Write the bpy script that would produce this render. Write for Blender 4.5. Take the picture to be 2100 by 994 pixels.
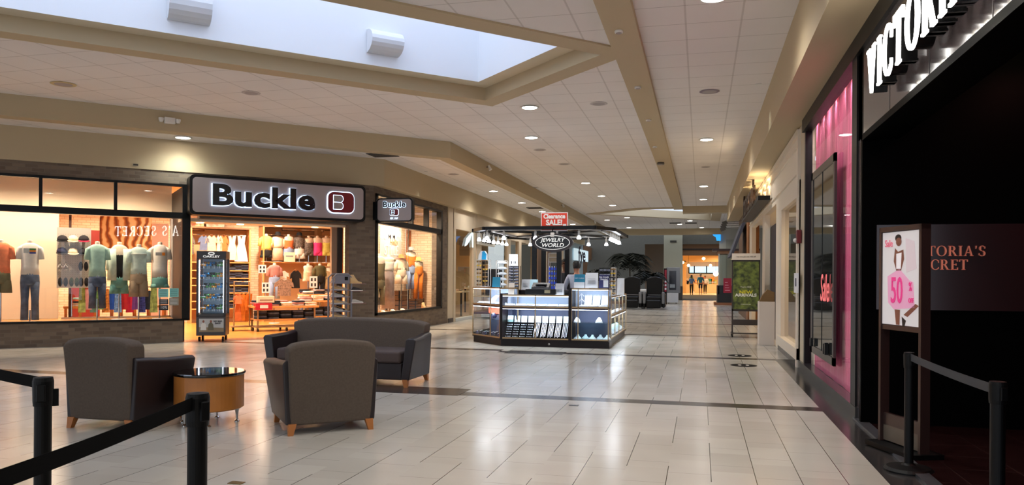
import bpy, math, random
from mathutils import Vector, Matrix
from mathutils.geometry import tessellate_polygon
random.seed(7)
for o in list(bpy.data.objects): bpy.data.objects.remove(o)
scene = bpy.context.scene
COL = scene.collection

# ---------------------------------------------------------------- camera
F_PX, EYE = 1577.0, 1.40
CX, HY, ROLL = 1050.0, 569.5, 0.0065
YAW = math.atan(387 / 1577.0)
cd = bpy.data.cameras.new('camera'); cam = bpy.data.objects.new('camera', cd); COL.objects.link(cam)
cd.sensor_fit = 'HORIZONTAL'; cd.sensor_width = 36.0; cd.lens = 36.0 * F_PX / 2100.0
cd.shift_y = (HY - 497.0) / 2100.0
cd.clip_end = 300
cam.matrix_world = Matrix.Translation((0, 0, EYE)) @ Matrix.Rotation(YAW, 4, 'Z') @ Matrix.Rotation(math.pi / 2, 4, 'X') @ Matrix.Rotation(ROLL, 4, 'Z')
scene.camera = cam
scene.view_settings.view_transform = 'Standard'
scene.view_settings.look = 'None'
scene.view_settings.exposure = 1.12
scene.view_settings.gamma = 1.0
scene.view_settings.use_curve_mapping = False
w = bpy.data.worlds.new('world'); scene.world = w; w.use_nodes = True
w.node_tree.nodes['Background'].inputs[0].default_value = (0.80, 0.88, 1.0, 1)
w.node_tree.nodes['Background'].inputs[1].default_value = 0.62
SKY_DAY = 1.15       # daylight panes over the skylight wells
MALL_W = 105.0      # recessed ceiling lights
STORE_W = 170.0      # warm shop lamps

# pixel -> world helpers (photograph pixels, 2100 x 994)
def ray(x, y):
    dx, dy = x - CX, y - HY
    u = (dx * math.cos(ROLL) + dy * math.sin(ROLL)) / F_PX
    v = (-dx * math.sin(ROLL) + dy * math.cos(ROLL)) / F_PX
    c, s = math.cos(YAW), math.sin(YAW)
    return (-s + u * c, c + u * s, -v)
def onz(x, y, z=0.0):
    r = ray(x, y); t = (z - EYE) / r[2]; return (r[0] * t, r[1] * t, z)
def onx(x, y, X):
    r = ray(x, y); t = X / r[0]; return (X, r[1] * t, EYE + r[2] * t)
def ony(x, y, Y):
    r = ray(x, y); t = Y / r[1]; return (r[0] * t, Y, EYE + r[2] * t)
K45 = math.sqrt(0.5); OX, OY = -7.6, 17.05
def p45(x, y, n=0.0):           # local (s, n, z) on the angled shop front, n metres behind it
    r = ray(x, y); t = (24.65 + n * math.sqrt(2)) / (r[1] - r[0])
    a, b = r[0] * t - OX, r[1] * t - OY
    return ((a + b) * K45, (b - a) * K45, EYE + r[2] * t)
def w45(s, n, z=0.0):
    return (OX + (s - n) * K45, OY + (s + n) * K45, z)
R45 = math.pi / 4

# ---------------------------------------------------------------- materials
def lin(c):
    c = c / 255.0
    return c / 12.92 if c <= 0.04045 else ((c + 0.055) / 1.055) ** 2.4
def rgb(c): return (lin(c[0]), lin(c[1]), lin(c[2]), 1)
MATS = {}
def mat(name, c, rough=0.6, metal=0.0, emit=0.0, spec=0.5, noise=0.0, nscale=8.0, bump=0.0, bscale=200.0, coat=0.0):
    if name in MATS: return MATS[name]
    m = bpy.data.materials.new(name); m.use_nodes = True; nt = m.node_tree; b = nt.nodes['Principled BSDF']
    b.inputs['Base Color'].default_value = rgb(c); b.inputs['Roughness'].default_value = rough
    b.inputs['Metallic'].default_value = metal; b.inputs['Specular IOR Level'].default_value = spec
    b.inputs['Coat Weight'].default_value = coat; b.inputs['Coat Roughness'].default_value = 0.1
    if emit > 0:
        b.inputs['Emission Color'].default_value = rgb(c); b.inputs['Emission Strength'].default_value = emit
    if noise > 0 or bump > 0:
        tc = nt.nodes.new('ShaderNodeTexCoord')
    if noise > 0:
        n = nt.nodes.new('ShaderNodeTexNoise'); n.inputs['Scale'].default_value = nscale; n.inputs['Detail'].default_value = 4
        nt.links.new(tc.outputs['Object'], n.inputs['Vector'])
        r = nt.nodes.new('ShaderNodeValToRGB'); r.color_ramp.elements[0].position = 0.3; r.color_ramp.elements[1].position = 0.7
        base = rgb(c)
        r.color_ramp.elements[0].color = tuple(v * (1 - noise) for v in base[:3]) + (1,)
        r.color_ramp.elements[1].color = tuple(min(1, v * (1 + noise)) for v in base[:3]) + (1,)
        nt.links.new(n.outputs['Fac'], r.inputs['Fac']); nt.links.new(r.outputs['Color'], b.inputs['Base Color'])
    if bump > 0:
        n2 = nt.nodes.new('ShaderNodeTexNoise'); n2.inputs['Scale'].default_value = bscale
        nt.links.new(tc.outputs['Object'], n2.inputs['Vector'])
        bp = nt.nodes.new('ShaderNodeBump'); bp.inputs['Strength'].default_value = bump; bp.inputs['Distance'].default_value = 0.005
        nt.links.new(n2.outputs['Fac'], bp.inputs['Height']); nt.links.new(bp.outputs['Normal'], b.inputs['Normal'])
    MATS[name] = m; return m
def M(nt, op, a, b=None, c=None):
    n = nt.nodes.new('ShaderNodeMath'); n.operation = op
    for i, v in enumerate((a, b, c)):
        if v is None: continue
        if isinstance(v, (int, float)): n.inputs[i].default_value = v
        else: nt.links.new(v, n.inputs[i])
    return n.outputs[0]
def mixc(nt, f, a, b):
    n = nt.nodes.new('ShaderNodeMix'); n.data_type = 'RGBA'
    if isinstance(f, (int, float)): n.inputs[0].default_value = f
    else: nt.links.new(f, n.inputs[0])
    for i, v in ((6, a), (7, b)):
        if isinstance(v, tuple): n.inputs[i].default_value = v
        else: nt.links.new(v, n.inputs[i])
    return n.outputs[2]
def newmat(name, rough=0.5):
    m = bpy.data.materials.new(name); m.use_nodes = True; nt = m.node_tree; b = nt.nodes['Principled BSDF']
    b.inputs['Roughness'].default_value = rough
    tc = nt.nodes.new('ShaderNodeTexCoord'); sp = nt.nodes.new('ShaderNodeSeparateXYZ'); nt.links.new(tc.outputs['Object'], sp.inputs[0])
    MATS[name] = m
    return m, nt, b, tc, sp.outputs[0], sp.outputs[1], sp.outputs[2]
def grid_mask(nt, v, off, per, half):      # 1 on the joint
    f = M(nt, 'FLOORED_MODULO', M(nt, 'SUBTRACT', v, off - per / 2), per)
    return M(nt, 'LESS_THAN', M(nt, 'ABSOLUTE', M(nt, 'SUBTRACT', f, per / 2)), half)
def glass(name, tint=(255, 255, 255), strength=1.0, rough=0.0, graz=0.85):
    if name in MATS: return MATS[name]
    m = bpy.data.materials.new(name); m.use_nodes = True; nt = m.node_tree; nt.nodes.clear()
    out = nt.nodes.new('ShaderNodeOutputMaterial'); mx = nt.nodes.new('ShaderNodeMixShader')
    tr = nt.nodes.new('ShaderNodeBsdfTransparent'); tr.inputs[0].default_value = rgb(tint)
    gl = nt.nodes.new('ShaderNodeBsdfGlossy'); gl.inputs['Roughness'].default_value = rough
    ge = nt.nodes.new('ShaderNodeNewGeometry'); dt = nt.nodes.new('ShaderNodeVectorMath'); dt.operation = 'DOT_PRODUCT'
    nt.links.new(ge.outputs['Incoming'], dt.inputs[0]); nt.links.new(ge.outputs['Normal'], dt.inputs[1])
    sc = M(nt, 'POWER', M(nt, 'SUBTRACT', 1.0, M(nt, 'ABSOLUTE', dt.outputs['Value'])), 5.0)
    fv = M(nt, 'ADD', 0.04 * strength, M(nt, 'MULTIPLY', sc, graz))
    nt.links.new(M(nt, 'MINIMUM', fv, 1.0), mx.inputs[0])
    nt.links.new(tr.outputs[0], mx.inputs[1]); nt.links.new(gl.outputs[0], mx.inputs[2]); nt.links.new(mx.outputs[0], out.inputs[0])
    MATS[name] = m; return m
GLASS = glass('window glass', (245, 246, 245), 1.6)
CASEGLASS = glass('case glass', (250, 252, 255), 0.8)

# ---------------------------------------------------------------- mesh builder
class MB:
    def __init__(s): s.v, s.f = [], []
    def add(s, vs, fs):
        k = len(s.v); s.v += [tuple(v) for v in vs]; s.f += [tuple(i + k for i in f) for f in fs]; return s
    def box(s, x0, x1, y0, y1, z0, z1):
        return s.add([(x0, y0, z0), (x1, y0, z0), (x1, y1, z0), (x0, y1, z0), (x0, y0, z1), (x1, y0, z1), (x1, y1, z1), (x0, y1, z1)],
                     [(0, 3, 2, 1), (4, 5, 6, 7), (0, 1, 5, 4), (1, 2, 6, 5), (2, 3, 7, 6), (3, 0, 4, 7)])
    def extrude(s, pts, d):                 # 3-D polygon pushed along d
        n = len(pts); d = Vector(d); a = [Vector(p) for p in pts]; b = [p + d for p in a]
        tri = tessellate_polygon([a])
        fs = [tuple(t) for t in tri] + [tuple(i + n for i in reversed(t)) for t in tri]
        fs += [(i, (i + 1) % n, n + (i + 1) % n, n + i) for i in range(n)]
        return s.add(a + b, fs)
    def prism(s, poly, z0, z1): return s.extrude([(p[0], p[1], z0) for p in poly], (0, 0, z1 - z0))
    def sheet(s, pts): n = len(pts); return s.add(pts, [tuple(range(n))])
    def loft(s, rings, caps=True):
        n = len(rings[0]); vs = [p for r in rings for p in r]; fs = []
        for k in range(len(rings) - 1):
            for i in range(n):
                j = (i + 1) % n; fs.append((k * n + i, k * n + j, (k + 1) * n + j, (k + 1) * n + i))
        if caps: fs += [tuple(reversed(range(n))), tuple(range((len(rings) - 1) * n, len(rings) * n))]
        return s.add(vs, fs)
    def ell(s, prof, n=16, p=2.0):          # prof: (z, cx, cy, rx, ry)
        R = []
        for z, cx, cy, rx, ry in prof:
            r = []
            for i in range(n):
                a = 2 * math.pi * i / n; c, q = math.cos(a), math.sin(a)
                r.append((cx + rx * math.copysign(abs(c) ** (2 / p), c), cy + ry * math.copysign(abs(q) ** (2 / p), q), z))
            R.append(r)
        return s.loft(R)
    def lathe(s, prof, n=24, cx=0, cy=0): return s.ell([(z, cx, cy, r, r) for r, z in prof], n)
    def tube(s, pts, r, n=8):
        pts = [Vector(p) for p in pts]; R = []
        for i, p in enumerate(pts):
            t = (pts[min(i + 1, len(pts) - 1)] - pts[max(i - 1, 0)]).normalized()
            u = t.cross(Vector((0, 0, 1)));
            if u.length < 1e-3: u = Vector((1, 0, 0))
            u.normalize(); v = t.cross(u); rr = r[i] if isinstance(r, (list, tuple)) else r
            R.append([p + (u * math.cos(2 * math.pi * k / n) + v * math.sin(2 * math.pi * k / n)) * rr for k in range(n)])
        return s.loft(R)
    def sphere(s, c, r, n=12, m=8):
        rx, ry, rz = r if isinstance(r, tuple) else (r, r, r)
        return s.ell([(c[2] + rz * math.sin(a), c[0], c[1], max(1e-4, rx * math.cos(a)), max(1e-4, ry * math.cos(a))) for a in [(-math.pi / 2 + math.pi * k / m) for k in range(m + 1)]], n)
    def mesh(s, name, m, smooth=False):
        me = bpy.data.meshes.new(name); me.from_pydata(s.v, [], s.f); me.validate(); me.update()
        if m: me.materials.append(m)
        if smooth:
            for p in me.polygons: p.use_smooth = True
        return me
    def build(s, name, m, parent=None, loc=(0, 0, 0), rz=0.0, bevel=0.0, seg=2, smooth=False, sub=0):
        o = bpy.data.objects.new(name, s.mesh(name, m, smooth)); COL.objects.link(o)
        o.location = loc; o.rotation_euler = (0, 0, rz)
        if parent: o.parent = parent
        if bevel:
            md = o.modifiers.new('bevel', 'BEVEL'); md.width = bevel; md.segments = seg; md.limit_method = 'ANGLE'; md.angle_limit = 0.7
            if smooth:
                wn = o.modifiers.new('wn', 'WEIGHTED_NORMAL')
        if sub:
            md = o.modifiers.new('sub', 'SUBSURF'); md.levels = sub; md.render_levels = sub
        return o
def box(*a): return MB().box(*a)
def tag(o, label=None, cat=None, group=None, kind=None):
    if label: o['label'] = label
    if cat: o['category'] = cat
    if group: o['group'] = group
    if kind: o['kind'] = kind
    return o
def thing(name, label, cat, loc=(0, 0, 0), rz=0.0, group=None):
    o = bpy.data.objects.new(name, None); COL.objects.link(o); o.location = loc; o.rotation_euler = (0, 0, rz)
    o.empty_display_size = 0.1
    return tag(o, label, cat, group)
def struct(name, mb, m, loc=(0, 0, 0), rz=0.0, parent=None, **k):
    o = mb.build(name, m, parent, loc, rz, **k)
    if not parent: o['kind'] = 'structure'
    return o
def dup(src, loc=None, rz=None, label=None, scale=None):
    def cp(o, par):
        c = o.copy(); COL.objects.link(c); c.parent = par
        for ch in list(o.children): cp(ch, c)
        return c
    c = cp(src, None)
    if loc is not None: c.location = loc
    if rz is not None: c.rotation_euler = (0, 0, rz)
    if label: c['label'] = label
    if scale: c.scale = scale if isinstance(scale, tuple) else (scale,) * 3
    return c
ORD = ['first', 'second', 'third', 'fourth', 'fifth', 'sixth', 'seventh', 'eighth', 'ninth', 'tenth', 'eleventh', 'twelfth',
       'thirteenth', 'fourteenth', 'fifteenth', 'sixteenth', 'seventeenth', 'eighteenth', 'nineteenth', 'twentieth', 'twenty-first', 'twenty-second']
def text(name, s, m, parent, loc, rot, size, depth=0.004, offset=0.0, sx=1.0, align='CENTER', shear=0.0, space=1.0, spacing=1.0):
    c = bpy.data.curves.new(name, 'FONT'); c.body = s; c.size = size; c.extrude = depth / 2; c.offset = offset; c.align_x = align
    c.align_y = 'CENTER'; c.shear = shear; c.space_character = space; c.space_line = spacing; c.resolution_u = 3
    t = bpy.data.objects.new(name, c); COL.objects.link(t)
    me = bpy.data.meshes.new_from_object(t.evaluated_get(bpy.context.evaluated_depsgraph_get()))
    bpy.data.objects.remove(t); bpy.data.curves.remove(c)
    me.materials.clear(); me.materials.append(m)
    o = bpy.data.objects.new(name, me); COL.objects.link(o); o.scale = (sx, 1, 1)
    o.location = loc; o.rotation_euler = rot
    if parent: o.parent = parent
    return o
def face_rot(rz): return (math.pi / 2, 0, rz)    # text standing upright, read from -y when rz = 0
# ================================================================ STRUCTURE
ZC, ZS, ZL, ZSL = 4.60, 3.85, 4.23, 3.58
TAN = mat('tan paint', (186, 168, 136), 0.7)
WHITEWELL = mat('white plaster', (228, 231, 236), 0.8)
BLACKMETAL = mat('black metal', (7, 7, 8), 0.4, spec=.3)

# floor
m, nt, b, tc, X, Y, Z = newmat('mall floor tile', 0.16)
left = M(nt, 'LESS_THAN', X, -3.72)
Ys = M(nt, 'SUBTRACT', Y, M(nt, 'MULTIPLY', left, 0.27))
strip = grid_mask(nt, Ys, 8.87, 5.27, 0.135)
near = M(nt, 'GREATER_THAN', Y, 6.0)
strip = M(nt, 'MULTIPLY', strip, near)
cell = M(nt, 'FLOOR', M(nt, 'DIVIDE', M(nt, 'SUBTRACT', X, 0.385), 0.305))
jx = grid_mask(nt, X, 0.385, 0.305, 0.0028)
lineid = M(nt, 'ROUND', M(nt, 'DIVIDE', M(nt, 'SUBTRACT', X, 0.385), 0.305))
stag = M(nt, 'FLOORED_MODULO', M(nt, 'ADD', Y, M(nt, 'MULTIPLY', lineid, 1.22)), 2.135)
dash = M(nt, 'MAXIMUM', M(nt, 'LESS_THAN', stag, 1.3), M(nt, 'GREATER_THAN', X, 0.3))
jx = M(nt, 'MULTIPLY', jx, dash)
jy = grid_mask(nt, M(nt, 'ADD', Y, M(nt, 'MULTIPLY', cell, 0.305)), 8.735, 0.61, 0.003)
nz = nt.nodes.new('ShaderNodeTexNoise'); nz.inputs['Scale'].default_value = 1.3; nt.links.new(tc.outputs['Object'], nz.inputs['Vector'])
wn = nt.nodes.new('ShaderNodeTexWhiteNoise'); wn.noise_dimensions = '2D'
cb = nt.nodes.new('ShaderNodeCombineXYZ'); nt.links.new(cell, cb.inputs[0])
nt.links.new(M(nt, 'FLOOR', M(nt, 'DIVIDE', M(nt, 'ADD', Y, M(nt, 'MULTIPLY', cell, 0.305)), 0.61)), cb.inputs[1]); nt.links.new(cb.outputs[0], wn.inputs['Vector'])
f = M(nt, 'ADD', M(nt, 'MULTIPLY', nz.outputs['Fac'], 0.6), M(nt, 'MULTIPLY', wn.outputs['Value'], 0.4))
base = mixc(nt, f, rgb((176, 170, 160)), rgb((204, 199, 190)))
base = mixc(nt, M(nt, 'MULTIPLY', jy, 0.45), base, rgb((96, 90, 82)))
base = mixc(nt, jx, base, rgb((44, 38, 34)))
edge = M(nt, 'MULTIPLY', M(nt, 'GREATER_THAN', X, 1.27), M(nt, 'LESS_THAN', Y, 14.1))
base = mixc(nt, strip, base, mixc(nt, wn.outputs['Value'], rgb((42, 35, 33)), rgb((62, 52, 48))))
base = mixc(nt, edge, base, rgb((52, 50, 50)))
nt.links.new(base, b.inputs['Base Color'])
rn = M(nt, 'ADD', 0.13, M(nt, 'MULTIPLY', nz.outputs['Fac'], 0.12)); nt.links.new(rn, b.inputs['Roughness'])
b.inputs['Specular IOR Level'].default_value = 0.6
FLOOR = m
struct('floor', MB().sheet([(-32, -8, 0), (1.56, -8, 0), (1.56, 53, 0), (-14, 53, 0), (-14, 20, 0), (-32, 8, 0)]), FLOOR)
for name, x, y, wx, wy, col in (('trim_1', -3.45, 8.98, 1.32, 0.56, (60, 52, 50)), ('trim_2', -3.0, 14.12, 1.1, 0.56, (48, 44, 44))):
    struct(name, box(x - wx / 2, x + wx / 2, y - wy / 2, y + wy / 2, 0.0, 0.002), mat(name + ' dark tile', col, 0.2))

# ceiling tiles
m, nt, b, tc, X, Y, Z = newmat('ceiling tile', 0.85)
gx = grid_mask(nt, X, -0.202, 0.672, 0.012); gy = grid_mask(nt, Y, 9.888, 0.665, 0.006)
nz = nt.nodes.new('ShaderNodeTexNoise'); nz.inputs['Scale'].default_value = 0.8; nt.links.new(tc.outputs['Object'], nz.inputs['Vector'])
base = mixc(nt, nz.outputs['Fac'], rgb((222, 216, 212)), rgb((236, 231, 227)))
base = mixc(nt, M(nt, 'MULTIPLY', gy, 0.55), base, rgb((130, 118, 108)))
base = mixc(nt, M(nt, 'MULTIPLY', gx, 0.35), base, rgb((150, 140, 130)))
nt.links.new(base, b.inputs['Base Color']); CEIL = m
def yxs(d, s): return ((s - d) / 2, (s + d) / 2)    # point with Y-X = d and X+Y = s
def holed(outer, holes, z):
    polys = [[Vector((p[0], p[1], z)) for p in outer]] + [[Vector((p[0], p[1], z)) for p in h] for h in holes]
    vs = [v for p in polys for v in p]; return MB().add(vs, [tuple(t) for t in tessellate_polygon(polys)])
SKO = [yxs(17.52, 9.98), yxs(11.79, 9.98), yxs(11.79, -9), yxs(17.52, -9)]       # skylight frame, outside
SKI = [yxs(17.04, 9.50), yxs(12.32, 9.50), yxs(12.32, -8.5), yxs(17.04, -8.5)]
S2O = [(-5.55, 37.9), (-2.80, 35.05), (0.95, 35.05), (1.0, 43.5)]
S2I = [(-4.9, 37.95), (-2.6, 35.75), (0.5, 35.6), (0.5, 42.6)]
outer = [(1.2, -8), (1.2, 50.2), (-5.9, 50.2), (-5.9, 17.2), (-31, -7.9)]
struct('ceiling', holed(outer, [SKO, S2O], ZC), CEIL)
struct('ceiling', MB().sheet([(-6.0, 50.2, ZL), (-7.45, 50.2, ZL), (-7.45, 17.2, ZL), (-32, -7.35, ZL), (-31, -7.9, ZL), (-6.0, 17.2, ZL)]), CEIL)
# skylight 1: dropped frame, ledge, white well, daylight pane
def ring(mb, A, B, z):
    n = len(A)
    for i in range(n):
        j = (i + 1) % n; mb.sheet([(*A[i], z), (*A[j], z), (*B[j], z), (*B[i], z)])
def wall_ring(mb, A, z0, z1):
    n = len(A)
    for i in range(n):
        j = (i + 1) % n; mb.sheet([(*A[i], z0), (*A[j], z0), (*A[j], z1), (*A[i], z1)])
def skylight(tn, O, I, L, ledge_z, top):
    fr = MB(); wall_ring(fr, O, ZC - 0.025, ZC + 0.02); ring(fr, O, I, ZC - 0.025); wall_ring(fr, I, ZC - 0.025, ledge_z)
    struct(tn, fr, TAN)
    lg = MB(); ring(lg, I, L, ledge_z); struct('trim_4', lg, mat('ledge paint', (214, 200, 172), 0.7))
    wl = MB(); wall_ring(wl, L, ledge_z, top); struct('wall_well', wl, WHITEWELL)
    pn = MB().sheet([(*p, top) for p in L]); e = mat('skylight daylight pane', (222, 234, 255), 0.5, emit=SKY_DAY)
    struct('window_1', pn, e)
LED = [yxs(16.6, 9.06), yxs(12.30, 9.06), yxs(12.30, -8.2), yxs(16.6, -8.2)]
skylight('trim_3', SKO, SKI, LED, 4.80, 7.6)
skylight('trim_5', S2O, S2I, [(p[0] * .96 - .05, p[1] + .05) for p in S2I], 4.95, 6.2)

# right bulkhead with soffit, and beams
struct('trim_6', MB().extrude([(1.08, -8, ZS), (2.2, -8, ZS), (2.2, -8, ZC + .1), (1.08, -8, ZC + .1)], (0, 42, 0)), TAN)
struct('trim_7', box(-1.19, -0.785, -8, 35.3, ZC - 0.09, ZC + 0.05), TAN)
struct('trim_8', box(-0.785, 1.1, 34.6, 35.2, ZC - 0.3, ZC + 0.05), TAN)
lb = [(-5.75, 50.2), (-5.75, 17.27), (-31.0, -8.0), (-31.4, -7.95), (-6.07, 17.42), (-6.07, 50.2)]
struct('trim_9', MB().prism(lb, 4.21, ZC + 0.05), TAN)
bk = [(-7.40, 50.2), (-7.40, 17.22), (-32.6, -8.0), (-33.4, -7.4), (-7.9, 17.75), (-7.9, 50.2)]
struct('trim_10', MB().prism(bk, ZSL, ZL + 0.5), TAN)
struct('trim_11', box(-8.2, 1.25, 50.0, 50.6, 4.22, 5.0), TAN)

# ---- angled brick shop front (local s, n, z turned 45 degrees)
def brick_mat(name, c1, c2, mortar, axis):
    m, nt, b, tc, X, Y, Z = newmat(name, 0.85)
    br = nt.nodes.new('ShaderNodeTexBrick'); cb = nt.nodes.new('ShaderNodeCombineXYZ')
    nt.links.new(M(nt, 'ADD', X, Y), cb.inputs[0]); nt.links.new(Z, cb.inputs[1]); nt.links.new(cb.outputs[0], br.inputs['Vector'])
    br.inputs['Scale'].default_value = 1.0; br.inputs['Brick Width'].default_value = 0.21; br.inputs['Row Height'].default_value = 0.072
    br.inputs['Mortar Size'].default_value = 0.006; br.inputs['Color1'].default_value = rgb(c1); br.inputs['Color2'].default_value = rgb(c2)
    br.inputs['Mortar'].default_value = rgb(mortar)
    nt.links.new(br.outputs['Color'], b.inputs['Base Color'])
    bp = nt.nodes.new('ShaderNodeBump'); bp.inputs['Strength'].default_value = 0.4; bp.inputs['Distance'].default_value = 0.01; bp.invert = True
    nt.links.new(br.outputs['Fac'], bp.inputs['Height']); nt.links.new(bp.outputs['Normal'], b.inputs['Normal'])
    return m
BRICK = brick_mat('grey brown brick', (96, 82, 70), (122, 106, 90), (112, 100, 88), 0)
BRICKW = brick_mat('whitewashed shop brick', (214, 190, 160), (232, 210, 182), (190, 160, 130), 0)
OO = (OX, OY, 0)
br = MB()
br.box(-16, -4.215, 0, 0.25, 0, 0.46)            # plinth under the left window
br.box(-16, -3.9, 0, 0.25, 3.31, 3.62)           # band over it
br.box(-3.9, -0.4, 0.0, 0.25, 2.62, 3.62)        # wall behind the sign
br.box(-0.60, 0.0, 0.0, 0.30, 0, 3.62)           # pier
struct('wall_left', br, BRICK, OO, R45)
br = MB(); br.box(-0.30, 0.0, 0.0, 0.18, 0, ZSL); 
br.box(-0.30, 0.0, 0.18, 4.94, 0, 0.47); br.box(-0.30, 0.0, 0.18, 4.94, 3.40, ZSL); br.box(-0.30, 0.0, 4.94, 5.52, 0, ZSL)
struct('wall_left', br, BRICK, OO, 0)
# black window frames
def bars(rects, d0, d1):
    mb = MB()
    for x0, x1, z0, z1 in rects: mb.box(x0, x1, d0, d1, z0, z1)
    return mb
fr = bars([(-16, -4.11, 3.27, 3.32), (-16, -4.11, 2.60, 2.725), (-16, -4.11, 0.46, 0.50), (-4.24, -4.08, 0.46, 3.32),
           (-6.81, -6.75, 2.7, 3.3), (-5.52, -5.46, 2.7, 3.3), (-8.1, -8.04, 2.7, 3.3)], -0.03, 0.10)
wf = struct('window_2', fr, BLACKMETAL, OO, R45)
MB().sheet([(-16, 0.05, .48), (-4.2, 0.05, .48), (-4.2, 0.05, 2.63), (-16, 0.05, 2.63)]).build('pane', GLASS, wf)
MB().sheet([(-16, 0.05, 2.7), (-4.2, 0.05, 2.7), (-4.2, 0.05, 3.3), (-16, 0.05, 3.3)]).build('pane', GLASS, wf)
# second window, along the corridor (local y = distance from corner)
fr = MB()
for y0, y1, z0, z1 in ((0.10, 4.98, 0.47, 0.53), (0.10, 4.98, 2.70, 2.84), (0.10, 4.98, 3.36, 3.41), (0.10, 0.22, .47, 3.4), (4.86, 4.98, .47, 3.4),
                       (1.30, 1.37, 2.8, 3.4), (2.5, 2.57, 2.8, 3.4), (3.72, 3.79, 2.8, 3.4)):
    fr.box(-0.12, 0.03, y0, y1, z0, z1)
wf = struct('window_3', fr, BLACKMETAL, OO, 0)
MB().sheet([(-0.05, .2, .5), (-0.05, 4.9, .5), (-0.05, 4.9, 3.38), (-0.05, .2, 3.38)]).build('pane', GLASS, wf)
MB().box(-0.055, -0.045, 2.36, 2.385, .5, 2.7).build('joint', mat('glass edge', (150, 160, 160), 0.2), wf)

# ---- shop interior shell
SHOPW = mat('warm white shop wall', (240, 222, 196), 0.8)
m, nt, b, tc, X, Y, Z = newmat('amber wood floor', 0.22)
wv = nt.nodes.new('ShaderNodeTexNoise'); wv.inputs['Scale'].default_value = 3; wv.inputs['Detail'].default_value = 6
mp = nt.nodes.new('ShaderNodeMapping'); mp.inputs['Scale'].default_value = (0.4, 4, 1); nt.links.new(tc.outputs['Object'], mp.inputs[0]); nt.links.new(mp.outputs[0], wv.inputs['Vector'])
nt.links.new(mixc(nt, wv.outputs['Fac'], rgb((196, 128, 56)), rgb((232, 170, 88))), b.inputs['Base Color'])
SHOPFLOOR = m
BN = 7.3
struct('floor', MB().prism([(-16, .55), (-.6, .55), (3.3, 4.6), (3.3, BN + .2), (-16, BN + .2)], 0.0, 0.006), SHOPFLOOR, OO, R45)
struct('floor', box(-4.3, -0.55, 0.0, 0.55, 0.0, 0.006), mat('threshold tile', (150, 104, 84), 0.2, noise=0.1), OO, R45)
struct('ceiling', MB().prism([(-16, .3), (-.3, .3), (3.3, 4.4), (3.3, BN + .2), (-16, BN + .2)], 3.75, 3.8), mat('shop ceiling', (225, 190, 150), 0.9), OO, R45)
struct('wall_shop', box(-16, 3.3, BN, BN + .15, 0, 3.75), BRICKW, OO, R45)
struct('wall_partition', box(-16, -6.45, 1.9, 2.0, 0.46, 3.5), SHOPW, OO, R45)         # white backdrop of the display window
struct('wall_header', box(-6.45, -4.2, 1.9, 2.0, 2.72, 3.7), SHOPW, OO, R45)
struct('trim_12', box(-16, -4.25, 0.3, 2.75, 0.38, 0.455), SHOPFLOOR, OO, R45)          # display platform
struct('wall_divider', box(-4.20, -4.14, 0.3, 2.2, 0, 3.3), mat('dark pier paint', (40, 34, 32), 0.5), OO, R45)
struct('trim_13', box(-4.2, -0.6, 0.25, 0.9, 2.57, 2.64), SHOPW, OO, R45)               # entrance soffit
struct('trim_14', box(-0.78, -0.66, 0.30, 0.42, 0, 2.57), mat('dark bronze post', (44, 36, 32), 0.4), OO, R45)
struct('trim_14', box(-0.92, -0.80, 0.30, 0.42, 0, 2.57), mat('brushed post', (150, 120, 96), 0.4), OO, R45)
# display room of the corridor window: back wall in brick, platform
struct('wall_display', MB().prism([(-.30, .36), (-1.15, 1.0), (-1.15, 5.4), (-1.25, 5.4), (-1.25, .96), (-.36, .28)], 0.0, 3.7), BRICKW, OO, 0)
struct('wall_display', box(-1.15, -0.3, 5.3, 5.42, 0.0, 3.7), BRICKW, OO, 0)
struct('trim_15', MB().prism([(-.28, .40), (-1.15, 1.02), (-1.15, 5.3), (-.28, 5.3)], 0.38, 0.455), SHOPFLOOR, OO, 0)
struct('ceiling', MB().prism([(-.2, .40), (-1.15, 1.02), (-1.15, 5.3), (-.2, 5.3)], 3.66, 3.70), SHOPW, OO, 0)

# ---- left stores further down the corridor (x = -7.6)
FRAMEW = mat('ivory metal frame', (206, 190, 166), 0.5)
st = MB()
st.box(-0.1, 0.02, 5.53, 6.05, 0, ZSL)        # pilaster
for y0, y1 in ((6.05, 6.25), (8.25, 8.5), (8.62, 9.2), (13.1, 13.5), (15.0, 15.45), (18.0, 18.3), (20.6, 21.2), (25.5, 26.0)):
    st.box(-0.12, 0.04, y0, y1, 0, ZSL)
st.box(-0.12, 0.03, 6.05, 26.0, 2.95, ZSL); 
struct('wall_left', st, FRAMEW, OO, 0)
struct('baseboard_left', box(-0.1, 0.04, 5.55, 6.04, 0, 0.13), mat('dark base tile', (70, 56, 50), 0.4), OO, 0)
sh = MB(); sh.box(-0.1, 0.05, 6.25, 8.25, 0, .10); sh.box(-0.1, .05, 9.2, 18, 0, .1)
struct('trim_16', sh, mat('white sill', (200, 205, 205), 0.4), OO, 0)
gl = MB().sheet([(-0.03, 6.25, .1), (-0.03, 8.25, .1), (-0.03, 8.25, 2.95), (-0.03, 6.25, 2.95)])
gl.sheet([(-0.03, 9.2, .1), (-0.03, 18.0, .1), (-0.03, 18.0, 2.95), (-0.03, 9.2, 2.95)])
struct('window_4', gl, glass('shop glass tinted', (215, 215, 205), 2.5), OO, 0)
struct('wall_rear', box(-4.5, -4.4, 5.5, 26, 0, 3.6), mat('boutique wall', (186, 160, 122), 0.8), OO, 0)
struct('floor', box(-4.5, -0.1, 5.5, 26, 0.0, 0.01), mat('boutique floor', (150, 122, 92), 0.4), OO, 0)
struct('ceiling', box(-4.5, -0.1, 5.5, 26, 3.3, 3.35), mat('boutique ceiling', (210, 196, 170), 0.8), OO, 0)
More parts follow.
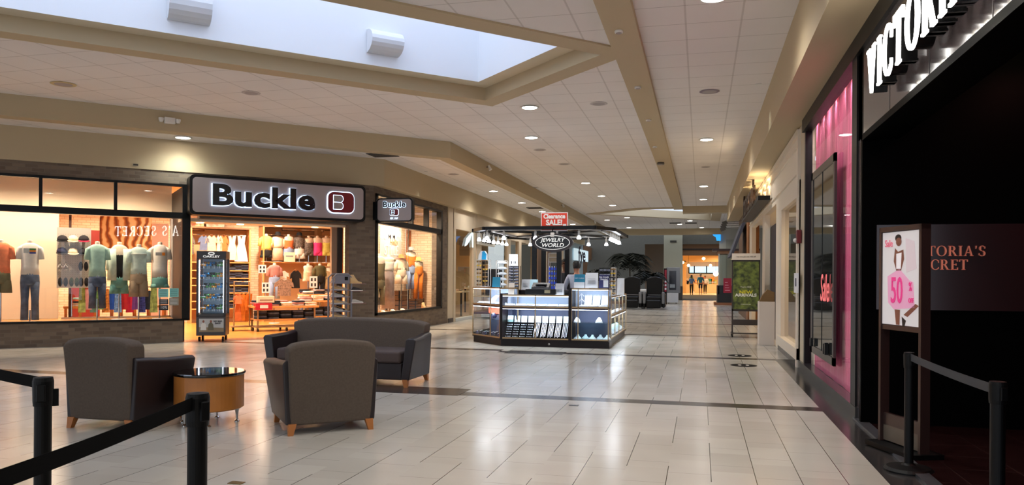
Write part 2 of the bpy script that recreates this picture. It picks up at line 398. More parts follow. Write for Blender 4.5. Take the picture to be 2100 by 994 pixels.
# blue grey front and brown arched front, black front
struct('wall_left', box(-0.3, 0.03, 26.0, 33.5, 0, ZSL), mat('blue grey front', (158, 170, 176), 0.6), OO, 0)
WOODF = mat('brown wood front', (112, 78, 50), 0.5, noise=0.2, nscale=3)
ar = [(28, 0)]
arc = [(30.6, 0)] + [(32.2 - 1.6 * math.cos(a), 1.9 + 0.85 * math.sin(a)) for a in [math.pi * k / 10 for k in range(11)]] + [(33.8, 0)]
pol = [(33.5 - 5.0 + 0, 0)]
poly = [(33.5, 0), (35.2, 0)] + [(36.8 - 1.6 * math.cos(math.pi * k / 10), 1.9 + 0.9 * math.sin(math.pi * k / 10)) for k in range(11)] + [(38.4, 0), (41.0, 0), (41.0, ZSL), (33.5, ZSL)]
struct('wall_left', MB().extrude([(-0.25, p[0], p[1]) for p in poly], (0.3, 0, 0)), WOODF, OO, 0)
struct('wall_left', box(-0.25, 0.05, 41.0, 50, 0, 3.2), mat('dark wood front', (70, 48, 34), 0.5, noise=0.2, nscale=3), OO, 0)
struct('wall_left', box(-0.25, 0.05, 41.0, 50, 3.2, ZSL), mat('header paint', (120, 124, 120), 0.6), OO, 0)
struct('wall_rear', box(-3.0, -2.9, 33, 41, 0, 3.5), mat('dim restaurant wall', (120, 84, 56), 0.8), OO, 0)

# ---- far end
GREYW = mat('grey anchor wall', (92, 90, 83), 0.7, noise=0.05)
LIGHTCOL = mat('pale column', (176, 176, 160), 0.6)
def xa(px, Y): return ony(px, 560, Y)[0]
def za(py, Y, px=1400): return ony(px, py, Y)[2]
Y1, Y2 = 52.0, 54.5
fw = MB(); fw.box(-14, xa(1322, Y2), Y2, Y2 + .3, 0, 5.2); fw.box(xa(1322, Y2), xa(1360, Y2) + .3, Y2, Y2 + .3, za(500, Y2), 5.2)
struct('wall_far', fw, GREYW)
struct('wall_far', box(xa(1320, Y2) - .2, xa(1366, Y2) + .5, Y2 + 3, Y2 + 3.2, 0, 5), mat('alcove wall', (96, 84, 72), 0.8))
co = MB(); co.box(xa(1361, Y1), xa(1399, Y1), Y1, Y1 + 1.5, 0.9, 4.5)
c = struct('wall_column', co, LIGHTCOL)
box(xa(1361, Y1) - .02, xa(1399, Y1) + .02, Y1 - .03, Y1 + 1.5, 0, 0.92).build('dark_base', mat('column base tile', (58, 56, 54), 0.4), c)
box(xa(1374, Y1), xa(1387, Y1), Y1 - .04, Y1, za(497, Y1), za(489, Y1) - .12).build('panel_line', mat('panel groove', (60, 60, 56), 0.6), c)
hd = MB(); hd.box(xa(1399, Y1), 1.5, Y1 + .3, Y1 + .6, za(500, Y1), 4.5)
struct('wall_far', hd, GREYW)
struct('wall_far', box(xa(1399, Y1), 1.5, Y1 + .5, Y1 + .9, za(523, Y1), za(500, Y1)), mat('brown soffit band', (128, 92, 62), 0.6))
struct('trim_17', box(xa(1399, Y1), 1.5, Y1 + .45, Y1 + .5, za(512, Y1), za(509, Y1)), mat('dark reveal line', (40, 28, 22), 0.6))
# right court beyond the soffit
cw = MB(); x0 = ony(1475, 560, 50.3)[0]
cw.box(x0, 6.5, 50.3, 50.6, 0, 5.0)
rw = struct('wall_right', cw, mat('court wall', (182, 182, 174), 0.7))
box(x0 + .4, x0 + 1.6, 50.25, 50.3, 1.2, 3.9).build('recessed_panel', mat('court panel', (160, 160, 152), 0.7), rw)
struct('floor', box(1.56, 8, 20, 54, -0.02, 0.0), FLOOR)
struct('ceiling', box(1.2, 8, 34, 51, ZC, ZC + .1), CEIL)
# department store at the end
WARM = mat('cream store wall', (246, 214, 164), 0.8)
dx0, dx1 = xa(1399, Y1) - .3, 2.4
struct('floor', box(dx0 - 1, dx1 + 4, Y1 + .0, 69.5, 0, 0.012), mat('charcoal entrance mat', (58, 62, 66), 0.9))
struct('floor', box(dx0 - 3, dx1 + 4, 69.5, 92, 0, 0.012), mat('cream store floor', (240, 214, 170), 0.3))
struct('wall_store', box(dx0 - 3, dx1 + 4, 92, 92.2, 0, 6), WARM)
struct('wall_store', box(dx0 - 3.2, dx0 - 3, 54.9, 92, 0, 6), WARM)
struct('wall_store', box(dx1 + 4, dx1 + 4.2, 54.9, 92, 0, 6), WARM)
struct('ceiling', box(dx0 - 3, dx1 + 4, 54.9, 92, 4.4, 4.5), mat('store ceiling', (240, 206, 150), 0.9))
sb = MB(); sb.box(dx0 - 3, dx1 + 4, 78, 78.4, 3.1, 4.4); sb.box(-1.8, -1.4, 78, 78.4, 0, 3.2)
struct('wall_store', sb, mat('tan store fascia', (214, 170, 112), 0.8))
wz = MB().box(ony(1414, 546, 91)[0], ony(1480, 546, 91)[0], 90.9, 91.0, ony(1430, 559, 91)[2], ony(1430, 546, 91)[2])
wp = struct('window_5', wz, mat('blue daylit glazing', (150, 190, 220), 0.4, emit=1.0))
for px in (1413, 1424, 1449, 1478): box(ony(px, 546, 90.8)[0] - .06, ony(px, 546, 90.8)[0] + .06, 90.7, 90.95, ony(1430, 561, 91)[2], ony(1430, 545, 91)[2]).build('mullion', BLACKMETAL, wp)
box(ony(1413, 546, 90.8)[0], ony(1480, 546, 90.8)[0], 90.7, 90.95, ony(1430, 561, 91)[2], ony(1430, 559, 91)[2]).build('mullion', BLACKMETAL, wp)

# ---- right side wall x = 1.54
XR = 1.54
WHITEP = mat('cream white panelling', (226, 214, 196), 0.45)
wl = MB()
wl.box(XR, XR + .15, 12.55, 13.0, 0, ZS)                                     # plain pier next to the pink window
struct('wall_right', wl, mat('cream pier', (200, 186, 162), 0.6))
fa = MB()
fa.box(XR, XR + .12, 13.0, 26.2, 3.0, ZS)                                    # fascia
fa.box(XR, XR + .12, 16.2, 17.1, 0, 3.0); fa.box(XR, XR + .12, 20.0, 20.8, 0, 3.0); fa.box(XR, XR + .12, 25.0, 26.2, 0, 3.0)
fa.box(XR - .05, XR + .12, 13.0, 13.15, 0, ZS - .05); fa.box(XR - .02, XR + .12, 13.0, 13.4, .2, 3.0); fa.box(XR - .02, XR + .12, 15.8, 16.2, 0.2, 3.0)
fa.box(XR - .02, XR + .12, 13.4, 15.8, 2.75, 3.0); fa.box(XR - .06, XR + .12, 13.0, 16.3, 0.12, 0.30)
fa.box(XR - .05, XR, 13.1, 26, ZS - .12, ZS - .03); fa.box(XR - .03, XR, 13.3, 26, ZS - .30, ZS - .27); fa.box(XR - .03, XR, 13.3, 26, 3.12, 3.15)
struct('wall_right', fa, WHITEP)
struct('baseboard_right', box(XR - .03, XR + .1, 8.3, 16.3, 0, 0.125), mat('dark marble base', (58, 57, 58), 0.2))
struct('window_6', MB().sheet([(XR + .05, 13.4, .3), (XR + .05, 15.8, .3), (XR + .05, 15.8, 2.75), (XR + .05, 13.4, 2.75)]), glass('boutique glass', (225, 222, 214), 2.0))
struct('wall_shop', box(4.4, 4.5, 13, 27, 0, 3.4), mat('boutique cream interior', (244, 222, 176), 0.8))
struct('ceiling', box(XR + .1, 4.5, 13.1, 27, 3.2, 3.25), mat('boutique interior ceiling', (240, 226, 200), 0.8))
struct('floor', box(XR + .02, 4.5, 13.1, 27, 0, 0.012), mat('boutique interior floor', (170, 150, 124), 0.35))
struct('wall_shop', box(XR + .1, 4.5, 13.05, 13.15, 0, 3.3), mat('boutique side wall', (222, 206, 176), 0.8))
# pink window
m, nt, b, tc, X, Y, Z = newmat('pink pleated curtain', 0.55)
n = nt.nodes.new('ShaderNodeTexNoise'); n.inputs['Scale'].default_value = 6; mp = nt.nodes.new('ShaderNodeMapping'); mp.inputs['Scale'].default_value = (1, 3, 0.02)
nt.links.new(tc.outputs['Object'], mp.inputs[0]); nt.links.new(mp.outputs[0], n.inputs['Vector'])
nt.links.new(mixc(nt, n.outputs['Fac'], rgb((236, 84, 140)), rgb((250, 158, 188))), b.inputs['Base Color'])
PINK = m
pts = []
NP = 260
for i in range(NP + 1):
    y = 8.62 + (12.42 - 8.62) * i / NP; amp = 0.012 + 0.008 * math.sin(i * .11)
    pts.append((XR + .15 + amp * math.sin(i * 1.15), y))
cu = MB(); vs = [(p[0], p[1], 0.09) for p in pts] + [(p[0], p[1], 3.84) for p in pts]
cu.add(vs, [(i, i + 1, NP + 2 + i, NP + 1 + i) for i in range(NP)])
tag(cu.build('curtain', PINK), 'tall pink pleated curtain filling the window left of the black entrance', 'curtain')
fr = MB()
fr.box(XR - .02, XR + .16, 8.37, 8.62, 0.02, ZS); fr.box(XR - .0, XR + .10, 12.44, 12.55, 0.0, ZS); fr.box(XR + .0, XR + .30, 8.37, 12.56, 0.0, 0.10); fr.box(XR - .04, XR + .10, 2.0, 12.56, 3.66, ZS)
wp = struct('window_7', fr, BLACKMETAL)
MB().sheet([(XR + .05, 8.6, .12), (XR + .05, 12.42, .12), (XR + .05, 12.42, 3.68), (XR + .05, 8.6, 3.68)]).build('pane', glass('pink window glass', (252, 245, 248), 1.2, graz=.45), wp)
# entrance portal, dark mirror stone fascia above
STONE = mat('polished grey stone', (74, 64, 64), 0.14, noise=0.06, nscale=1.5)
fs = MB(); fs.box(XR, XR + .25, -1.0, 8.37, 2.80, 3.68); fs.box(XR, XR + .25, 8.14, 8.37, 0, 3.68)
fo = struct('wall_right', fs, STONE)
gv = MB()
for y in (8.17, 7.06, 5.9, 4.7, 3.5, 2.3, 1.1): gv.box(XR - .002, XR + .002, y - .006, y + .006, 2.84, 3.66)
gv.build('joint_line', mat('stone joint', (34, 30, 30), 0.5), fo)
dr = MB(); dr.box(XR - .02, XR + .3, 8.08, 8.15, 0, 2.82); dr.box(XR - .02, XR + .3, -1, 8.15, 2.76, 2.82)
DARK = mat('black lacquer wall', (1, 1, 1), 0.5, spec=.03)
struct('door_1', dr, DARK)
struct('wall_dark', box(XR + .3, 6.0, 8.1, 8.25, 0, 3.8), DARK)
struct('wall_dark', box(5.0, 5.15, -3, 8.2, 0, 3.8), mat('black shop back wall', (2, 1, 1), 0.4, spec=.06))
struct('ceiling', box(XR + .2, 6, -3, 8.2, 3.7, 3.8), mat('black ceiling', (2, 2, 3), 0.8, spec=.1))
m, nt, b, tc, X, Y, Z = newmat('dark red stone floor', 0.18)
jj = M(nt, 'MAXIMUM', grid_mask(nt, X, 0, .45, .004), grid_mask(nt, Y, 0, .45, .004))
nt.links.new(mixc(nt, jj, rgb((34, 16, 16)), rgb((60, 44, 42))), b.inputs['Base Color'])
struct('floor', box(XR + .02, 6, -3, 8.2, 0.0, 0.012), m)
struct('trim_18', box(XR - .04, XR + .06, -3, 8.37, 0.0, 0.02), mat('grey threshold', (66, 66, 70), 0.3))
# wood pier and court corner past the white boutique
struct('wall_right', box(1.50, XR + .3, 26.2, 27.2, 0, ZS), mat('orange wood pier', (150, 98, 52), 0.5, noise=.15))
struct('wall_right', box(6.3, 6.5, 33.5, 50.3, 0, ZC), mat('side court wall', (170, 160, 142), 0.7))
# floor under / behind camera closes the hall on the right
struct('wall_right', box(XR, XR + .2, -8, -1.0, 0, 3.9), TAN)
# ================================================================ LIGHTS
LAMP = mat('lamp diffuser', (255, 250, 240), 0.5, emit=14)
TRIMW = mat('white lamp trim', (225, 222, 216), 0.5)
def spot(parent, z, watts, col, size, loc=(0, 0), blend=0.6, rot=(0, 0, 0), r=0.1):
    ld = bpy.data.lights.new('lamp', 'SPOT'); ld.energy = watts; ld.color = col; ld.spot_size = size; ld.spot_blend = blend; ld.shadow_soft_size = r
    lo = bpy.data.objects.new('lamp', ld); COL.objects.link(lo); lo.location = (loc[0], loc[1], z); lo.rotation_euler = rot
    if parent: lo.parent = parent
    return lo
cl0 = thing('ceiling_light', 'x', 'ceiling light', (0, 0, 0), 0, 'recessed round ceiling lights')
MB().lathe([(.15, .0), (.175, -.012), (.175, -.02), (.14, -.02), (.14, 0)], 28).build('trim_ring', TRIMW, cl0)
MB().lathe([(.001, -.004), (.145, -.004), (.145, -.010), (.001, -.016)], 28).build('diffuser', LAMP, cl0)
spot(cl0, -0.03, MALL_W, (1.0, 0.975, 0.94), math.radians(150), blend=0.9)
lights = []
names = [((-3.13, 14.05), 'middle row, largest, just beyond the skylight tip'), ((-3.76, 17.07), 'middle row, straight behind the largest one'),
         ((-3.76, 25.59), 'third of the middle row, halfway to the far skylight'), ((-3.75, 29.7), 'fourth of the middle row, before the far skylight'), ((-3.75, 33.6), 'fifth of the middle row, touching the far skylight frame'),
         ((0.12, 9.0), 'right bay, cut by the top edge of the picture'), ((0.11, 18.13), 'right bay, the large one beside the warm lit ceiling patch'),
         ((0.08, 27.2), 'right bay, third one down'), ((0.08, 31.7), 'right bay, just before the cross beam'),
         ((-4.98, 41.98), 'beyond the far skylight, leftmost'), ((-3.76, 40.47), 'beyond the far skylight, nearest to its frame'), ((-4.37, 48.39), 'in front of the far cross beam, left of two'),
         ((-0.59, 43.2), 'beyond the far skylight above the vent pair'), ((-1.2, 45.8), 'overlapping the far ceiling vents'), ((0.04, 49.0), 'in front of the far cross beam, right of two')]
for i, (p, d) in enumerate(names):
    o = cl0 if i == 0 else dup(cl0)
    o.location = (p[0], p[1], ZC); o['label'] = 'round recessed ceiling light, ' + d; lights.append(o)
for p, d in (((-10.29, 13.65), 'throwing a pale cone on the wall over the left shop window'), ((-6.57, 24.17), 'left aisle, first beyond the hanging clothes shop sign'), ((-6.54, 28.1), 'left aisle, second beyond the clothes shop'),
             ((-6.54, 31.96), 'left aisle, half hidden by the red sale sign'), ((-6.49, 39.7), 'left aisle, right of the red sale sign')):
    o = dup(cl0, (p[0], p[1], ZL)); o['label'] = 'round recessed ceiling light, ' + d
    if p[0] < -10:
        for ch in o.children:
            if ch.type == 'LIGHT': ch.data = ch.data.copy(); ch.data.energy = 48; ch.data.color = (.9, 1, .95)
# lamps of the hall around the viewer (outside the frame)
for p in ((0.12, 4.5), (0.12, 0.0), (-1.9, 6.0), (-9.0, -3.0), (0.12, -4.5), (-14.5, 9.4), (-3.0, -4.0)):
    o = dup(cl0, (p[0], p[1], ZL if p[0] < -14 else ZC)); o['label'] = 'round recessed ceiling light out of view, %s of those around the viewer' % ORD[[0.12 + 4.5, 0.12, 4.1, -12, -4.38, -5.1, -7].index(min([4.62, 0.12, 4.1, -12, -4.38, -5.1, -7], key=lambda v: abs(v - (p[0] + p[1]))))]
for o in [q for q in lights if q.location.y > 37]:
    pass
# lights hugging the right bulkhead: scallops
for i, y in enumerate((7.1, 13.2, 22.5, 33.0)):
    o = thing('wall_washer', 'small recessed wall washer above the right bulkhead, %s from the camera' % ORD[i], 'ceiling light', (0.90, y, ZC), 0, 'wall washers on the right bulkhead')
    MB().lathe([(.05, 0), (.06, -.01), (.04, -.012), (.001, -.006)], 16).build('trim_ring', TRIMW, o)
    spot(o, -0.02, 38, (0.93, 1.0, 0.90), math.radians(80), rot=(0, math.radians(14), 0), blend=1, r=.03)
for i, (s) in enumerate((0.7, 4.5, 8.3, 12.1, 15.6)):
    y = 18.6 + s * 1.25
    o = thing('wall_washer', 'small recessed wall washer over the left aisle bulkhead, %s from the corner' % ORD[i], 'ceiling light', (-7.18, y, ZL), 0, 'wall washers on the left bulkhead')
    MB().lathe([(.05, 0), (.06, -.01), (.04, -.012), (.001, -.006)], 16).build('trim_ring', TRIMW, o)
    spot(o, -0.02, 34, (0.93, 1.0, 0.92), math.radians(80), rot=(0, math.radians(-14), 0), blend=1, r=.03)
p = w45(-4.25, -0.42)
o = thing('wall_washer', 'recessed wall washer lighting the bulkhead over the clothes shop sign', 'ceiling light', (p[0], p[1], ZL), 0, 'wall washers on the left bulkhead')
MB().lathe([(.08, 0), (.09, -.01), (.07, -.012), (.001, -.006)], 16).build('trim_ring', TRIMW, o)
spot(o, -0.02, 20, (0.85, 1.0, 0.90), math.radians(120), blend=1, r=.06)
# warm shop lamps
SHOPLAMP = mat('warm lamp face', (255, 214, 160), 0.5, emit=10)
sl0 = thing('track_light', 'x', 'spotlight', (0, 0, 0), 0, 'spotlights in the clothes shop')
MB().tube([(0, 0, 0), (0, 0, -.12)], .012).build('stem', TRIMW, sl0)
MB().lathe([(.05, -.12), (.06, -.26), (.055, -.26), (.05, -.25)], 16).build('can', TRIMW, sl0)
MB().lathe([(.001, -.252), (.05, -.252), (.05, -.256), (.001, -.256)], 16).build('lamp_face', SHOPLAMP, sl0)
spot(sl0, -.28, STORE_W, (1.0, 0.79, 0.58), math.radians(168), blend=.6, r=.08)
k = 0
for (s, n, z) in [(-3.4, 1.6, 3.75), (-1.6, 1.6, 3.75), (-3.4, 3.8, 3.75), (-1.6, 3.8, 3.75), (-3.2, 5.9, 3.75), (-1.2, 5.9, 3.75), (-6.0, 4.0, 3.75), (-7.5, 5.5, 3.75),
                  (-5.2, 0.75, 3.7), (-6.6, 0.75, 3.7), (-8.0, 0.75, 3.7), (-5.2, 5.8, 3.75)]:
    p = w45(s, n, z); o = sl0 if k == 0 else dup(sl0)
    if n == 0.75:
        for ch in o.children:
            if ch.type == 'LIGHT': ch.data = ch.data.copy(); ch.data.energy = 105
    o.location = p; o['label'] = 'white shop spotlight %s, %s counted from the entrance' % ('in the left display window' if n == 0.75 else 'from the clothes shop ceiling', ORD[k]); k += 1
for y in (18.0, 19.4, 20.8):
    o = dup(sl0, (-8.1, y, 3.66)); o['label'] = 'white shop spotlight over the narrow corridor display window, %s from the corner' % ORD[[18.0, 19.4, 20.8].index(y)]
def shoplamp(loc, watts, col, label, grp='lamps inside other shops', size=150):
    o = thing('shop_lamp', label, 'ceiling light', loc, 0, grp)
    MB().lathe([(.09, 0), (.10, -.015), (.08, -.02), (.001, -.01)], 16).build('trim_ring', SHOPLAMP, o)
    spot(o, -.04, watts, col, math.radians(size), r=.1)
WC = (1.0, .80, .55)
for i, y in enumerate((24.5, 28, 31.5, 36, 40)): shoplamp((-9.4, y, 3.28), 150, WC, 'warm lamp inside the left glass fronted shops, %s along' % ORD[i])
for i, y in enumerate((15.0, 18.5, 22.5)): shoplamp((2.7, y, 3.18), 90, WC, 'warm lamp inside the white panelled boutique, %s along' % ORD[i])
for i, (x, y) in enumerate(((-2, 58), (1.5, 64), (-2.5, 71), (1.5, 76), (-2, 83), (2, 86))): shoplamp((x, y, 4.38), 420, (1, .84, .6), 'bright warm lamp in the far department store, %s from its entrance' % ORD[i])
for i, y in enumerate((4.5, 7.0)): shoplamp((3.0, y + .4, 3.68), 26, (1, .35, .3), 'dim red lamp inside the black entrance, %s' % ORD[i], 'dim lamps in the black shop')
for i, y in enumerate((8.85, 9.4, 9.95, 10.5, 11.05, 11.6, 12.15)): shoplamp((XR + .07, y, 3.80), 48, (1, .92, .95), 'small lamp at the top of the pink window, %s along' % ORD[i], 'lamps in the pink window', 165)
# sign lamps over the white boutique: warm
o = thing('sign_lamp', 'black sign shelf lamp washing the boutique fascia in warm light', 'lamp', (XR - .22, 20.0, 3.30))
box(-.06, .02, -1.6, 1.6, -.05, .0).build('housing', BLACKMETAL, o)
box(-.05, .01, -1.55, 1.55, .0, .004).build('diffuser', mat('warm strip', (255, 220, 160), .5, emit=3), o)
for dy in (-1.2, 0, 1.2): spot(o, .03, 14, (1, .78, .48), math.radians(160), loc=(0, dy), rot=(math.pi, 0, 0), r=.1)

# ---- ceiling fittings
def disc(name, lab, cat, loc, r, m, g=None, h=0.012):
    o = thing(name, lab, cat, loc, 0, g)
    MB().lathe([(r * .9, 0), (r, -h * .5), (r * .9, -h), (.001, -h)], 24).build('rim', m, o)
    MB().lathe([(r * .7, -h), (r * .7, -h * 1.15), (.001, -h * 1.15)], 24).build('grille', mat('speaker grille', (168, 158, 156), .7), o)
SPK = mat('speaker white', (190, 182, 178), 0.6)
for i, (px, py, wher) in enumerate(((515, 190, 'left of the big skylight tip'), (1228, 212, 'near the long beam'), (1157, 336, 'midway along the middle ceiling'), (1095, 384, 'beyond the middle lights'), (1107, 307, 'between two middle lights'))):
    q = onz(px, py, ZC); disc('ceiling_speaker', 'flat round ceiling speaker ' + wher, 'speaker', q, .16, SPK, 'round ceiling speakers')
q = onz(1455, 187, ZC); disc('ceiling_speaker', 'violet grey round ceiling speaker in the right bay', 'speaker', q, .17, mat('violet grey grille', (140, 126, 136), .6), 'round ceiling speakers')
q = onz(130, 172, ZC); disc('ceiling_speaker', 'yellowed round ceiling speaker at far left', 'speaker', q, .2, mat('yellowed plastic', (196, 176, 130), .6), 'round ceiling speakers')
q = onz(1447, 342, ZC); disc('ceiling_speaker', 'small faint round disc in the right bay beyond the speaker', 'speaker', q, .13, SPK, 'round ceiling speakers')
q = onz(930, 357, ZL); disc('ceiling_speaker', 'round speaker in the left aisle ceiling', 'speaker', q, .16, SPK, 'round ceiling speakers')
for i, (px, py) in enumerate(((1269, 63), (1308, 178), (1330, 245), (1343, 300))):
    q = onz(px, py, ZC - .09); disc('smoke_detector', 'small white disc on the underside of the long right beam, %s from the camera' % ORD[i], 'smoke detector', q, .055, TRIMW, 'white discs under the long beam', .03)
q = onz(1355, 333, ZC - .09); disc('dome_camera', 'larger dark rimmed dome on the underside of the long right beam', 'camera', q, .10, mat('dome grey', (90, 84, 78), .3), None, .06)
# emergency lamp on the left beam
q = w45(-6.62, -1.17); 
o = thing('emergency_light', 'white twin headed emergency light on the left beam', 'emergency light', (*onz(345, 247, 4.42)[:2], 4.42), R45)
p = onz(345, 250, 4.42); dd = (23.02 - (p[1] - p[0])) / 2; o.location = (p[0] - dd, p[1] + dd, 4.42)
box(-.10, .10, -.08, 0, -.07, .05).build('housing', TRIMW, o, bevel=.01)
for s in (-1, 1): MB().lathe([(.03, -.03), (.05, .02), (.05, .05), (.001, .05)], 12).build('lamp_head', TRIMW, o, loc=(s * .15, -.05, -.02))
for i, (px, py) in enumerate(((998, 343), (1151, 421), (1217, 455))):
    p = onx(px, py, -5.75)
    o = thing('beam_spotlight', 'small white spotlight clamped on the left beam, %s from the camera' % ORD[i], 'spotlight', p, 0, 'small spotlights on the left beam')
    MB().tube([(0, 0, 0), (.06, 0, .02)], .012).build('bracket', BLACKMETAL, o)
    MB().tube([(.06, -.03, .05), (.12, -.03, -.08)], [.03, .05]).build('can', TRIMW, o)
def vent(px, py, z, w, d, lab, m):
    p = onz(px, py, z); o = thing('air_vent', lab, 'air vent', p, 0)
    mb = MB(); mb.box(-w, w, -d, d, -.012, -.004); mb.build('backing', m, o)
    s = MB()
    for k in range(5): y = -d + (k + .5) * 2 * d / 5; s.box(-w, w, y - .008, y + .008, -.02, -.012)
    s.build('slats', mat('vent slat', (70, 64, 58), .5), o)
VD = mat('vent dark', (50, 46, 42), .6)
vent(785, 317, ZL, .30, .28, 'dark square air vent in the left aisle near the corner', VD)
vent(1097, 426, ZL, .30, .30, 'dark air vent in the left aisle behind the sale sign', VD)
vent(1385, 457, ZC, .32, .4, 'left of two slotted vents beyond the far skylight', mat('vent grey', (110, 106, 100), .6))
vent(1417, 457, ZC, .32, .4, 'right of two slotted vents beyond the far skylight', MATS['vent grey'])
p = p45(278, 338, -.02)
o = thing('wall_plate', 'tiny dark number plate low on the bulkhead over the left window', 'plate', w45(p[0], -.045, p[2]), R45)
box(-.055, .055, 0, .008, -.025, .025).build('frame', mat('plate rim', (170, 160, 140), .5), o); box(-.045, .045, -.003, 0, -.017, .017).build('face', mat('plate face', (60, 50, 40), .5), o)
# up-light cylinders in the skylight well
SC = mat('sconce white', (214, 216, 220), .5)
for i, (px0, px1, y0, y1, lab) in enumerate(((343, 430, -22, 47, 'white half cylinder lamp in the skylight well, cut by the picture edge'), (752, 817, 66, 113, 'white half cylinder wall lamp in the skylight well, nearer to its tip'))):
    a = p45((px0 + px1) / 2, y1, -5.70); b = p45((px0 + px1) / 2, y0, -5.70); w = (p45(px1, y1, -5.7)[0] - p45(px0, y1, -5.7)[0]) / 2
    o = thing('wall_sconce', lab, 'wall lamp', w45(a[0], -5.70, a[2]), R45, 'half cylinder lamps in the skylight well')
    h = b[2] - a[2]; R = []
    for x in (-w, w): R.append([(x, .0, 0)] + [(x, -math.sin(math.pi * k / 10) * .26, h / 2 - math.cos(math.pi * k / 10) * h / 2) for k in range(1, 10)] + [(x, 0, h)])
    MB().loft(R).build('shade', SC, o, smooth=False)

# ================================================================ LOUNGE
FAB = mat('taupe woven fabric', (94, 81, 70), 0.9, noise=.10, nscale=60, bump=.6, bscale=900)
LEA = mat('dark plum leather', (34, 25, 27), 0.4, noise=.1, nscale=5)
WD = mat('oak leg', (176, 110, 56), .45)
def shaped(W, z0, z1, y0, y1, lean=0.0, arch=.035, nx=16):   # upholstered back: panel with arched top leaning back
    R = []
    for i in range(nx + 1):
        t = -1 + 2 * i / nx; x = t * W / 2; xb = x * .93; zt = z1 - arch * t * t - (.05 * max(0, abs(t) - .85) / .15 * .6)
        R.append([(xb, y0, z0), (x, y0 - lean, zt - .03), (x, y0 - lean + .03, zt), (x, y1 - lean * .8, zt - .01), (x, y1 - lean * .6, zt - .05), (xb, y1, z0)])
    return MB().loft(R)
def seat_unit(name, label, cat, loc, rz, W, D, nseat, group=None):
    o = thing(name, label, cat, loc, rz, group)
    aw = .11; H = .84
    # local: x across, +y = facing, back panel at y = -D/2
    inner = W - .02
    shaped(inner, .085, H, -D / 2 + .03, -D / 2 + .23, .07).build('backrest', FAB, o, bevel=.02, seg=3, smooth=True)
    for s in (-1, 1):
        a = MB(); x0 = s * (W / 2 - aw + .02); x1 = s * (W / 2 + .02); f = s * .05
        R = []
        for y, zt, fl in ((-D / 2 + .03, .66, 0.01), (-D / 2 + .25, .645, .02), (0.0, .63, .04), (D / 2 - .02, .62, .07)):
            R.append([(x0 - s * .02, y, .09), (x0 + s * fl * .6, y, zt - .02), (x0 + s * (fl * .6 + .03), y, zt), (x1 + s * (fl - .03), y, zt), (x1 + s * fl, y, zt - .025), (x1 - s * .02, y, .09)])
        a.loft(R).build('arm', LEA, o, bevel=.015, smooth=True)
    box(-W / 2 + aw, W / 2 - aw, -D / 2 + .15, D / 2 - .04, .09, .30).build('base', LEA, o, bevel=.01)
    sw = (W - 2 * aw) / nseat
    for k in range(nseat):
        x = -W / 2 + aw + k * sw
        box(x + .004, x + sw - .004, -D / 2 + .18, D / 2 - .01, .30, .455).build('seat_cushion', FAB if nseat == 1 else mat('plum seat fabric', (74, 60, 56), .8, noise=.08, nscale=40), o, bevel=.035, seg=3, smooth=True)
        if nseat > 1:
            pass
    if nseat > 1:
        for k in range(1, 3): box(-W / 2 + k * W / 3 - .003, -W / 2 + k * W / 3 + .003, -D / 2 - .05, -D / 2 + .17, .50, H - .01).build('back_seam', mat('seam', (58, 48, 42), .9), o)
    for sx in (-1, 1):
        for sy in (-1, 1):
            x, y = sx * (W / 2 - .055), sy * (D / 2 - .05)
            MB().loft([[(x - .022 + sx * .015, y - .022 + sy * .02, 0), (x + .022 + sx * .015, y - .022 + sy * .02, 0), (x + .022 + sx * .015, y + .022 + sy * .02, 0), (x - .022 + sx * .015, y + .022 + sy * .02, 0)],
                       [(x - .035, y - .035, .10), (x + .035, y - .035, .10), (x + .035, y + .035, .10), (x - .035, y + .035, .10)]]).build('leg', WD, o)
    return o
A1 = math.atan2(.44, .52)
cx, cy = -3.22 - .64 * .36, 6.33 + .77 * .36
seat_unit('armchair', 'taupe upholstered armchair seen squarely from behind, nearest the camera', 'armchair', (cx, cy, 0), A1, .80, .78, 1, 'lounge armchairs')
seat_unit('armchair', 'taupe armchair with dark leather side standing left of the round table', 'armchair', (-5.29, 6.26, 0), 0.0, .72, .80, 1, 'lounge armchairs')
seat_unit('sofa', 'taupe three seat sofa with dark leather arms facing the camera', 'sofa', (-4.57, 9.53, 0), math.pi, 1.98, .82, 2)
# drum table
o = thing('side_table', 'round drum side table with honey wood body, black glass top and chrome feet', 'table', (-4.56, 6.46, 0))
MB().lathe([(.30, .14), (.315, .15), (.315, .462), (.30, .465)], 48).build('drum', mat('honey veneer', (178, 112, 50), .35, noise=.12, nscale=4), o, smooth=False)
MB().lathe([(.001, .464), (.322, .464), (.328, .472), (.328, .484), (.322, .490), (.001, .490)], 48).build('table_top', mat('black glass top', (12, 10, 10), .04, spec=.8), o)
CH = mat('chrome', (200, 198, 196), .15, metal=1.0)
for a in (0.5, 1.9, 3.4, 4.3, 5.3):
    MB().lathe([(.024, 0), (.024, .008), (.010, .02), (.012, .07), (.022, .14)], 12).build('leg', CH, o, loc=(.25 * math.cos(a), .25 * math.sin(a), 0))
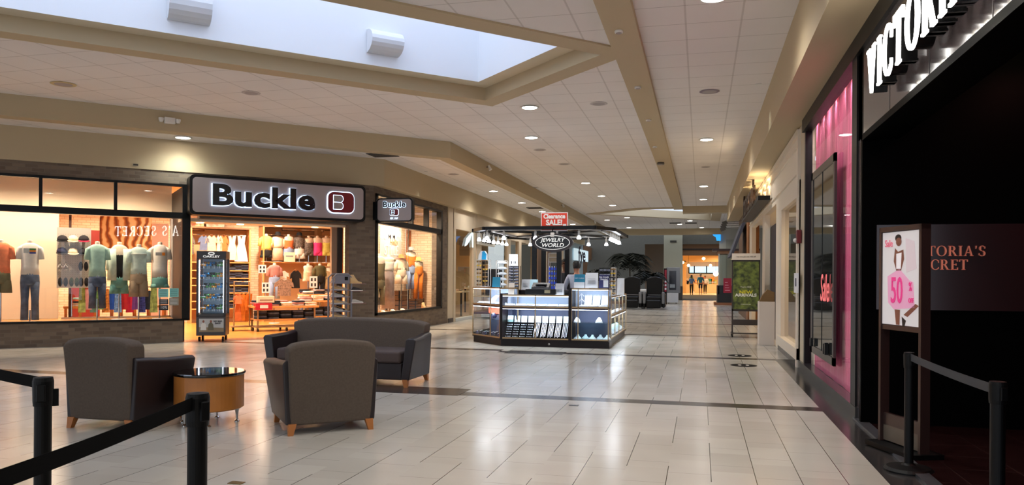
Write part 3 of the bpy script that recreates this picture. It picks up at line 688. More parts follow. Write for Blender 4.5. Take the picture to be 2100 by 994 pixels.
# stanchions
def at(px, d, z=0.0):
    c, s = math.cos(YAW), math.sin(YAW); u = (px - CX) / F_PX * d
    return (c * u - s * d, s * u + c * d, z)
POST = mat('stanchion black', (5, 5, 6), .45, spec=.2); BELT = mat('black webbing', (5, 5, 6), .85, spec=.1, bump=.3, bscale=1500)
BELTG = mat('charcoal webbing', (44, 46, 52), .7, bump=.3, bscale=1500)
def stanchion(loc, h, r, label, rz=0):
    o = thing('stanchion', label, 'stanchion', loc, rz, 'black belt barrier posts')
    MB().lathe([(.17, 0), (.17, .012), (.15, .03), (.05, .045), (r, .06)], 32).build('base', POST, o, smooth=False)
    MB().lathe([(r, .05), (r, h - .10)], 24).build('pole', POST, o)
    MB().lathe([(r * 1.12, h - .12), (r * 1.18, h - .10), (r * 1.22, h - .02), (r * 1.1, h - .004), (.001, h)], 24).build('cap', POST, o)
    box(-r * .5, r * .5, -r * 1.45, -r, h - .10, h - .03).build('belt_latch', POST, o, bevel=.004)
    return o
P1, P2 = at(90, 3.15), at(407, 2.75)
stanchion(P1, .985, .032, 'black belt barrier post at the left edge standing behind the nearer belt', 0.6)
stanchion(P2, .985, .034, 'black belt barrier post in front of the round table, nearest the camera', 1.2)
box(.0, .055, -.008, .012, .86, .93).build('receiver', POST, bpy.data.objects['stanchion'], rz=.3) if 'stanchion' in bpy.data.objects else None
def belt(a, b, za, zb, hw, label, m, sag=.015):
    mb = MB(); vs = []; n = 12
    for i in range(n + 1):
        t = i / n; x = a[0] + (b[0] - a[0]) * t; y = a[1] + (b[1] - a[1]) * t; z = za + (zb - za) * t - sag * 4 * t * (1 - t)
        vs += [(x, y, z - hw), (x, y, z + hw)]
    k = len(vs); d = Vector((b[1] - a[1], a[0] - b[0], 0)).normalized() * .002
    vs2 = [(v[0] + d.x, v[1] + d.y, v[2]) for v in vs]
    fs = [(2 * i, 2 * i + 1, 2 * i + 3, 2 * i + 2) for i in range(n)]
    mb.add(vs + vs2, fs + [(a_ + k, d_ + k, c_ + k, b_ + k) for a_, b_, c_, d_ in fs] + [(2 * i, 2 * i + 2, 2 * i + 2 + k, 2 * i + k) for i in range(n)] + [(2 * i + 1, 2 * i + 1 + k, 2 * i + 3 + k, 2 * i + 3) for i in range(n)])
    tag(mb.build('barrier_belt', m), label, 'barrier belt')
P3, P4 = at(-160, 1.55), at(-150, 4.1)
belt(P2, P3, .950, .930, .0235, 'wide black barrier belt crossing the lower left corner', BELT, .01)
belt(P1, P4, .955, .955, .0245, 'black barrier belt leaving the picture at the left edge from the farther post', BELT, .005)
stanchion(P3, .985, .032, 'black belt barrier post just outside the left edge, near', 0)
stanchion(P4, .985, .032, 'black belt barrier post just outside the left edge, far', 0)
P5, P6 = at(1866, 5.66), at(2048, 4.05)
stanchion(P5, .875, .032, 'black belt barrier post at the dark entrance, farther of the two', .3)
stanchion(P6, .875, .036, 'black belt barrier post at the lower right corner', .3)
belt(P5, P6, .84, .825, .026, 'charcoal barrier belt strung between the two posts at the dark entrance', BELTG, .01)
# easel poster "50% off"
EX0, EX1 = at(1816, 6.5), at(1894, 6.0)
a = Vector(EX0); b = Vector(EX1); wd = (b - a).length; rz = math.atan2(b.y - a.y, b.x - a.x)
def zz(py, d, px=1850): return EYE + (HY + (px - CX) * ROLL - py) / F_PX * d
zt, zb2 = zz(473, 6.25), zz(668, 6.25)
o = thing('poster_stand', 'tall dark floor stand with a glowing half price sale poster at the black entrance', 'sign stand', EX0, rz)
EDG = mat('dark bronze frame', (46, 30, 28), .35)
mb = MB(); mb.box(-.03, 0, -.04, .04, 0.05, zt + .04); mb.box(wd, wd + .03, -.04, .04, .05, zt + .04); mb.box(-.03, wd + .03, -.04, .04, zt, zt + .04); mb.box(0, wd, -.03, .03, zb2 - .04, zb2)
mb.build('frame', EDG, o)
box(-.06, wd + .06, -.14, .14, 0.01, .05).build('base', POST, o)
box(0, wd, -.012, .02, zz(880, 6.25), zz(855, 6.25) - .0 + .0).build('cross_rail', EDG, o)
box(0, wd, -.01, .01, .06, zz(858, 6.25)).build('lower_panel', mat('grey brown panel', (88, 80, 70), .5), o)
PB = mat('poster paper', (226, 222, 224), .5, emit=.07)
pp = box(0.005, wd - .005, -.03, -.015, zb2 + .005, zt - .005).build('poster', PB, o)
hh = zt - zb2
def pr(x0, x1, z0, z1, m, nm, y=-.032): return box(x0 * wd, x1 * wd, y, y + .002, zb2 + z0 * hh, zb2 + z1 * hh).build(nm, m, pp)
def ppoly(pts, m, nm, y=-.033): return MB().extrude([(p[0] * wd, y, zb2 + p[1] * hh) for p in pts], (0, .0015, 0)).build(nm, m, pp)
SK = mat('printed skin', (112, 66, 50), .5, emit=.15); PK = mat('printed pink', (232, 60, 140), .5, emit=.1); PKL = mat('printed pale pink', (236, 170, 204), .5, emit=.07)
ppoly([(.36, .82), (.44, .78), (.58, .80), (.60, .70), (.52, .58), (.40, .58), (.33, .68)], SK, 'printed_torso')
ppoly([(.40, .76), (.54, .77), (.52, .60), (.40, .60)], mat('printed white dress', (245, 240, 244), .5, emit=.07), 'printed_dress', -.034)
MB().sphere((.46 * wd, -.033, zb2 + .885 * hh), (.075 * wd, .002, .045 * hh)).build('printed_face', SK, pp)
MB().sphere((.44 * wd, -.031, zb2 + .925 * hh), (.085 * wd, .002, .040 * hh)).build('printed_hair', mat('printed hair', (36, 22, 18), .5), pp)
ppoly([(.64, .92), (.86, .88), (.92, .60), (.66, .56)], mat('printed blouse', (222, 206, 212), .5, emit=.07), 'printed_blouse')
ppoly([(.16, .52), (.48, .60), (.74, .48), (.84, .46), (.88, .20), (.34, .17), (.18, .24)], PKL, 'printed_shopping_bag')
ppoly([(.36, .17), (.50, .17), (.49, .01), (.40, .01)], SK, 'printed_leg'); ppoly([(.90, .24), (.98, .22), (.70, .10), (.60, .12)], SK, 'printed_leg')
ppoly([(.55, .10), (.66, .06), (.62, .0), (.57, .0)], mat('printed shoe', (20, 16, 18), .4), 'printed_shoe')
fx = (math.pi / 2, 0, 0)
text('lettering', 'Sale', mat('printed rose letter', (190, 90, 110), .5, emit=.3), pp, (.2 * wd, -.036, zb2 + .87 * hh), fx, .085, sx=.8)
text('lettering', '50', PK, pp, (.42 * wd, -.037, zb2 + .36 * hh), fx, .30, sx=.55, offset=.002)
text('lettering', '%', PK, pp, (.78 * wd, -.037, zb2 + .41 * hh), fx, .10, sx=.6)
text('lettering', 'OFF', PK, pp, (.80 * wd, -.037, zb2 + .27 * hh), fx, .055, sx=.7)
# dim sign inside the black shop
pz = 8.08
A = ony(1885, 530, pz); B = ony(2018, 530, pz)
o = thing('wall_sign', 'coppery two line shop name glowing dimly on the black inner wall', 'sign', ((A[0] + B[0]) / 2, pz, 0))
box(-.66, .95, -.03, .0, zz(628, 8.3), zz(472, 8.2)).build('glossy_panel', mat('glossy wine panel', (40, 12, 14), .15), o)
CU = mat('copper letter', (210, 120, 96), .3, metal=.6, emit=.10)
# serif capitals drawn from strokes: thin 'h' hair lines, thick stems, bracket serifs
def glyph(ch):
    th, tn, sf = .15, .06, .045      # thick, thin, serif height ; cap height 1
    def quad(a, b, w0, w1=None):
        w1 = w0 if w1 is None else w1
        return [(a[0] - w0 / 2, a[1]), (a[0] + w0 / 2, a[1]), (b[0] + w1 / 2, b[1]), (b[0] - w1 / 2, b[1])]
    def bar(x0, x1, z0, z1): return [(x0, z0), (x1, z0), (x1, z1), (x0, z1)]
    def bowl(cx, cz, rx, rz, t, a0, a1, n=18):
        o, i = [], []
        for k in range(n + 1):
            a = math.radians(a0 + (a1 - a0) * k / n); w = t * (0.35 + .65 * abs(math.cos(a)))
            o.append((cx + rx * math.cos(a), cz + rz * math.sin(a))); i.append((cx + (rx - w) * math.cos(a), cz + (rz - max(.055, w * .5)) * math.sin(a)))
        return [[o[k], o[k + 1], i[k + 1], i[k]] for k in range(n)]
    def stem(x): return [bar(x - th / 2, x + th / 2, 0, 1), bar(x - .15, x + .15, 0, sf), bar(x - .15, x + .15, 1 - sf, 1)]
    G = {'I': (.36, stem(.18)),
         'V': (.86, [quad((.43, 0), (.16, 1), .06, th + .02), quad((.45, 0), (.72, 1), .05, tn), bar(.0, .34, 1 - sf, 1), bar(.58, .86, 1 - sf, 1)]),
         'C': (.74, bowl(.44, .5, .42, .52, th, 48, 312) + [bar(.69, .74, .68, .90), bar(.70, .74, .12, .26)]),
         'T': (.74, [bar(.37 - th / 2, .37 + th / 2, 0, 1), bar(.22, .52, 0, sf), bar(.02, .72, 1 - .055, 1), bar(.0, .05, .78, 1), bar(.69, .74, .78, 1)]),
         'O': (.92, bowl(.46, .5, .45, .52, th, 0, 360, 32)),
         'R': (.82, stem(.18) + bowl(.34, .74, .30, .26, th, -90, 90) + [bar(.18, .36, .94, 1), bar(.18, .36, .48, .54), quad((.70, 0), (.42, .5), th, th), bar(.60, .84, 0, sf)]),
         'A': (.86, [quad((.70, 0), (.44, 1), th, .08), quad((.12, 0), (.42, 1), tn, .05), bar(.2, .62, .30, .36), bar(.0, .26, 0, sf), bar(.56, .86, 0, sf)]),
         'S': (.62, bowl(.31, .75, .25, .27, th, 40, 262) + bowl(.31, .25, .28, .27, th, -140, 82) + [bar(.52, .57, .72, .92), bar(.03, .08, .08, .28)]),
         'E': (.68, stem(.18) + [bar(.18, .62, 1 - .055, 1), bar(.18, .64, 0, .055), bar(.18, .5, .48, .54), bar(.58, .63, .80, 1), bar(.60, .66, 0, .22), bar(.48, .52, .40, .62)]),
         "'": (.22, [quad((.10, .70), (.12, 1), .03, .10)]), ' ': (.35, [])}
    return G[ch]
def serif(s, size, depth, gap=.16, sx=1.0):      # list of (char, x offset, MB) in the x-z plane
    out, x = [], 0
    for ch in s:
        w, polys = glyph(ch); mb = MB()
        for p in polys: mb.extrude([((q[0]) * size * sx, 0, q[1] * size) for q in p], (0, depth, 0))
        out.append((ch, x, mb)); x += (w + gap) * size * sx
    return out, x - gap * size * sx
for line, zc, sz in (("VICTORIA'S", ony(1950, 525, pz)[2], .096), ('SECRET', ony(1950, 553, pz)[2], .096)):
    L, tot = serif(line, sz, .02, .11)
    off = (B[0] - ((A[0] + B[0]) / 2)) - tot if line[0] == 'V' else (B[0] - (A[0] + B[0]) / 2) - tot - .15
    for ch, x, mb in L:
        if mb.v: mb.build('letter', CU, o, loc=(off + x, -.05, zc))
# big lit fascia lettering, faces the hall (-x); starts at the far end
XL = XR - .17; VT, VB = onx(1777, 108, XL), onx(1790, 184, XL)
so = thing('illuminated_shop_sign', 'large white glowing serif shop name standing off the polished grey fascia', 'sign', (XL, VT[1], VB[2]))
FACE = mat('white letter face', (255, 252, 246), .5, emit=6); SIDE = mat('black letter return', (10, 10, 10), .25)
CAPH = VT[2] - VB[2]
L, tot = serif("VICTORIA'S SECRET", CAPH, .02, .20, .95)
LB, _ = serif("VICTORIA'S SECRET", CAPH, .11, .20, .95)
for (ch, x, mb), (_, _, mb2) in zip(L, LB):
    if not mb.v: continue
    f = mb.build('letter', FACE, so, loc=(0, -x, 0), rz=-math.pi / 2)
    mb2.build('letter_return', SIDE, f, loc=(0, .021, 0))
# 'Sale' frame in the pink window
fo = thing('window_display_frame', 'black framed mirror panel with a pink Sale script in the pink window', 'display frame', (XR - .0, 0, 0))
ya, yb = onx(1664, 400, XR)[1], onx(1711, 400, XR)[1]
za0, za1 = 0.37, 2.92
mb = MB(); t = .10
mb.box(.0, .03, yb, yb + .10, za0, za1); mb.box(.0, .03, ya - .14, ya, za0, za1); mb.box(.0, .03, yb, ya, za0, za0 + t); mb.box(.0, .03, yb, ya, za1 - t, za1)
mb.build('frame', mat('satin dark frame', (52, 44, 42), .3), fo)
box(.01, .03, yb + .10, ya - .14, za0 + t, za1 - t).build('mirror_panel', mat('dark mirror', (110, 112, 108), .04, metal=.9), fo)
box(.004, .012, (ya + yb) / 2 - .004, (ya + yb) / 2 + .004, za0 + t, za1 - t).build('joint', BLACKMETAL, fo)
text('lettering', 'Sale', mat('pink neon script', (255, 120, 120), .4, emit=.2), fo, (-.012, yb + .62, 1.28), face_rot(-math.pi / 2), .50, sx=.9, shear=.2)
mb = MB(); mb.box(-.04, .0, yb + .38, yb + .44, .47, .62); mb.box(-.04, .0, yb + .50, yb + .56, .47, .6); mb.box(-.04, 0, ya - .3, ya - .22, .47, .58); mb.build('hinge', BLACKMETAL, fo)
# papers on the pier
p = onx(1643, 560, XR - .03)
o = thing('paper_notice', 'white paper notice with a dark square mark on the boutique pier', 'notice', (XR - .06, 13.02, 0))
box(-.012, .004, -.32, .18, onx(1640, 600, XR)[2], onx(1640, 560, XR)[2]).build('sheet', mat('white paper', (225, 225, 228), .6), o)
box(-.015, -.012, -.14, -.02, onx(1640, 587, XR)[2], onx(1640, 570, XR)[2]).build('mark', mat('navy print', (40, 42, 70), .6), o)
o = thing('fire_strobe', 'small dark red fire alarm strobe on the cream pier', 'fire alarm', (XR - .05, 12.85, onx(1642, 488, XR)[2]))
box(-.03, .04, -.08, .08, -.09, .12).build('body', mat('alarm red', (104, 18, 24), .4), o, bevel=.008); MB().sphere((-.04, .02, -.04), .035).build('lens', TRIMW, o)
# boutique sign letters
o = thing('boutique_sign', 'dark block letters of a boutique name standing on a black sign shelf', 'sign', (XR - .30, 0, 3.31))
y1, y0 = onx(1583, 375, XR)[1] + .2, onx(1543, 425, XR)[1]
text('lettering', "francesca's", mat('sign brown', (70, 48, 36), .4), o, (0.0, (y0 + y1) / 2, .22), face_rot(-math.pi / 2), .95, depth=.05, offset=.012, sx=1.15)
o['label'] = "dark lower case letters of a boutique name above the white storefront"
box(.0, .26, y1 - .3, y0 + .2, -.13, -.03).build('shelf', BLACKMETAL, o)
# doorway of the boutique: pale box, holder, dark curtain
o = thing('entry_pedestal', 'tall white box pedestal at the boutique doorway', 'pedestal', (1.21, 17.12, 0))
box(0, .32, 0, .45, 0, .93).build('body', mat('white laminate', (214, 202, 190), .5), o, bevel=.004)
o = thing('bag_holder', 'brown cardboard bag holder standing on the white pedestal', 'box', (1.22, 17.14, .93))
MB().extrude([(0, 0, 0), (.30, 0, 0), (.30, 0, .20), (.16, 0, .26), (.05, 0, .12)], (0, .2, 0)).build('card', mat('kraft card', (120, 92, 56), .8), o)
struct('wall_shop', box(XR + .14, XR + .2, 18.6, 20.0, 0, 2.7), mat('dark doorway panel', (44, 36, 44), .6))
for i in range(5):
    for j in range(3):
        o = thing('boutique_shelf_item', 'small pastel box on the lit boutique shelf, %s shelf, %s along' % (ORD[i], ORD[j]), 'box', (4.1, 15 + j * 3.0 + i * .4, .5 + i * .42), 0, 'boxes on the boutique shelves')
        box(0, .2, 0, .3, 0, .2).build('carton', mat('pastel %d' % (i % 3), [(230, 180, 150), (240, 230, 200), (160, 120, 90)][i % 3], .6), o, bevel=.01)
        if j == 0:
            s = thing('wall_shelf', 'long cream boutique wall shelf, %s from the floor' % ORD[i], 'shelf', (4.0, 14.5, .47 + i * .42), 0, 'boutique wall shelves'); box(0, .4, 0, 9, 0, .03).build('board', MATS['white laminate'], s)
# new arrivals easel
o = thing('easel_sign', 'wheeled black easel holding a green NEW ARRIVALS poster', 'sign stand', (0.74, 19.55, 0))
w_, h_ = .66, 1.0
FRM = mat('dark easel frame', (52, 42, 36), .4)
zt, zb3 = zz(535, 19.0, 1525), zz(633, 19.0, 1525)
mb = MB(); mb.box(0, .035, 0, .035, .09, zt); mb.box(w_ - .035, w_, 0, .035, .09, zt); mb.box(0, w_, 0, .035, zt - .02, zt + .02); mb.box(0, w_, 0, .035, zb3 - .05, zb3); mb.box(0, w_, -.02, .055, zz(665, 19, 1525), zz(658, 19, 1525) + .05)
mb.build('frame', FRM, o)
mb = MB(); mb.box(-.01, .03, -.3, .3, .07, .10); mb.box(w_ - .03, w_ + .01, -.3, .3, .07, .10); mb.box(0, w_, -.02, .02, .07, .1); mb.build('foot_rail', FRM, o)
for x in (.01, w_ - .01):
    for y in (-.28, .28): MB().tube([(x - .015, y, .035), (x + .015, y, .035)], .035, 12).build('caster', BLACKMETAL, o)
m, nt, b, tc, X, Y, Z = newmat('green meadow print', .5)
n = nt.nodes.new('ShaderNodeTexNoise'); n.inputs['Scale'].default_value = 9; n.inputs['Detail'].default_value = 8; nt.links.new(tc.outputs['Object'], n.inputs['Vector'])
rp = nt.nodes.new('ShaderNodeValToRGB'); rp.color_ramp.elements[0].color = rgb((38, 52, 20)); rp.color_ramp.elements[1].color = rgb((118, 132, 56)); rp.color_ramp.elements[0].position = .35; rp.color_ramp.elements[1].position = .65
nt.links.new(n.outputs['Fac'], rp.inputs[0]); nt.links.new(rp.outputs[0], b.inputs['Base Color'])
ps = box(.03, w_ - .03, -.012, .0, zb3, zt - .02).build('poster', m, o)
text('lettering', 'NEW', mat('lime print', (214, 206, 50), .5), ps, (w_ / 2, -.016, zz(588, 19, 1525) - .13), fx, .11, sx=1.2, offset=.004)
text('lettering', 'ARRIVALS', mat('cream print', (236, 236, 222), .5), ps, (w_ / 2, -.016, zz(602, 19, 1525) - .03), fx, .10, sx=1.15, offset=.004)
text('lettering', "They're HERE", MATS['cream print'], ps, (w_ / 2, -.016, zz(588, 19, 1525) + .0), fx, .045)
text('lettering', 'STOREWIDE SALE', MATS['cream print'], ps, (w_ / 2, -.016, zb3 + .12), fx, .03)
hc = box(0, w_, -.02, .02, zt + .02, zt + .18).build('header_card', mat('cream card', (222, 210, 194), .6), o)
text('lettering', 'buy one get one 50% off', mat('grey print', (120, 110, 100), .6), hc, (w_ / 2, -.024, zt + .10), fx, .045)
# floor decals
DB = mat('decal black', (12, 12, 12), .7, spec=.1)
for (px, py, lab) in ((1517, 729, 'round black floor sticker with feet marks, farther of two'), (1525, 749, 'round black floor sticker with feet marks, nearer of two')):
    q = onz(px, py); o = thing('floor_sticker', lab, 'floor sticker', (q[0], q[1], 0.001), 0, 'round distance stickers on the floor')
    MB().lathe([(.001, 0), (.21, 0), (.21, .002), (.001, .002)], 32).build('disc', DB, o)
    for s in (-1, 1):
        MB().ell([(.0025, s * .06, 0.02, .028, .075), (.003, s * .06, .02, .028, .075)], 12).build('footprint', mat('decal white', (200, 196, 186), .5), o)
q = onz(1177, 831); o = thing('floor_plate', 'small brass and black cover plate set in the floor', 'floor plate', (q[0], q[1], .001)); box(-.05, .05, -.035, .035, 0, .003).build('cover', mat('plate dark', (40, 38, 36), .3), o); box(-.02, .02, -.02, .02, .003, .004).build('screw_cap', CH, o)
q = onz(485, 990); o = thing('floor_plate', 'brass cover plate in the floor at the bottom edge of the picture', 'floor plate', (q[0], q[1], .001)); box(-.05, .05, -.03, .03, 0, .003).build('cover', mat('plate brass', (120, 96, 50), .3, metal=.6), o)
# ---- awning shop and showcase on the right, far
o = thing('awning', 'steep dark blue grey awning panel hung beside the orange wood pier', 'awning', (0, 0, 0))
a0, a1 = ony(1529.5, 455, 27.6), ony(1497, 525, 27.6)
MB().extrude([(a0[0] - .10, 27.6, a0[2]), (a0[0], 27.6, a0[2]), (a1[0] + .09, 27.6, a1[2]), (a1[0], 27.6, a1[2])], (0, 3.0, 0)).build('cloth', mat('awning slate', (76, 80, 96), .7), o)
struct('wall_right', box(XR, XR + .15, 27.2, 33.5, 0, ZS), mat('timber bistro front', (104, 74, 48), .5, noise=.2))
o = thing('sign_light_rail', 'bundle of thin bracket arms carrying grey flood lamps above the awning', 'light rail', (0, 0, 0))
for i, (py) in enumerate((455, 459, 463, 468)):
    A_, B_ = ony(1484, py, 30.8), (XR + .02, 30.8, ony(1515, py - 2, 30.8)[2]); MB().tube([A_, B_], .012).build('arm', mat('arm grey', (150, 148, 142), .4, metal=.5), o)
for i in range(4):
    A_ = ony(1483 - i * 1.5, 455 + i * 4.5, 30.8); MB().extrude([(A_[0] - .05, 30.8 - i * .05, A_[2]), (A_[0] + .12, 30.8 - i * .05, A_[2] + .06), (A_[0] + .18, 30.8 - i * .05, A_[2] - .06), (A_[0], 30.8 - i * .05, A_[2] - .13)], (0, .03, 0)).build('flood_head', mat('flood grey', (96, 94, 92), .4), o)
Yk = 43.0
x0, x1 = ony(1471, 560, Yk)[0], ony(1499, 560, Yk)[0]
def zf(py, Yv, px=1480): return ony(px, py, Yv)[2]
o = thing('showcase_booth', 'dark topped glass showcase booth at the far right of the hall', 'display case', (x0, Yk, 0))
W_ = 2.2
box(-.25, W_, -.1, 2.2, zf(514, Yk), zf(510, Yk)).build('roof', mat('booth roof', (60, 34, 26), .4), o); box(.0, W_, 0, 2.1, zf(520, Yk), zf(514, Yk)).build('cornice', mat('booth timber', (150, 104, 66), .5), o)
for x in (0.05, 1.0): box(x, x + .06, 0, .06, .6, zf(520, Yk)).build('post', mat('booth post', (190, 186, 172), .4), o)
MB().sheet([(.05, .03, .8), (W_, .03, .8), (W_, .03, zf(520, Yk)), (.05, .03, zf(520, Yk))]).build('pane', glass('booth glass', (200, 210, 205), 2), o)
box(0, W_, .0, 2.1, .12, zf(585, Yk)).build('cabinet', mat('booth black', (22, 22, 24), .3), o); box(-.15, W_, -.15, 2.2, 0, .14).build('wood_base', mat('booth wood base', (150, 92, 54), .5), o)
for k in range(3): MB().lathe([(.04, 0), (.07, .02), (.05, .06), (.001, .1)], 10).build('bowl', TRIMW, o, loc=(.45 + .28 * k, .25, zf(585, Yk)))
o2 = thing('red_sign', 'small dark red notice hung on the far glass booth', 'sign', (x0 + .32, Yk - .12, zf(600, Yk)))
box(0, .42, 0, .02, 0, zf(570, Yk) - zf(600, Yk)).build('board', mat('crimson board', (170, 26, 52), .5), o2)
for k in range(4): box(.08, .34 - .04 * k, -.004, 0, .12 + .14 * k, .15 + .14 * k).build('text_line', mat('sign pink print', (236, 160, 170), .5), o2)
# blue bird sign
p = ony(1474, 484, 50.0)
o = thing('blue_sign', 'small bright blue bird shaped blade sign at the top of the far grey wall', 'sign', (p[0], 50.1, p[2]))
MB().extrude([(-.42, 0, .22), (.0, 0, .22), (.12, 0, .22), (.12, 0, -.28), (-.12, 0, -.28), (-.18, 0, -.05), (-.34, 0, .05)], (0, .1, 0)).build('bird', mat('sign azure', (40, 150, 235), .4, emit=.6), o)
# ================================================================ KIOSK
GOLD = mat('pale gold frame', (176, 150, 112), .35, metal=.7); DKW = mat('dark cherry kick', (22, 11, 11), .35, spec=.3)
LED_ = mat('case light strip', (214, 232, 255), .5, emit=5)
CASEIN = mat('case lining', (170, 186, 210), .6)
RIM = mat('wine deck edge', (60, 22, 26), .35)
def showcase(label, loc, rz, W, D, H, split, ncol=(0.5,), back=True, light=True, shelf=()):
    o = thing('display_case', label, 'display case', loc, rz, 'glass showcases of the jewellery kiosk')
    box(-.01, W + .01, .04, D, 0, .13).build('kick', DKW, o)
    box(0, W, 0, D, .13, .155).build('bottom_deck', DKW, o)
    fr = MB(); t = .018
    for x in (0, W - t): fr.box(x, x + t, 0, t, .15, H)
    for c in ncol: fr.box(c * W - t / 2, c * W + t / 2, 0, t, .15, H)
    for z in (.15, split - .0, H - .03): fr.box(0, W, 0, t, z, z + .03)
    fr.box(0, t, 0, D, H - .03, H); fr.box(W - t, W, 0, D, H - .03, H); fr.box(0, t, D - t, D, .15, H); fr.box(W - t, W, D - t, D, .15, H)
    fr.build('frame', GOLD, o)
    box(t, W - t, .02, D - .02, split - .03, split).build('wine_deck', RIM, o)
    g = MB().sheet([(t, .008, .16), (W - t, .008, .16), (W - t, .008, H), (t, .008, H)])
    g.sheet([(.008, .02, .16), (.008, D - .02, .16), (.008, D - .02, H), (.008, .02, H)]); g.sheet([(W - .008, .02, .16), (W - .008, D - .02, .16), (W - .008, D - .02, H), (W - .008, .02, H)])
    g.build('glass', CASEGLASS, o)
    MB().sheet([(0, 0, H), (W, 0, H), (W, D, H), (0, D, H)]).build('glass_top', CASEGLASS, o)
    if back: box(.02, W - .02, D - .03, D - .01, split, H - .02).build('back_panel', CASEIN, o); box(.02, W - .02, D - .03, D - .01, .16, split - .03).build('back_panel', mat('blue grey lining', (60, 66, 92), .6), o)
    for z in shelf: box(.02, W - .02, .06, D - .05, z, z + .008).build('shelf', glass('shelf glass', (210, 235, 235), 3), o)
    if light:
        box(.02, W - .02, .02, .035, H - .040, H - .031).build('light_strip', LED_, o)
        box(.02, W - .02, .02, .035, split - .042, split - .033).build('light_strip', LED_, o)
        for zz2, pw in ((H - .05, 2.2), (split - .055, 4.5)):
            ld = bpy.data.lights.new('case_lamp', 'AREA'); ld.shape = 'RECTANGLE'; ld.size = W * .94; ld.size_y = .02; ld.energy = pw * W; ld.color = (.78, .90, 1.0)
            lo = bpy.data.objects.new('case_lamp', ld); COL.objects.link(lo); lo.parent = o; lo.location = (W / 2, .035, zz2); lo.rotation_euler = (math.radians(28), 0, 0)
    return o
YF = 15.30
KH, KL = 1.20, 1.03
cs_front = showcase('long low front showcase with necklaces on black pads, centre of the kiosk', (-3.98, YF, 0), 0, 1.43, .50, 1.06, .80, (.5,))
box(-.02, .03, -.01, .50, .13, 1.08).build('end_post', DKW, cs_front); box(1.40, 1.46, -.01, .50, .13, 1.2).build('end_post', DKW, cs_front)
cs_right = showcase('tall bright corner showcase at the right end of the kiosk front', (-2.53, YF, 0), 0, .76, .50, KH, .80, (.19,), shelf=(.50,))
La = math.atan2(-1.0, 1.0)
cs_left = showcase('tall angled showcase at the left end of the kiosk with a salmon lining', (-4.86, 16.18, 0), math.atan2(YF - 16.18, -3.98 + 4.86) , 1.19, .45, KH, .82, (.66,), shelf=(.52,))
cs_side = showcase('long side showcase of the kiosk facing the right aisle', (-1.78, YF + .52, 0), math.pi / 2, 3.3, .5, KL, .62, (.25, .5, .75), shelf=(.42,))
for rz_, loc, W, lab in ((math.pi, (-2.3, 19.75, 0), 2.0, 'rear showcase of the kiosk, mostly hidden behind the counters'), (-math.pi / 2, (-4.98, 19.5, 0), 2.9, 'left side showcase of the kiosk, hidden behind the angled case')):
    showcase(lab, loc, rz_, W, .5, 1.0, .62, (.5,), light=False)
# jewellery: black sloped pads with silver strands
SIL = mat('silver', (232, 234, 238), .3, metal=.35); PADM = mat('black velvet pad', (4, 4, 5), .95, spec=.05); PADG = mat('pale green chain card', (196, 206, 190), .6)
WHITEV = mat('white velvet', (222, 226, 234), .8)
def strands(mb, w, h, n, sl=.0):
    for k in range(n):
        x = w * (k + .5) / n; mb.tube([(x, -.006, h * .97), (x - .01, -.008, h * .5), (x - .015, -.010, h * (.08 + .06 * (k % 3)))], .0035, 5); mb.sphere((x - .015, -.012, h * (.07 + .06 * (k % 3))), .009, 6, 4)
for k in range(9):
    o = thing('necklace_board', 'black sloped board of silver necklaces in the front showcase, %s from the left' % ORD[k], 'jewellery display', (-3.93 + k * .148, YF + .12, .165), 0, 'necklace boards in the front showcase')
    MB().extrude([(0, 0, 0), (0, .16, 0), (0, .24, .30), (0, .21, .31)], (.135, 0, 0)).build('board', PADM, o)
    mb = MB()
    if k < 4:
        for a in range(6):
            for b_ in range(4): mb.sphere((.02 + b_ * .03 + .004 * (a % 2), .0 + .045 * a * .8 - .004, .03 + .047 * a), .010, 6, 4)
    else:
        for q in range(4): mb.tube([(.02 + q * .03, .195, .30), (.014 + q * .03, .068, .13), (.01 + q * .03, .004, .03 + .02 * (q % 2))], .006, 5); mb.sphere((.01 + q * .03, .006, .03 + .02 * (q % 2)), .011, 6, 4)
    mb.build('chains', SIL, o)
    o2 = thing('chain_rack', 'upper rack of pale hanging chains in the front showcase, %s from the left' % ORD[k], 'jewellery display', (-3.93 + k * .148, YF + .34, .44), 0, 'chain racks in the front showcase')
    MB().extrude([(0, 0, 0), (0, .02, 0), (0, .06, .17), (0, .04, .17)], (.12, 0, 0)).build('card', PADG, o2)
    mb = MB(); [mb.tube([(.012 + q * .018, .036, .168), (.004 + q * .018, -.006, .0)], .005, 5) for q in range(6)]; mb.build('chains', SIL, o2)
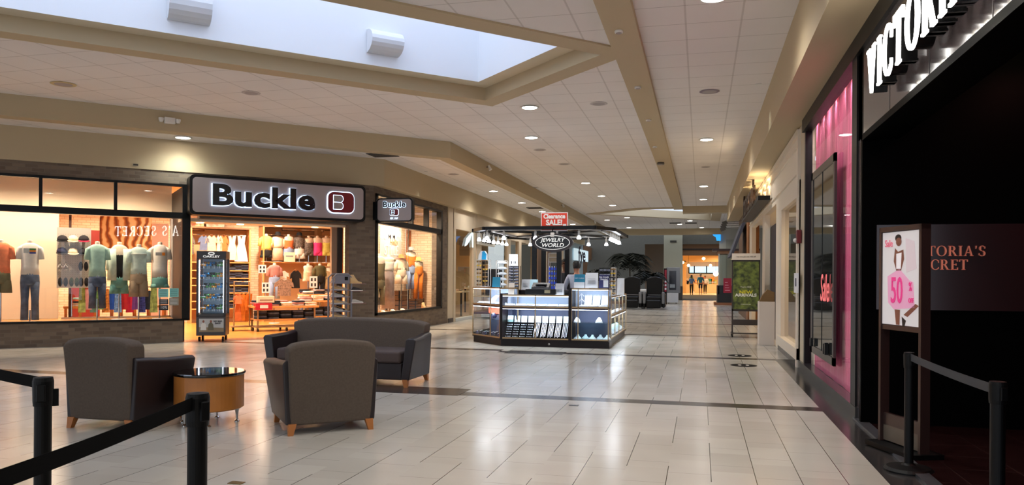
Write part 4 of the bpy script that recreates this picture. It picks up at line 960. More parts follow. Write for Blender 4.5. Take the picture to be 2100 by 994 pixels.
# rings and small trays on upper decks
def ring_tray(loc, rz, w, lab, n=8, hump=True):
    o = thing('ring_tray', lab, 'jewellery tray', loc, rz, 'small jewellery trays in the showcases')
    box(0, w, 0, .16, 0, .015).build('tray', WHITEV, o, bevel=.004)
    mb = MB()
    for k in range(n):
        x = w * (k + .5) / n
        for y in (.04, .11): mb.sphere((x, y, .026), (.011, .009, .014), 6, 4)
    mb.build('rings', SIL, o); return o
for k in range(6): ring_tray((-3.92 + .225 * k, YF + .06, .83), 0, .20, 'white tray of rings in the upper deck of the front showcase, %s from the left' % ORD[k])
for k in range(3): ring_tray((-2.36 + .19 * k, YF + .06, .83), 0, .17, 'white tray of small pieces in the upper right corner case, %s from the left' % ORD[k])
for k in range(3):
    o = thing('bracelet_stand', 'white stepped stand of silver bracelets in the upper right corner case, %s from the left' % ORD[k], 'jewellery display', (-2.30 + .17 * k, YF + .26, .83), 0, 'bracelet stands')
    MB().extrude([(0, 0, 0), (0, .14, 0), (0, .14, .22), (0, .09, .22), (0, .09, .14), (0, .04, .14), (0, .04, .07), (0, 0, .07)], (.15, 0, 0)).build('stand', WHITEV, o)
    mb = MB()
    for r in range(3):
        for q in range(5): mb.tube([(.015 + q * .03, .045 * r + .0, .10 + .07 * r), (.028 + q * .03, .045 * r - .006, .075 + .07 * r), (.015 + q * .03, .045 * r, .08 + .07 * r)], .006, 5)
    mb.build('bracelets', SIL, o)
o = thing('earring_tree', 'silver earring tree in the upper right corner case', 'jewellery display', (-2.36, YF + .3, .83))
MB().lathe([(.05, 0), (.05, .01), (.006, .02), (.006, .26)], 12).build('stem', SIL, o); MB().tube([(-.05, 0, .2), (0, 0, .26), (.05, 0, .2)], .006).build('arm', SIL, o); MB().tube([(-.05, 0, .1), (0, 0, .15), (.05, 0, .1)], .006).build('arm', SIL, o)
for k in range(5):
    o = thing('necklace_bust', 'white necklace collar lying in the right corner case, %s from the left' % ORD[k], 'jewellery display', (-2.42 + .15 * k, YF + .16 + .07 * (k % 2), .16), 0, 'white necklace collars')
    MB().ell([(0, 0, 0, .085, .10), (.03, 0, .02, .075, .08), (.07, 0, .05, .03, .03), (.10, 0, .06, .02, .015)], 16).build('collar', WHITEV, o, smooth=True)
    MB().tube([(.06 * math.cos(a), -.02 + .075 * math.sin(a), .028) for a in [math.pi * (1 + j / 8) for j in range(9)]], .005, 5).build('necklace', SIL, o)
for k in range(2):
    o = thing('necklace_bust', 'white necklace collar on the glass shelf of the right corner case, %s' % ORD[k], 'jewellery display', (-2.44 + .45 * k, YF + .2, .51), 0, 'white necklace collars')
    MB().ell([(0, 0, 0, .075, .09), (.04, 0, .03, .06, .06), (.10, 0, .05, .02, .02)], 16).build('collar', WHITEV, o, smooth=True)
    MB().tube([(.055 * math.cos(a), -.02 + .065 * math.sin(a), .03) for a in [math.pi * (1 + j / 8) for j in range(9)]], .004, 5).build('necklace', SIL, o)
la = math.atan2(YF - 16.18, .88); lc, lsn = math.cos(la), math.sin(la)
def lw(x, y, z): return (-4.86 + lc * x - lsn * y, 16.18 + lsn * x + lc * y, z)
for k in range(4): ring_tray(lw(.06 + .28 * k, .08, .85), la, .24, 'white lit tray in the upper left angled case, %s from the left' % ORD[k])
for k in range(2):
    o = thing('bracelet_stand', 'white bracelet stand in the upper left angled case, %s from the left' % ORD[k], 'jewellery display', lw(.3 + .45 * k, .28, .85), la, 'bracelet stands')
    MB().extrude([(0, 0, 0), (0, .14, 0), (0, .14, .18), (0, .05, .12), (0, 0, .06)], (.22, 0, 0)).build('stand', WHITEV, o); mb = MB(); [mb.tube([(.02 + q * .03, -.004, .08), (.02 + q * .03, .06, .135)], .006, 5) for q in range(6)]; mb.build('bracelets', SIL, o)
BEADC = [mat('violet glass bead', (92, 84, 120), .15, spec=.8), mat('smoky bead', (60, 52, 58), .15, spec=.8), SIL]
for k in range(22):
    o = thing('watch', 'dark banded watch on the floor of the left angled case, %s from its left' % ORD[k], 'watch', lw(.08 + .052 * k, .08 + .09 * (k % 3), .17 + .012 * (k % 2)), la + .6 * k, 'watches heaped in the left case')
    R = []; MB().tube([(.03 * math.cos(a), 0, .035 + .03 * math.sin(a)) for a in [2 * math.pi * j / 12 for j in range(12)] + [0]], .008, 6).build('band', BEADC[k % 2], o)
    MB().lathe([(.001, 0), (.018, 0), (.018, .008), (.001, .008)], 12).build('dial', SIL, o, loc=(0, 0, .066))
o = thing('watch_block', 'salmon orange display block in the left angled case', 'jewellery display', lw(.12, .34, .62), la); box(0, .62, 0, .10, 0, .14).build('block', mat('salmon card', (206, 84, 56), .6), o, bevel=.004); box(.02, .60, -.003, 0, .02, .12).build('face', mat('salmon face', (220, 100, 70), .6), o)
o = thing('lining_panel', 'terracotta backing cloth inside the left angled case', 'cloth', lw(.05, .45, .17), la); box(0, .8, 0, .012, 0, .6).build('cloth', mat('terracotta cloth', (168, 96, 72), .8), o)
for k in range(2):
    o = thing('watch_cushion', 'dark blue watch cushion on the shelf of the left angled case, %s' % ORD[k], 'jewellery display', lw(.62 + .28 * k, .2, .53), la, 'watch cushions')
    MB().sphere((0, 0, .06), (.06, .05, .055)).build('cushion', mat('navy cushion', (34, 34, 70), .5), o); MB().lathe([(.001, 0), (.03, 0), (.03, .01), (.001, .01)], 12).build('dial', SIL, o, loc=(0, -.02, .11))
for k in range(14):
    o = thing('necklace_board', 'narrow slanted pad of chains in the side showcase, %s from the front' % ORD[k], 'jewellery display', (-2.16, YF + .62 + .22 * k, .17), 0, 'slanted pads in the side showcase')
    MB().extrude([(0, 0, .22), (.03, 0, .24), (.34, 0, .02), (.30, 0, 0)], (0, .17, 0)).build('board', PADM if k % 3 == 0 else mat('grey velvet pad', (132, 134, 132), .8), o)
    mb = MB(); [mb.tube([(.03, .02 + .03 * q, .247), (.33, .02 + .03 * q, .035)], .004, 5) for q in range(5)]; mb.build('chains', SIL, o)
    o = ring_tray((-1.86, YF + .62 + .22 * k, .64), math.pi / 2, .19, 'tray of bracelets on the upper deck of the side showcase, %s from the front' % ORD[k], 6)
o = thing('kick_panel_knob', 'round steel lock in the kick board under the front showcase', 'lock', (-2.98, YF + .025, .06)); MB().tube([(0, 0, 0), (0, .02, 0)], .02, 12).build('rim', CH, o); MB().tube([(0, -.003, 0), (0, 0, 0)], .01, 10).build('keyhole', BLACKMETAL, o)
# kiosk canopy
ZK = 2.42
oc = thing('kiosk_canopy', 'black eight sided overhead lighting frame of the jewellery kiosk on four dark posts', 'canopy', (-3.2, 17.3, 0))
OCT = [(-1.55, -1.35), (-1.15, -1.95), (1.12, -1.95), (1.42, -1.25), (1.42, 1.5), (1.1, 2.1), (-1.2, 2.1), (-1.55, 1.5)]
def loopbar(mb, P, z, hw, hh, sc=1.0):
    n = len(P)
    for i in range(n):
        a, b = Vector((P[i][0] * sc, P[i][1] * sc, 0)), Vector((P[(i + 1) % n][0] * sc, P[(i + 1) % n][1] * sc, 0)); d = (b - a).normalized(); q = Vector((-d.y, d.x, 0)) * hw; a = a - d * hw; b = b + d * hw
        mb.add([(*(a - q)[:2], z - hh), (*(b - q)[:2], z - hh), (*(b + q)[:2], z - hh), (*(a + q)[:2], z - hh), (*(a - q)[:2], z + hh), (*(b - q)[:2], z + hh), (*(b + q)[:2], z + hh), (*(a + q)[:2], z + hh)],
               [(0, 3, 2, 1), (4, 5, 6, 7), (0, 1, 5, 4), (1, 2, 6, 5), (2, 3, 7, 6), (3, 0, 4, 7)])
    return mb
loopbar(MB(), OCT, ZK, .05, .035).build('outer_rail', BLACKMETAL, oc)
loopbar(MB(), OCT, ZK + .0, .02, .02, .80).build('inner_rail', mat('light rail', (170, 170, 168), .4, metal=.5), oc)
mb = MB()
for i in range(8): a, b = OCT[i], (OCT[i][0] * .3, OCT[i][1] * .3); mb.tube([(a[0], a[1], ZK), (b[0], b[1], ZK)], .018)
loopbar(mb, OCT, ZK, .03, .03, .3)
mb.build('spokes', BLACKMETAL, oc)
for x, y in ((-.40, -.55), (.16, -.55), (-.40, .5), (.16, .5)): box(x - .05, x + .05, y - .05, y + .05, 0, ZK).build('post', BLACKMETAL, oc)
mb = MB(); mb.box(-.40, .16, -.55, -.50, 1.1, 1.14); mb.box(-.40, .16, -.55, -.50, 2.2, 2.24); mb.build('cross_rail', BLACKMETAL, oc)
# oval sign
sy = 17.3 - 2.05
oc_s = ony(1133, 497, sy)
o = thing('oval_sign', 'black oval kiosk sign with white italic lettering hanging from the canopy front', 'sign', (oc_s[0], sy, oc_s[2]))
def ellm(rx, rz_, y0, y1, n=48): return MB().extrude([(rx * math.cos(2 * math.pi * k / n), y0, rz_ * math.sin(2 * math.pi * k / n)) for k in range(n)], (0, y1 - y0, 0))
ellm(.415, .185, 0, .10).build('rim', mat('brown black rim', (40, 26, 24), .3), o)
ellm(.355, .145, -.006, 0).build('white_line', mat('sign white', (225, 225, 222), .5, emit=.3), o)
ellm(.343, .133, -.010, -.005).build('face', mat('sign black', (8, 8, 9), .3), o)
text('lettering', 'JEWELRY', MATS['sign white'], o, (0, -.014, .048), fx, .108, sx=1.1, shear=.25, offset=.001)
text('lettering', 'WORLD', MATS['sign white'], o, (0, -.014, -.058), fx, .108, sx=1.15, shear=.25, offset=.001)
box(-.04, .04, -.03, .06, .11, .20).build('clip_lamp', TRIMW, o, bevel=.01); MB().tube([(0, 0, .18), (0, 0, ZK - oc_s[2])], .012).build('hanger', BLACKMETAL, o)
# sale sign
p0, p1 = ony(1107, 473, sy), ony(1163, 434, sy)
o = thing('sale_sign', 'red clearance sale placard with white border standing on the kiosk canopy', 'sign', (p0[0], sy + .1, ZK + .035))
W_, H_ = p1[0] - p0[0], p1[2] - ZK - .035
box(0, W_, 0, .01, -.10, H_).build('board', mat('placard white', (232, 226, 226), .6), o)
box(.018, W_ - .018, -.003, 0, -.08, H_ - .018).build('red_face', mat('placard red', (220, 62, 34), .6), o)
text('lettering', 'Clearance', mat('placard letter', (245, 240, 236), .6), o, (W_ / 2, -.007, H_ * .70), fx, .125, sx=.88, offset=.006)
text('lettering', 'SALE!', mat('placard letter', (245, 240, 236), .6), o, (W_ / 2, -.007, H_ * .25), fx, .15, sx=.95, offset=.006)
box(W_ * .82, W_ * .94, -.006, -.003, -.03, .04).build('price_mark', MATS['placard letter'], o)
# canopy spot heads
sp0 = thing('canopy_spotlight', 'x', 'spotlight', (0, 0, 0), 0, 'white spotlights on the kiosk canopy')
MB().tube([(0, 0, 0), (0, 0, -.05)], .008, 6).build('stem', TRIMW, sp0); box(-.022, .022, -.02, .02, -.15, -.04).build('can', mat('lamp can', (196, 194, 190), .5), sp0, bevel=.006)
MB().lathe([(.025, -.14), (.045, -.19), (.040, -.205), (.001, -.21)], 12).build('bulb', mat('spot bulb', (240, 246, 255), .5, emit=12), sp0)
sp_pts = []
for i in range(7): t = i / 6; sp_pts.append((-1.45, -1.35 + 2.4 * t, 'left rail'))
for x in (-1.15, -.78, -.1, .36, .82): sp_pts.append((x * .98, -1.88, 'front rail'))
for i in range(5): sp_pts.append((1.36, -1.1 + .42 * i, 'right rail'))
for x in (-.9, .55, .98): sp_pts.append((x, 1.6 * .8, 'rear rail'))
cnt = {}
for i, (x, y, wh) in enumerate(sp_pts):
    k = cnt.get(wh, 0); cnt[wh] = k + 1
    o = sp0 if i == 0 else dup(sp0)
    o.location = (-3.2 + x, 17.3 + y, ZK - .02); o['label'] = 'white kiosk spotlight on the %s, %s along' % (wh, ORD[k])
for x, y in ((-1.0, -1.2), (.8, -1.2), (.9, 0.8), (-1.0, .8)): spot(oc, ZK - .25, 20, (.92, .96, 1), math.radians(130), loc=(x, y), r=.08)
# things standing on the counters
PAP = mat('white card', (222, 226, 230), .6); TEAL = mat('teal card', (32, 134, 168), .5); NAVY = mat('navy card', (40, 44, 96), .5)
def card(px0, px1, py0, py1, Yv, m, lab, name='counter_sign', ztop=None, lean=.06, cat='sign'):
    a, b = ony(px0, py1, Yv), ony(px1, py0, Yv); o = thing(name, lab, cat, (a[0], Yv, a[2]))
    W, Hh = b[0] - a[0], b[2] - a[2]
    c = MB().extrude([(0, 0, 0), (W, 0, 0), (W, lean, Hh), (0, lean, Hh)], (0, .006, 0)).build('card', m, o)
    MB().extrude([(0, .01, 0), (0, lean + .06, 0), (0, lean + .006, Hh * .8)], (W, 0, 0)).build('easel_back', mat('clear acrylic', (190, 196, 200), .2), o)
    return o, W, Hh
Yc = YF + .25
KT = KH + .004
def fix(o, z): o.location.z = z
for (px0, px1, py0, py1, m, lab, z) in ((1177, 1199, 560, 588, TEAL, 'teal and white card sign on the tall corner case, leftmost of three', KT), (1200, 1226, 557, 588, PAP, 'white framed notice on the tall corner case, middle of three', KT),
     (1228, 1249, 561, 588, NAVY, 'navy no credit needed sign on the tall corner case, rightmost of three', KT), (1009, 1025, 567, 587, TEAL, 'small teal brochure holder on the angled left case', KT),
     (1069, 1086, 561, 582, PAP, 'white open booklet panel behind the counter, left leaf', 1.14), (1086, 1102, 561, 582, mat('pale cyan card', (190, 226, 236), .5), 'pale blue booklet panel behind the counter, right leaf', 1.14),
     (1138, 1156, 574, 597, PAP, 'white printed notice leaning beside the cash register', 1.06), (1042, 1054, 571, 594, mat('cream card', (214, 200, 180), .6), 'cream card standing on the counter near the visor rack', 1.06),
     (1265, 1280, 562, 597, PAP, 'white sheet holder at the right rear of the kiosk', 1.03)):
    Yv = {1265: 17.2, 1069: 16.6, 1086: 16.6}.get(px0, Yc)
    if px0 == 1009: Yv = 15.8
    o, W, Hh = card(px0, px1, py0, py1, Yv, m, lab); fix(o, z)
    if px0 in (1177,): box(0, W, -.003, .0, 0, Hh * .42).build('white_band', PAP, o); text('lettering', 'GIFT CARDS', PAP, o, (W / 2, .02, Hh * .7), fx, .035)
    if px0 == 1228: text('lettering', 'No Credit\nNeeded', PAP, o, (W / 2, .02, Hh * .75), fx, .045, offset=.001); box(W * .45, W * .92, -.004, 0.0, .02, Hh * .6).build('leaflet', PAP, o)
    if m == PAP and px0 != 1265:
        mb = MB(); [mb.box(W * .2, W * .8, -.003, .012, Hh * (.3 + .1 * q), Hh * (.3 + .1 * q) + .004) for q in range(4)]; mb.build('text_lines', mat('grey text', (130, 134, 140), .6), o)
# counter in the middle with register
o = thing('service_counter', 'dark low service counter inside the kiosk', 'counter', (-4.0, 16.5, 0)); box(0, 1.5, 0, .5, 0, 1.12).build('body', DKW, o); box(-.02, 1.52, -.02, .52, 1.12, 1.14).build('worktop', mat('counter top', (50, 36, 34), .3), o)
o = thing('cash_register', 'black cash register with sloped keypad behind the front showcase', 'cash register', (-3.5, YF + .12, 1.064))
box(0, .62, 0, .33, 0, .11).build('drawer', BLACKMETAL, o, bevel=.01); MB().extrude([(.12, 0.02, .11), (.12, .3, .11), (.12, .3, .22), (.12, .22, .24), (.12, .04, .15)], (.36, 0, 0)).build('keyboard_housing', mat('register black', (26, 26, 28), .4), o); box(.40, .52, -.004, .0, .03, .09).build('label_plate', mat('beige plate', (140, 130, 100), .5), o); box(.2, .42, .06, .16, .20, .215).build('keys', mat('register keys', (80, 82, 86), .5), o)
for k in range(6): MB().box(.16 + .04 * k, .19 + .04 * k, .035, .05, .155, .17).build('key', MATS['register keys'], o)
# eyewear spinner racks
def rack(label, loc, w, h, rows, cols, item, frame_m, back=None):
    o = thing('display_rack', label, 'display rack', loc)
    mb = MB(); mb.box(0, .012, 0, .012, 0, h); mb.box(w - .012, w, 0, .012, 0, h); mb.box(0, w, 0, .012, h - .012, h); mb.box(0, w, 0, .2, 0, .012); mb.box(0, .012, .19, .2, 0, h); mb.box(w - .012, w, .19, .2, 0, h); mb.build('frame', frame_m, o)
    if back: box(w * .42, w * .6, .08, .10, 0, h).build('mirror_strip', back, o)
    for r in range(rows):
        for c in range(cols): item(loc, (w / cols) * (c + .5), h * (r + .5) / rows, r, c, w / cols)
    return o
LENS = [mat('amber lens', (120, 84, 30), .1, spec=.8), mat('dark lens', (22, 20, 24), .1, spec=.8), mat('yellow lens', (196, 160, 40), .1, spec=.8)]
def shades(where):
    def f(loc, x, z, r, c, cw):
        o = thing('sunglasses', 'pair of sunglasses on the %s, %s row from the bottom, %s column' % (where, ORD[r], ORD[c]), 'sunglasses', (loc[0] + x, loc[1] - .01, loc[2] + z), 0, 'sunglasses on the ' + where)
        mb = MB(); [mb.sphere((s * .03, 0, 0), (.026, .006, .020), 8, 6) for s in (-1, 1)]; mb.build('lenses', LENS[(r + c) % 3], o)
        MB().tube([(-.06, .06, .01), (-.058, 0, .012), (0, -.006, .014), (.058, 0, .012), (.06, .06, .01)], .004, 5).build('frame', GOLD, o)
    return f
def visors(where):
    def f(loc, x, z, r, c, cw):
        o = thing('sun_visor', 'white sun visor on the %s, %s from the bottom' % (where, ORD[r]), 'visor', (loc[0] + x, loc[1] - .0, loc[2] + z), 0, 'white visors on the clear rack')
        MB().extrude([(.11 * math.cos(math.pi * k / 10), -.05 * math.sin(math.pi * k / 10) * 0 - .0, .05 * math.sin(math.pi * k / 10)) for k in range(11)], (0, .012, 0)).build('brim', PAP, o)
        MB().tube([(-.1, .01, 0), (0, .03, -.02), (.1, .01, 0)], .008, 5).build('band', mat('visor band', (160, 166, 176), .5), o)
    return f
def boxes(where):
    def f(loc, x, z, r, c, cw):
        o = thing('wallet_pack', 'dark packet, %s, %s row up, %s column' % (where, ORD[r], ORD[c]), 'packet', (loc[0] + x, loc[1], loc[2] + z), 0, 'packets on the ' + where)
        box(-cw * .42, cw * .42, -.01, .02, -.03, .02).build('packet', mat('slate packet', (46, 48, 70), .4), o); box(-cw * .42, cw * .42, -.012, -.01, .0, .006).build('edge', SIL, o)
    return f
ACR = mat('acrylic frame', (196, 190, 184), .2)
z0 = KT
def rk(px0, px1, py0, Yv, z, label, rows, cols, item, back=None, fm=None):
    a = ony(px0, 560, Yv); b = ony(px1, py0, Yv); return rack(label, (a[0], Yv, z), b[0] - a[0], b[2] - z, rows, cols, item, fm or ACR, back), a, b
LK = 16.2
r1, a, b = rk(976, 1002, 532, LK + .1, KT, 'clear spinner rack of sunglasses on the left of the kiosk', 7, 2, shades('left clear spinner rack'), BLACKMETAL)
o = thing('rack_topper', 'white and cyan curved header on top of the left sunglasses rack', 'sign', (a[0] + .05, LK + .1, b[2])); 
MB().extrude([(0, 0, 0), (.18, 0, 0), (.19, 0, .12), (.14, 0, .19), (.06, 0, .19), (.01, 0, .1)], (0, .12, 0)).build('white_side', PAP, o)
MB().extrude([(.08, -.004, 0), (.18, -.004, 0), (.19, -.004, .12), (.14, -.004, .19), (.09, -.004, .17)], (0, .003, 0)).build('cyan_face', mat('cyan card', (20, 150, 205), .5), o)
r2, a, b = rk(1017, 1042, 534, LK, 1.06, 'clear rack of white visors', 6, 1, visors('clear visor rack'))
r3, a, b = rk(1043, 1064, 545, LK + .2, 1.06, 'dark rack of wallets under the price card', 9, 2, boxes('dark wallet rack'), None, BLACKMETAL)
o, W, Hh = card(1044, 1062, 521, 545, LK + .2, PAP, 'white price card reading one for 15 dollars above the wallet rack', 'price_card', lean=0)
text('lettering', '1', mat('black print', (40, 40, 46), .6), o, (W / 2, -.004, Hh * .72), fx, .06); text('lettering', '$ 15', MATS['black print'], o, (W / 2, -.004, Hh * .3), fx, .07, offset=.001)
r4, a, b = rk(1229, 1252, 549, 17.4, 1.03, 'black rack of small goods behind the navy sign', 6, 3, boxes('black rack behind the navy sign'), None, BLACKMETAL)
r5, a, b = rk(1253, 1262, 548, 17.0, 1.03, 'narrow spinner with round lenses at the right of the kiosk', 7, 1, shades('narrow right spinner'))
r6, a, b = rk(1124, 1146, 527, 17.0, 1.14, 'blue lit rack of small bottles in the middle of the kiosk', 1, 1, lambda *a: None)
BLU = mat('blue bottle', (36, 70, 190), .2, emit=.15); WB = mat('white blue cap', (200, 216, 240), .4)
for r in range(5):
    for c in range(4):
        o = thing('bottle', 'small blue bottle, middle kiosk rack, %s shelf up, %s from left' % (ORD[r], ORD[c]), 'bottle', (a[0] + .035 + .055 * c, 17.0, 1.16 + .105 * r), 0, 'blue bottles on the kiosk rack')
        MB().lathe([(.001, 0), (.02, 0), (.02, .05), (.008, .06), (.008, .065)], 10).build('body', BLU, o); MB().lathe([(.011, .062), (.011, .09), (.001, .09)], 8).build('cap', WB, o)
o = thing('counter_sign', 'white sheet sign above the blue bottle rack', 'sign', (a[0], 17.02, 1.75)); box(0, b[0] - a[0], 0, .01, 0, .22).build('sheet', mat('dim sheet', (176, 168, 160), .6), o); box(.02, .2, -.002, 0, .02, .2).build('print', mat('beige print', (150, 130, 104), .6), o)

# ================================================================ PEOPLE
def skin_obj(name, verts, edges, radii, m, parent, sub=2, root=0):
    me = bpy.data.meshes.new(name); me.from_pydata(verts, edges, []); me.materials.append(m)
    o = bpy.data.objects.new(name, me); COL.objects.link(o); o.parent = parent
    md = o.modifiers.new('skin', 'SKIN'); md.use_smooth_shade = True
    if not me.skin_vertices: bpy.ops.object.select_all(action='DESELECT'); bpy.context.view_layer.objects.active = o; bpy.ops.mesh.customdata_skin_add()
    for i, r in enumerate(radii):
        r = r if isinstance(r, tuple) else (r, r); me.skin_vertices[0].data[i].radius = r
        me.skin_vertices[0].data[i].use_root = (i == root)
    sb_ = o.modifiers.new('sub', 'SUBSURF'); sb_.levels = sub; sb_.render_levels = sub
    return o
def person(label, loc, rz, h, skin, hairm, shirtm, pantm, long_sleeve=False, shorts=False, arm=None, lean=0.0, step=0.0, shoem=None, name='person', detail=True, female=False):
    k = h / 1.75; o = thing(name, label, 'person', loc, rz); o.scale = (k, k, k)
    L = lambda x, y, z: (x, y + lean * max(0, z - .95), z)
    V, E_, R = [], [], []
    def add(p, r, par=None):
        V.append(p); R.append(r)
        if par is not None: E_.append((par, len(V) - 1))
        return len(V) - 1
    pel = add(L(0, 0, .97), (.13, .10)); sp = add(L(0, .01, 1.12), (.125, .09), pel); ch = add(L(0, 0, 1.32), (.145, .10), sp); nk0 = add(L(0, -.01, 1.45), (.075, .065), ch)
    nk = add(L(0, 0, 1.53), .052, nk0); h1 = add(L(0, .015, 1.60), (.068, .078), nk); h2 = add(L(0, .01, 1.68), (.078, .092), h1); add(L(0, .0, 1.735), (.05, .06), h2)
    add(L(0, .115, 1.635), .016, h1); add(L(.078, 0, 1.64), .014, h1); add(L(-.078, 0, 1.64), .014, h1)
    arm = arm or {}
    sh = {}
    for s in (-1, 1):
        S = add(L(s * .175, 0, 1.41), .055, ch); a = arm.get(s, [(s * .23, -.01, 1.13), (s * .245, .08, .89)])
        Ee = add(L(*a[0]), .040, S); Wr = add(L(*a[1]), .027, Ee); d = (Vector(a[1]) - Vector(a[0])).normalized()
        pm = Vector(a[1]) + d * .06; Pm = add(L(*pm), (.032, .016), Wr)
        if detail:
            for q, (off, ln) in enumerate(((-.026, .070), (-.009, .080), (.009, .076), (.026, .060))):
                f1 = pm + d * ln * .55 + Vector((0, off, 0)); f2 = pm + d * ln + Vector((-s * .015, off * 1.1, 0)); i1 = add(L(*f1), .009, Pm); add(L(*f2), .007, i1)
            t1 = Vector(a[1]) + d * .03 + Vector((0, .035, 0)); i1 = add(L(*t1), .010, Wr); add(L(*(t1 + d * .04 + Vector((0, .01, 0)))), .008, i1)
        sh[s] = a
    legs = {}
    for s in (-1, 1):
        st = step * s; H_ = add((s * .09, 0, .90), .085, pel); Kn = add((s * .095, .02 + st * .4, .50), .055, H_); An = add((s * .095, st - .02, .09), .036, Kn); He = add((s * .1, st - .0, .04), .035, An); add((s * .105, st + .14, .03), (.036, .026), He)
        legs[s] = st
    body = skin_obj('body', V, E_, R, skin, o, 2)
    # shirt
    V, E_, R = [], [], []
    pel = add(L(0, 0, .93), (.150, .118)); sp = add(L(0, .01, 1.12), (.148, .112), pel); ch = add(L(0, 0, 1.32), (.165, .120), sp); add(L(0, -.005, 1.44), (.09, .08), ch)
    for s in (-1, 1):
        S = add(L(s * .178, 0, 1.405), .070, ch); a = sh[s]; mid = tuple((Vector((s * .178, 0, 1.405)) + Vector(a[0])) / 2)
        m1 = add(L(*mid), .060, S); e1 = add(L(*a[0]), .052, m1)
        if long_sleeve: add(L(*a[1]), .036, e1)
    skin_obj('shirt', V, E_, R, shirtm, o, 2)
    V, E_, R = [], [], []
    pel = add(L(0, 0, .98), (.142, .112))
    for s in (-1, 1):
        st = legs[s]; H_ = add((s * .09, 0, .88), .098, pel); Kn = add((s * .095, .02 + st * .4, .50), .070, H_)
        if not shorts: add((s * .095, st - .02, .10), .048, Kn)
    skin_obj('shorts' if shorts else 'trousers', V, E_, R, pantm, o, 2)
    for s in (-1, 1):
        MB().ell([(0, s * .1, .06 + legs[s], .045, .12), (.035, s * .1, .05 + legs[s], .044, .115), (.075, s * .1, .0 + legs[s], .038, .05)], 14).build('shoe', shoem or BLACKMETAL, o, smooth=True)
    hz = MB().ell([(1.60, 0, -.035, .078, .062), (1.65, 0, -.025, .090, .088), (1.70, 0, -.012, .090, .100), (1.745, 0, .0, .078, .090), (1.775, 0, .0, .045, .055), (1.782, 0, 0, .01, .01)], 18)
    if female: hz = MB().ell([(1.52, 0, -.06, .06, .04), (1.60, 0, -.04, .09, .07), (1.66, 0, -.03, .098, .092), (1.72, 0, -.01, .096, .105), (1.77, 0, .0, .065, .07), (1.79, 0, 0, .01, .01)], 18)
    hb = hz.build('hair', hairm, o, smooth=True); hb.location = (0, lean * .72, 0)
    ey = MB(); [ey.sphere((s * .03, .093, 1.665), .010, 8, 6) for s in (-1, 1)]; e = ey.build('eyes', mat('eye dark', (30, 24, 22), .3), o); e.location = (0, lean * .72, 0)
    mo = MB().sphere((0, .088, 1.585), (.024, .008, .006), 8, 4).build('mouth', mat('lips', (140, 80, 74), .5), o); mo.location = (0, lean * .72, 0)
    return o
SKN = mat('skin tan', (176, 124, 98), .55); SKD = mat('skin brown', (120, 80, 60), .55); HB = mat('black hair', (18, 15, 15), .6); HG = mat('grey hair', (120, 112, 104), .7)
q = ony(1183, 560, 17.6)
person('man with short black hair in a pale grey shirt, seen from behind inside the kiosk', (q[0], 17.6, 0), 0.3, 1.78, SKN, HB, mat('pale grey shirt', (176, 182, 200), .8, noise=.08, nscale=60), mat('dark trousers', (28, 28, 34), .8), long_sleeve=True,
       arm={-1: [(-.27, .05, 1.16), (-.20, .26, 1.05)], 1: [(.25, .08, 1.16), (.14, .28, 1.08)]}, lean=.06)
q = ony(1154, 560, 18.3)
person('man in black clothes facing the camera behind the kiosk posts', (q[0] + .06, 18.3, 0), math.pi + .3, 1.84, SKD, HB, mat('black shirt', (20, 20, 24), .8), mat('black trousers', (18, 18, 20), .8), long_sleeve=True)
q = ony(1012, 560, 18.6)
o = thing('office_chair', 'tall black backrest of a chair behind the left racks of the kiosk', 'chair', (q[0], 18.6, 0))
box(-.22, .22, 0, .08, .9, 1.62).build('backrest', mat('chair black', (18, 18, 22), .6), o, bevel=.06, seg=4); box(-.24, .24, -.45, .02, .70, .78).build('seat', MATS['chair black'], o, bevel=.03); MB().tube([(0, -.2, .05), (0, -.2, .7)], .03).build('column', CH, o)
for k in range(5): a_ = 2 * math.pi * k / 5; MB().tube([(0, -.2, .07), (.28 * math.cos(a_), -.2 + .28 * math.sin(a_), .04)], .02).build('leg', BLACKMETAL, o)
YP = 70.5
q = ony(1436.5, 602, YP)
person('man in a teal polo shirt and navy shorts walking into the department store', (q[0], YP, .012), .1, 1.86, SKN, HG, mat('teal polo', (40, 126, 164), .8), mat('navy shorts', (38, 44, 74), .8), shorts=True, step=.1, shoem=TRIMW, arm={-1: [(-.27, -.02, 1.13), (-.25, .02, .9)], 1: [(.27, .0, 1.13), (.30, .10, .90)]})
q = ony(1418, 602, YP)
pw = person('woman in a blue top and black capri trousers beside the man in teal', (q[0], YP, .012), -.1, 1.72, SKN, HB, mat('blue top', (84, 124, 190), .8), mat('black capris', (16, 16, 20), .8), step=-.08, arm={-1: [(-.25, .02, 1.13), (-.2, .2, 1.0)], 1: [(.25, .02, 1.13), (.2, .22, 1.05)]}, female=True)
o = thing('handbag', 'black handbag hanging at the side of the woman in blue', 'bag', (q[0] - .30, YP - .02, .93)); box(-.12, .06, -.09, .1, 0, .30).build('body', BLACKMETAL, o, bevel=.05, seg=3); MB().tube([(-.04, 0, .28), (.05, 0, .55), (.1, .02, .50)], .012).build('strap', BLACKMETAL, o)
q = ony(1446, 590, 76)
person('shop worker in a white shirt facing out beyond the man in teal', (q[0], 76, .012), math.pi, 1.7, SKN, HB, PAP, BLACKMETAL, detail=False)

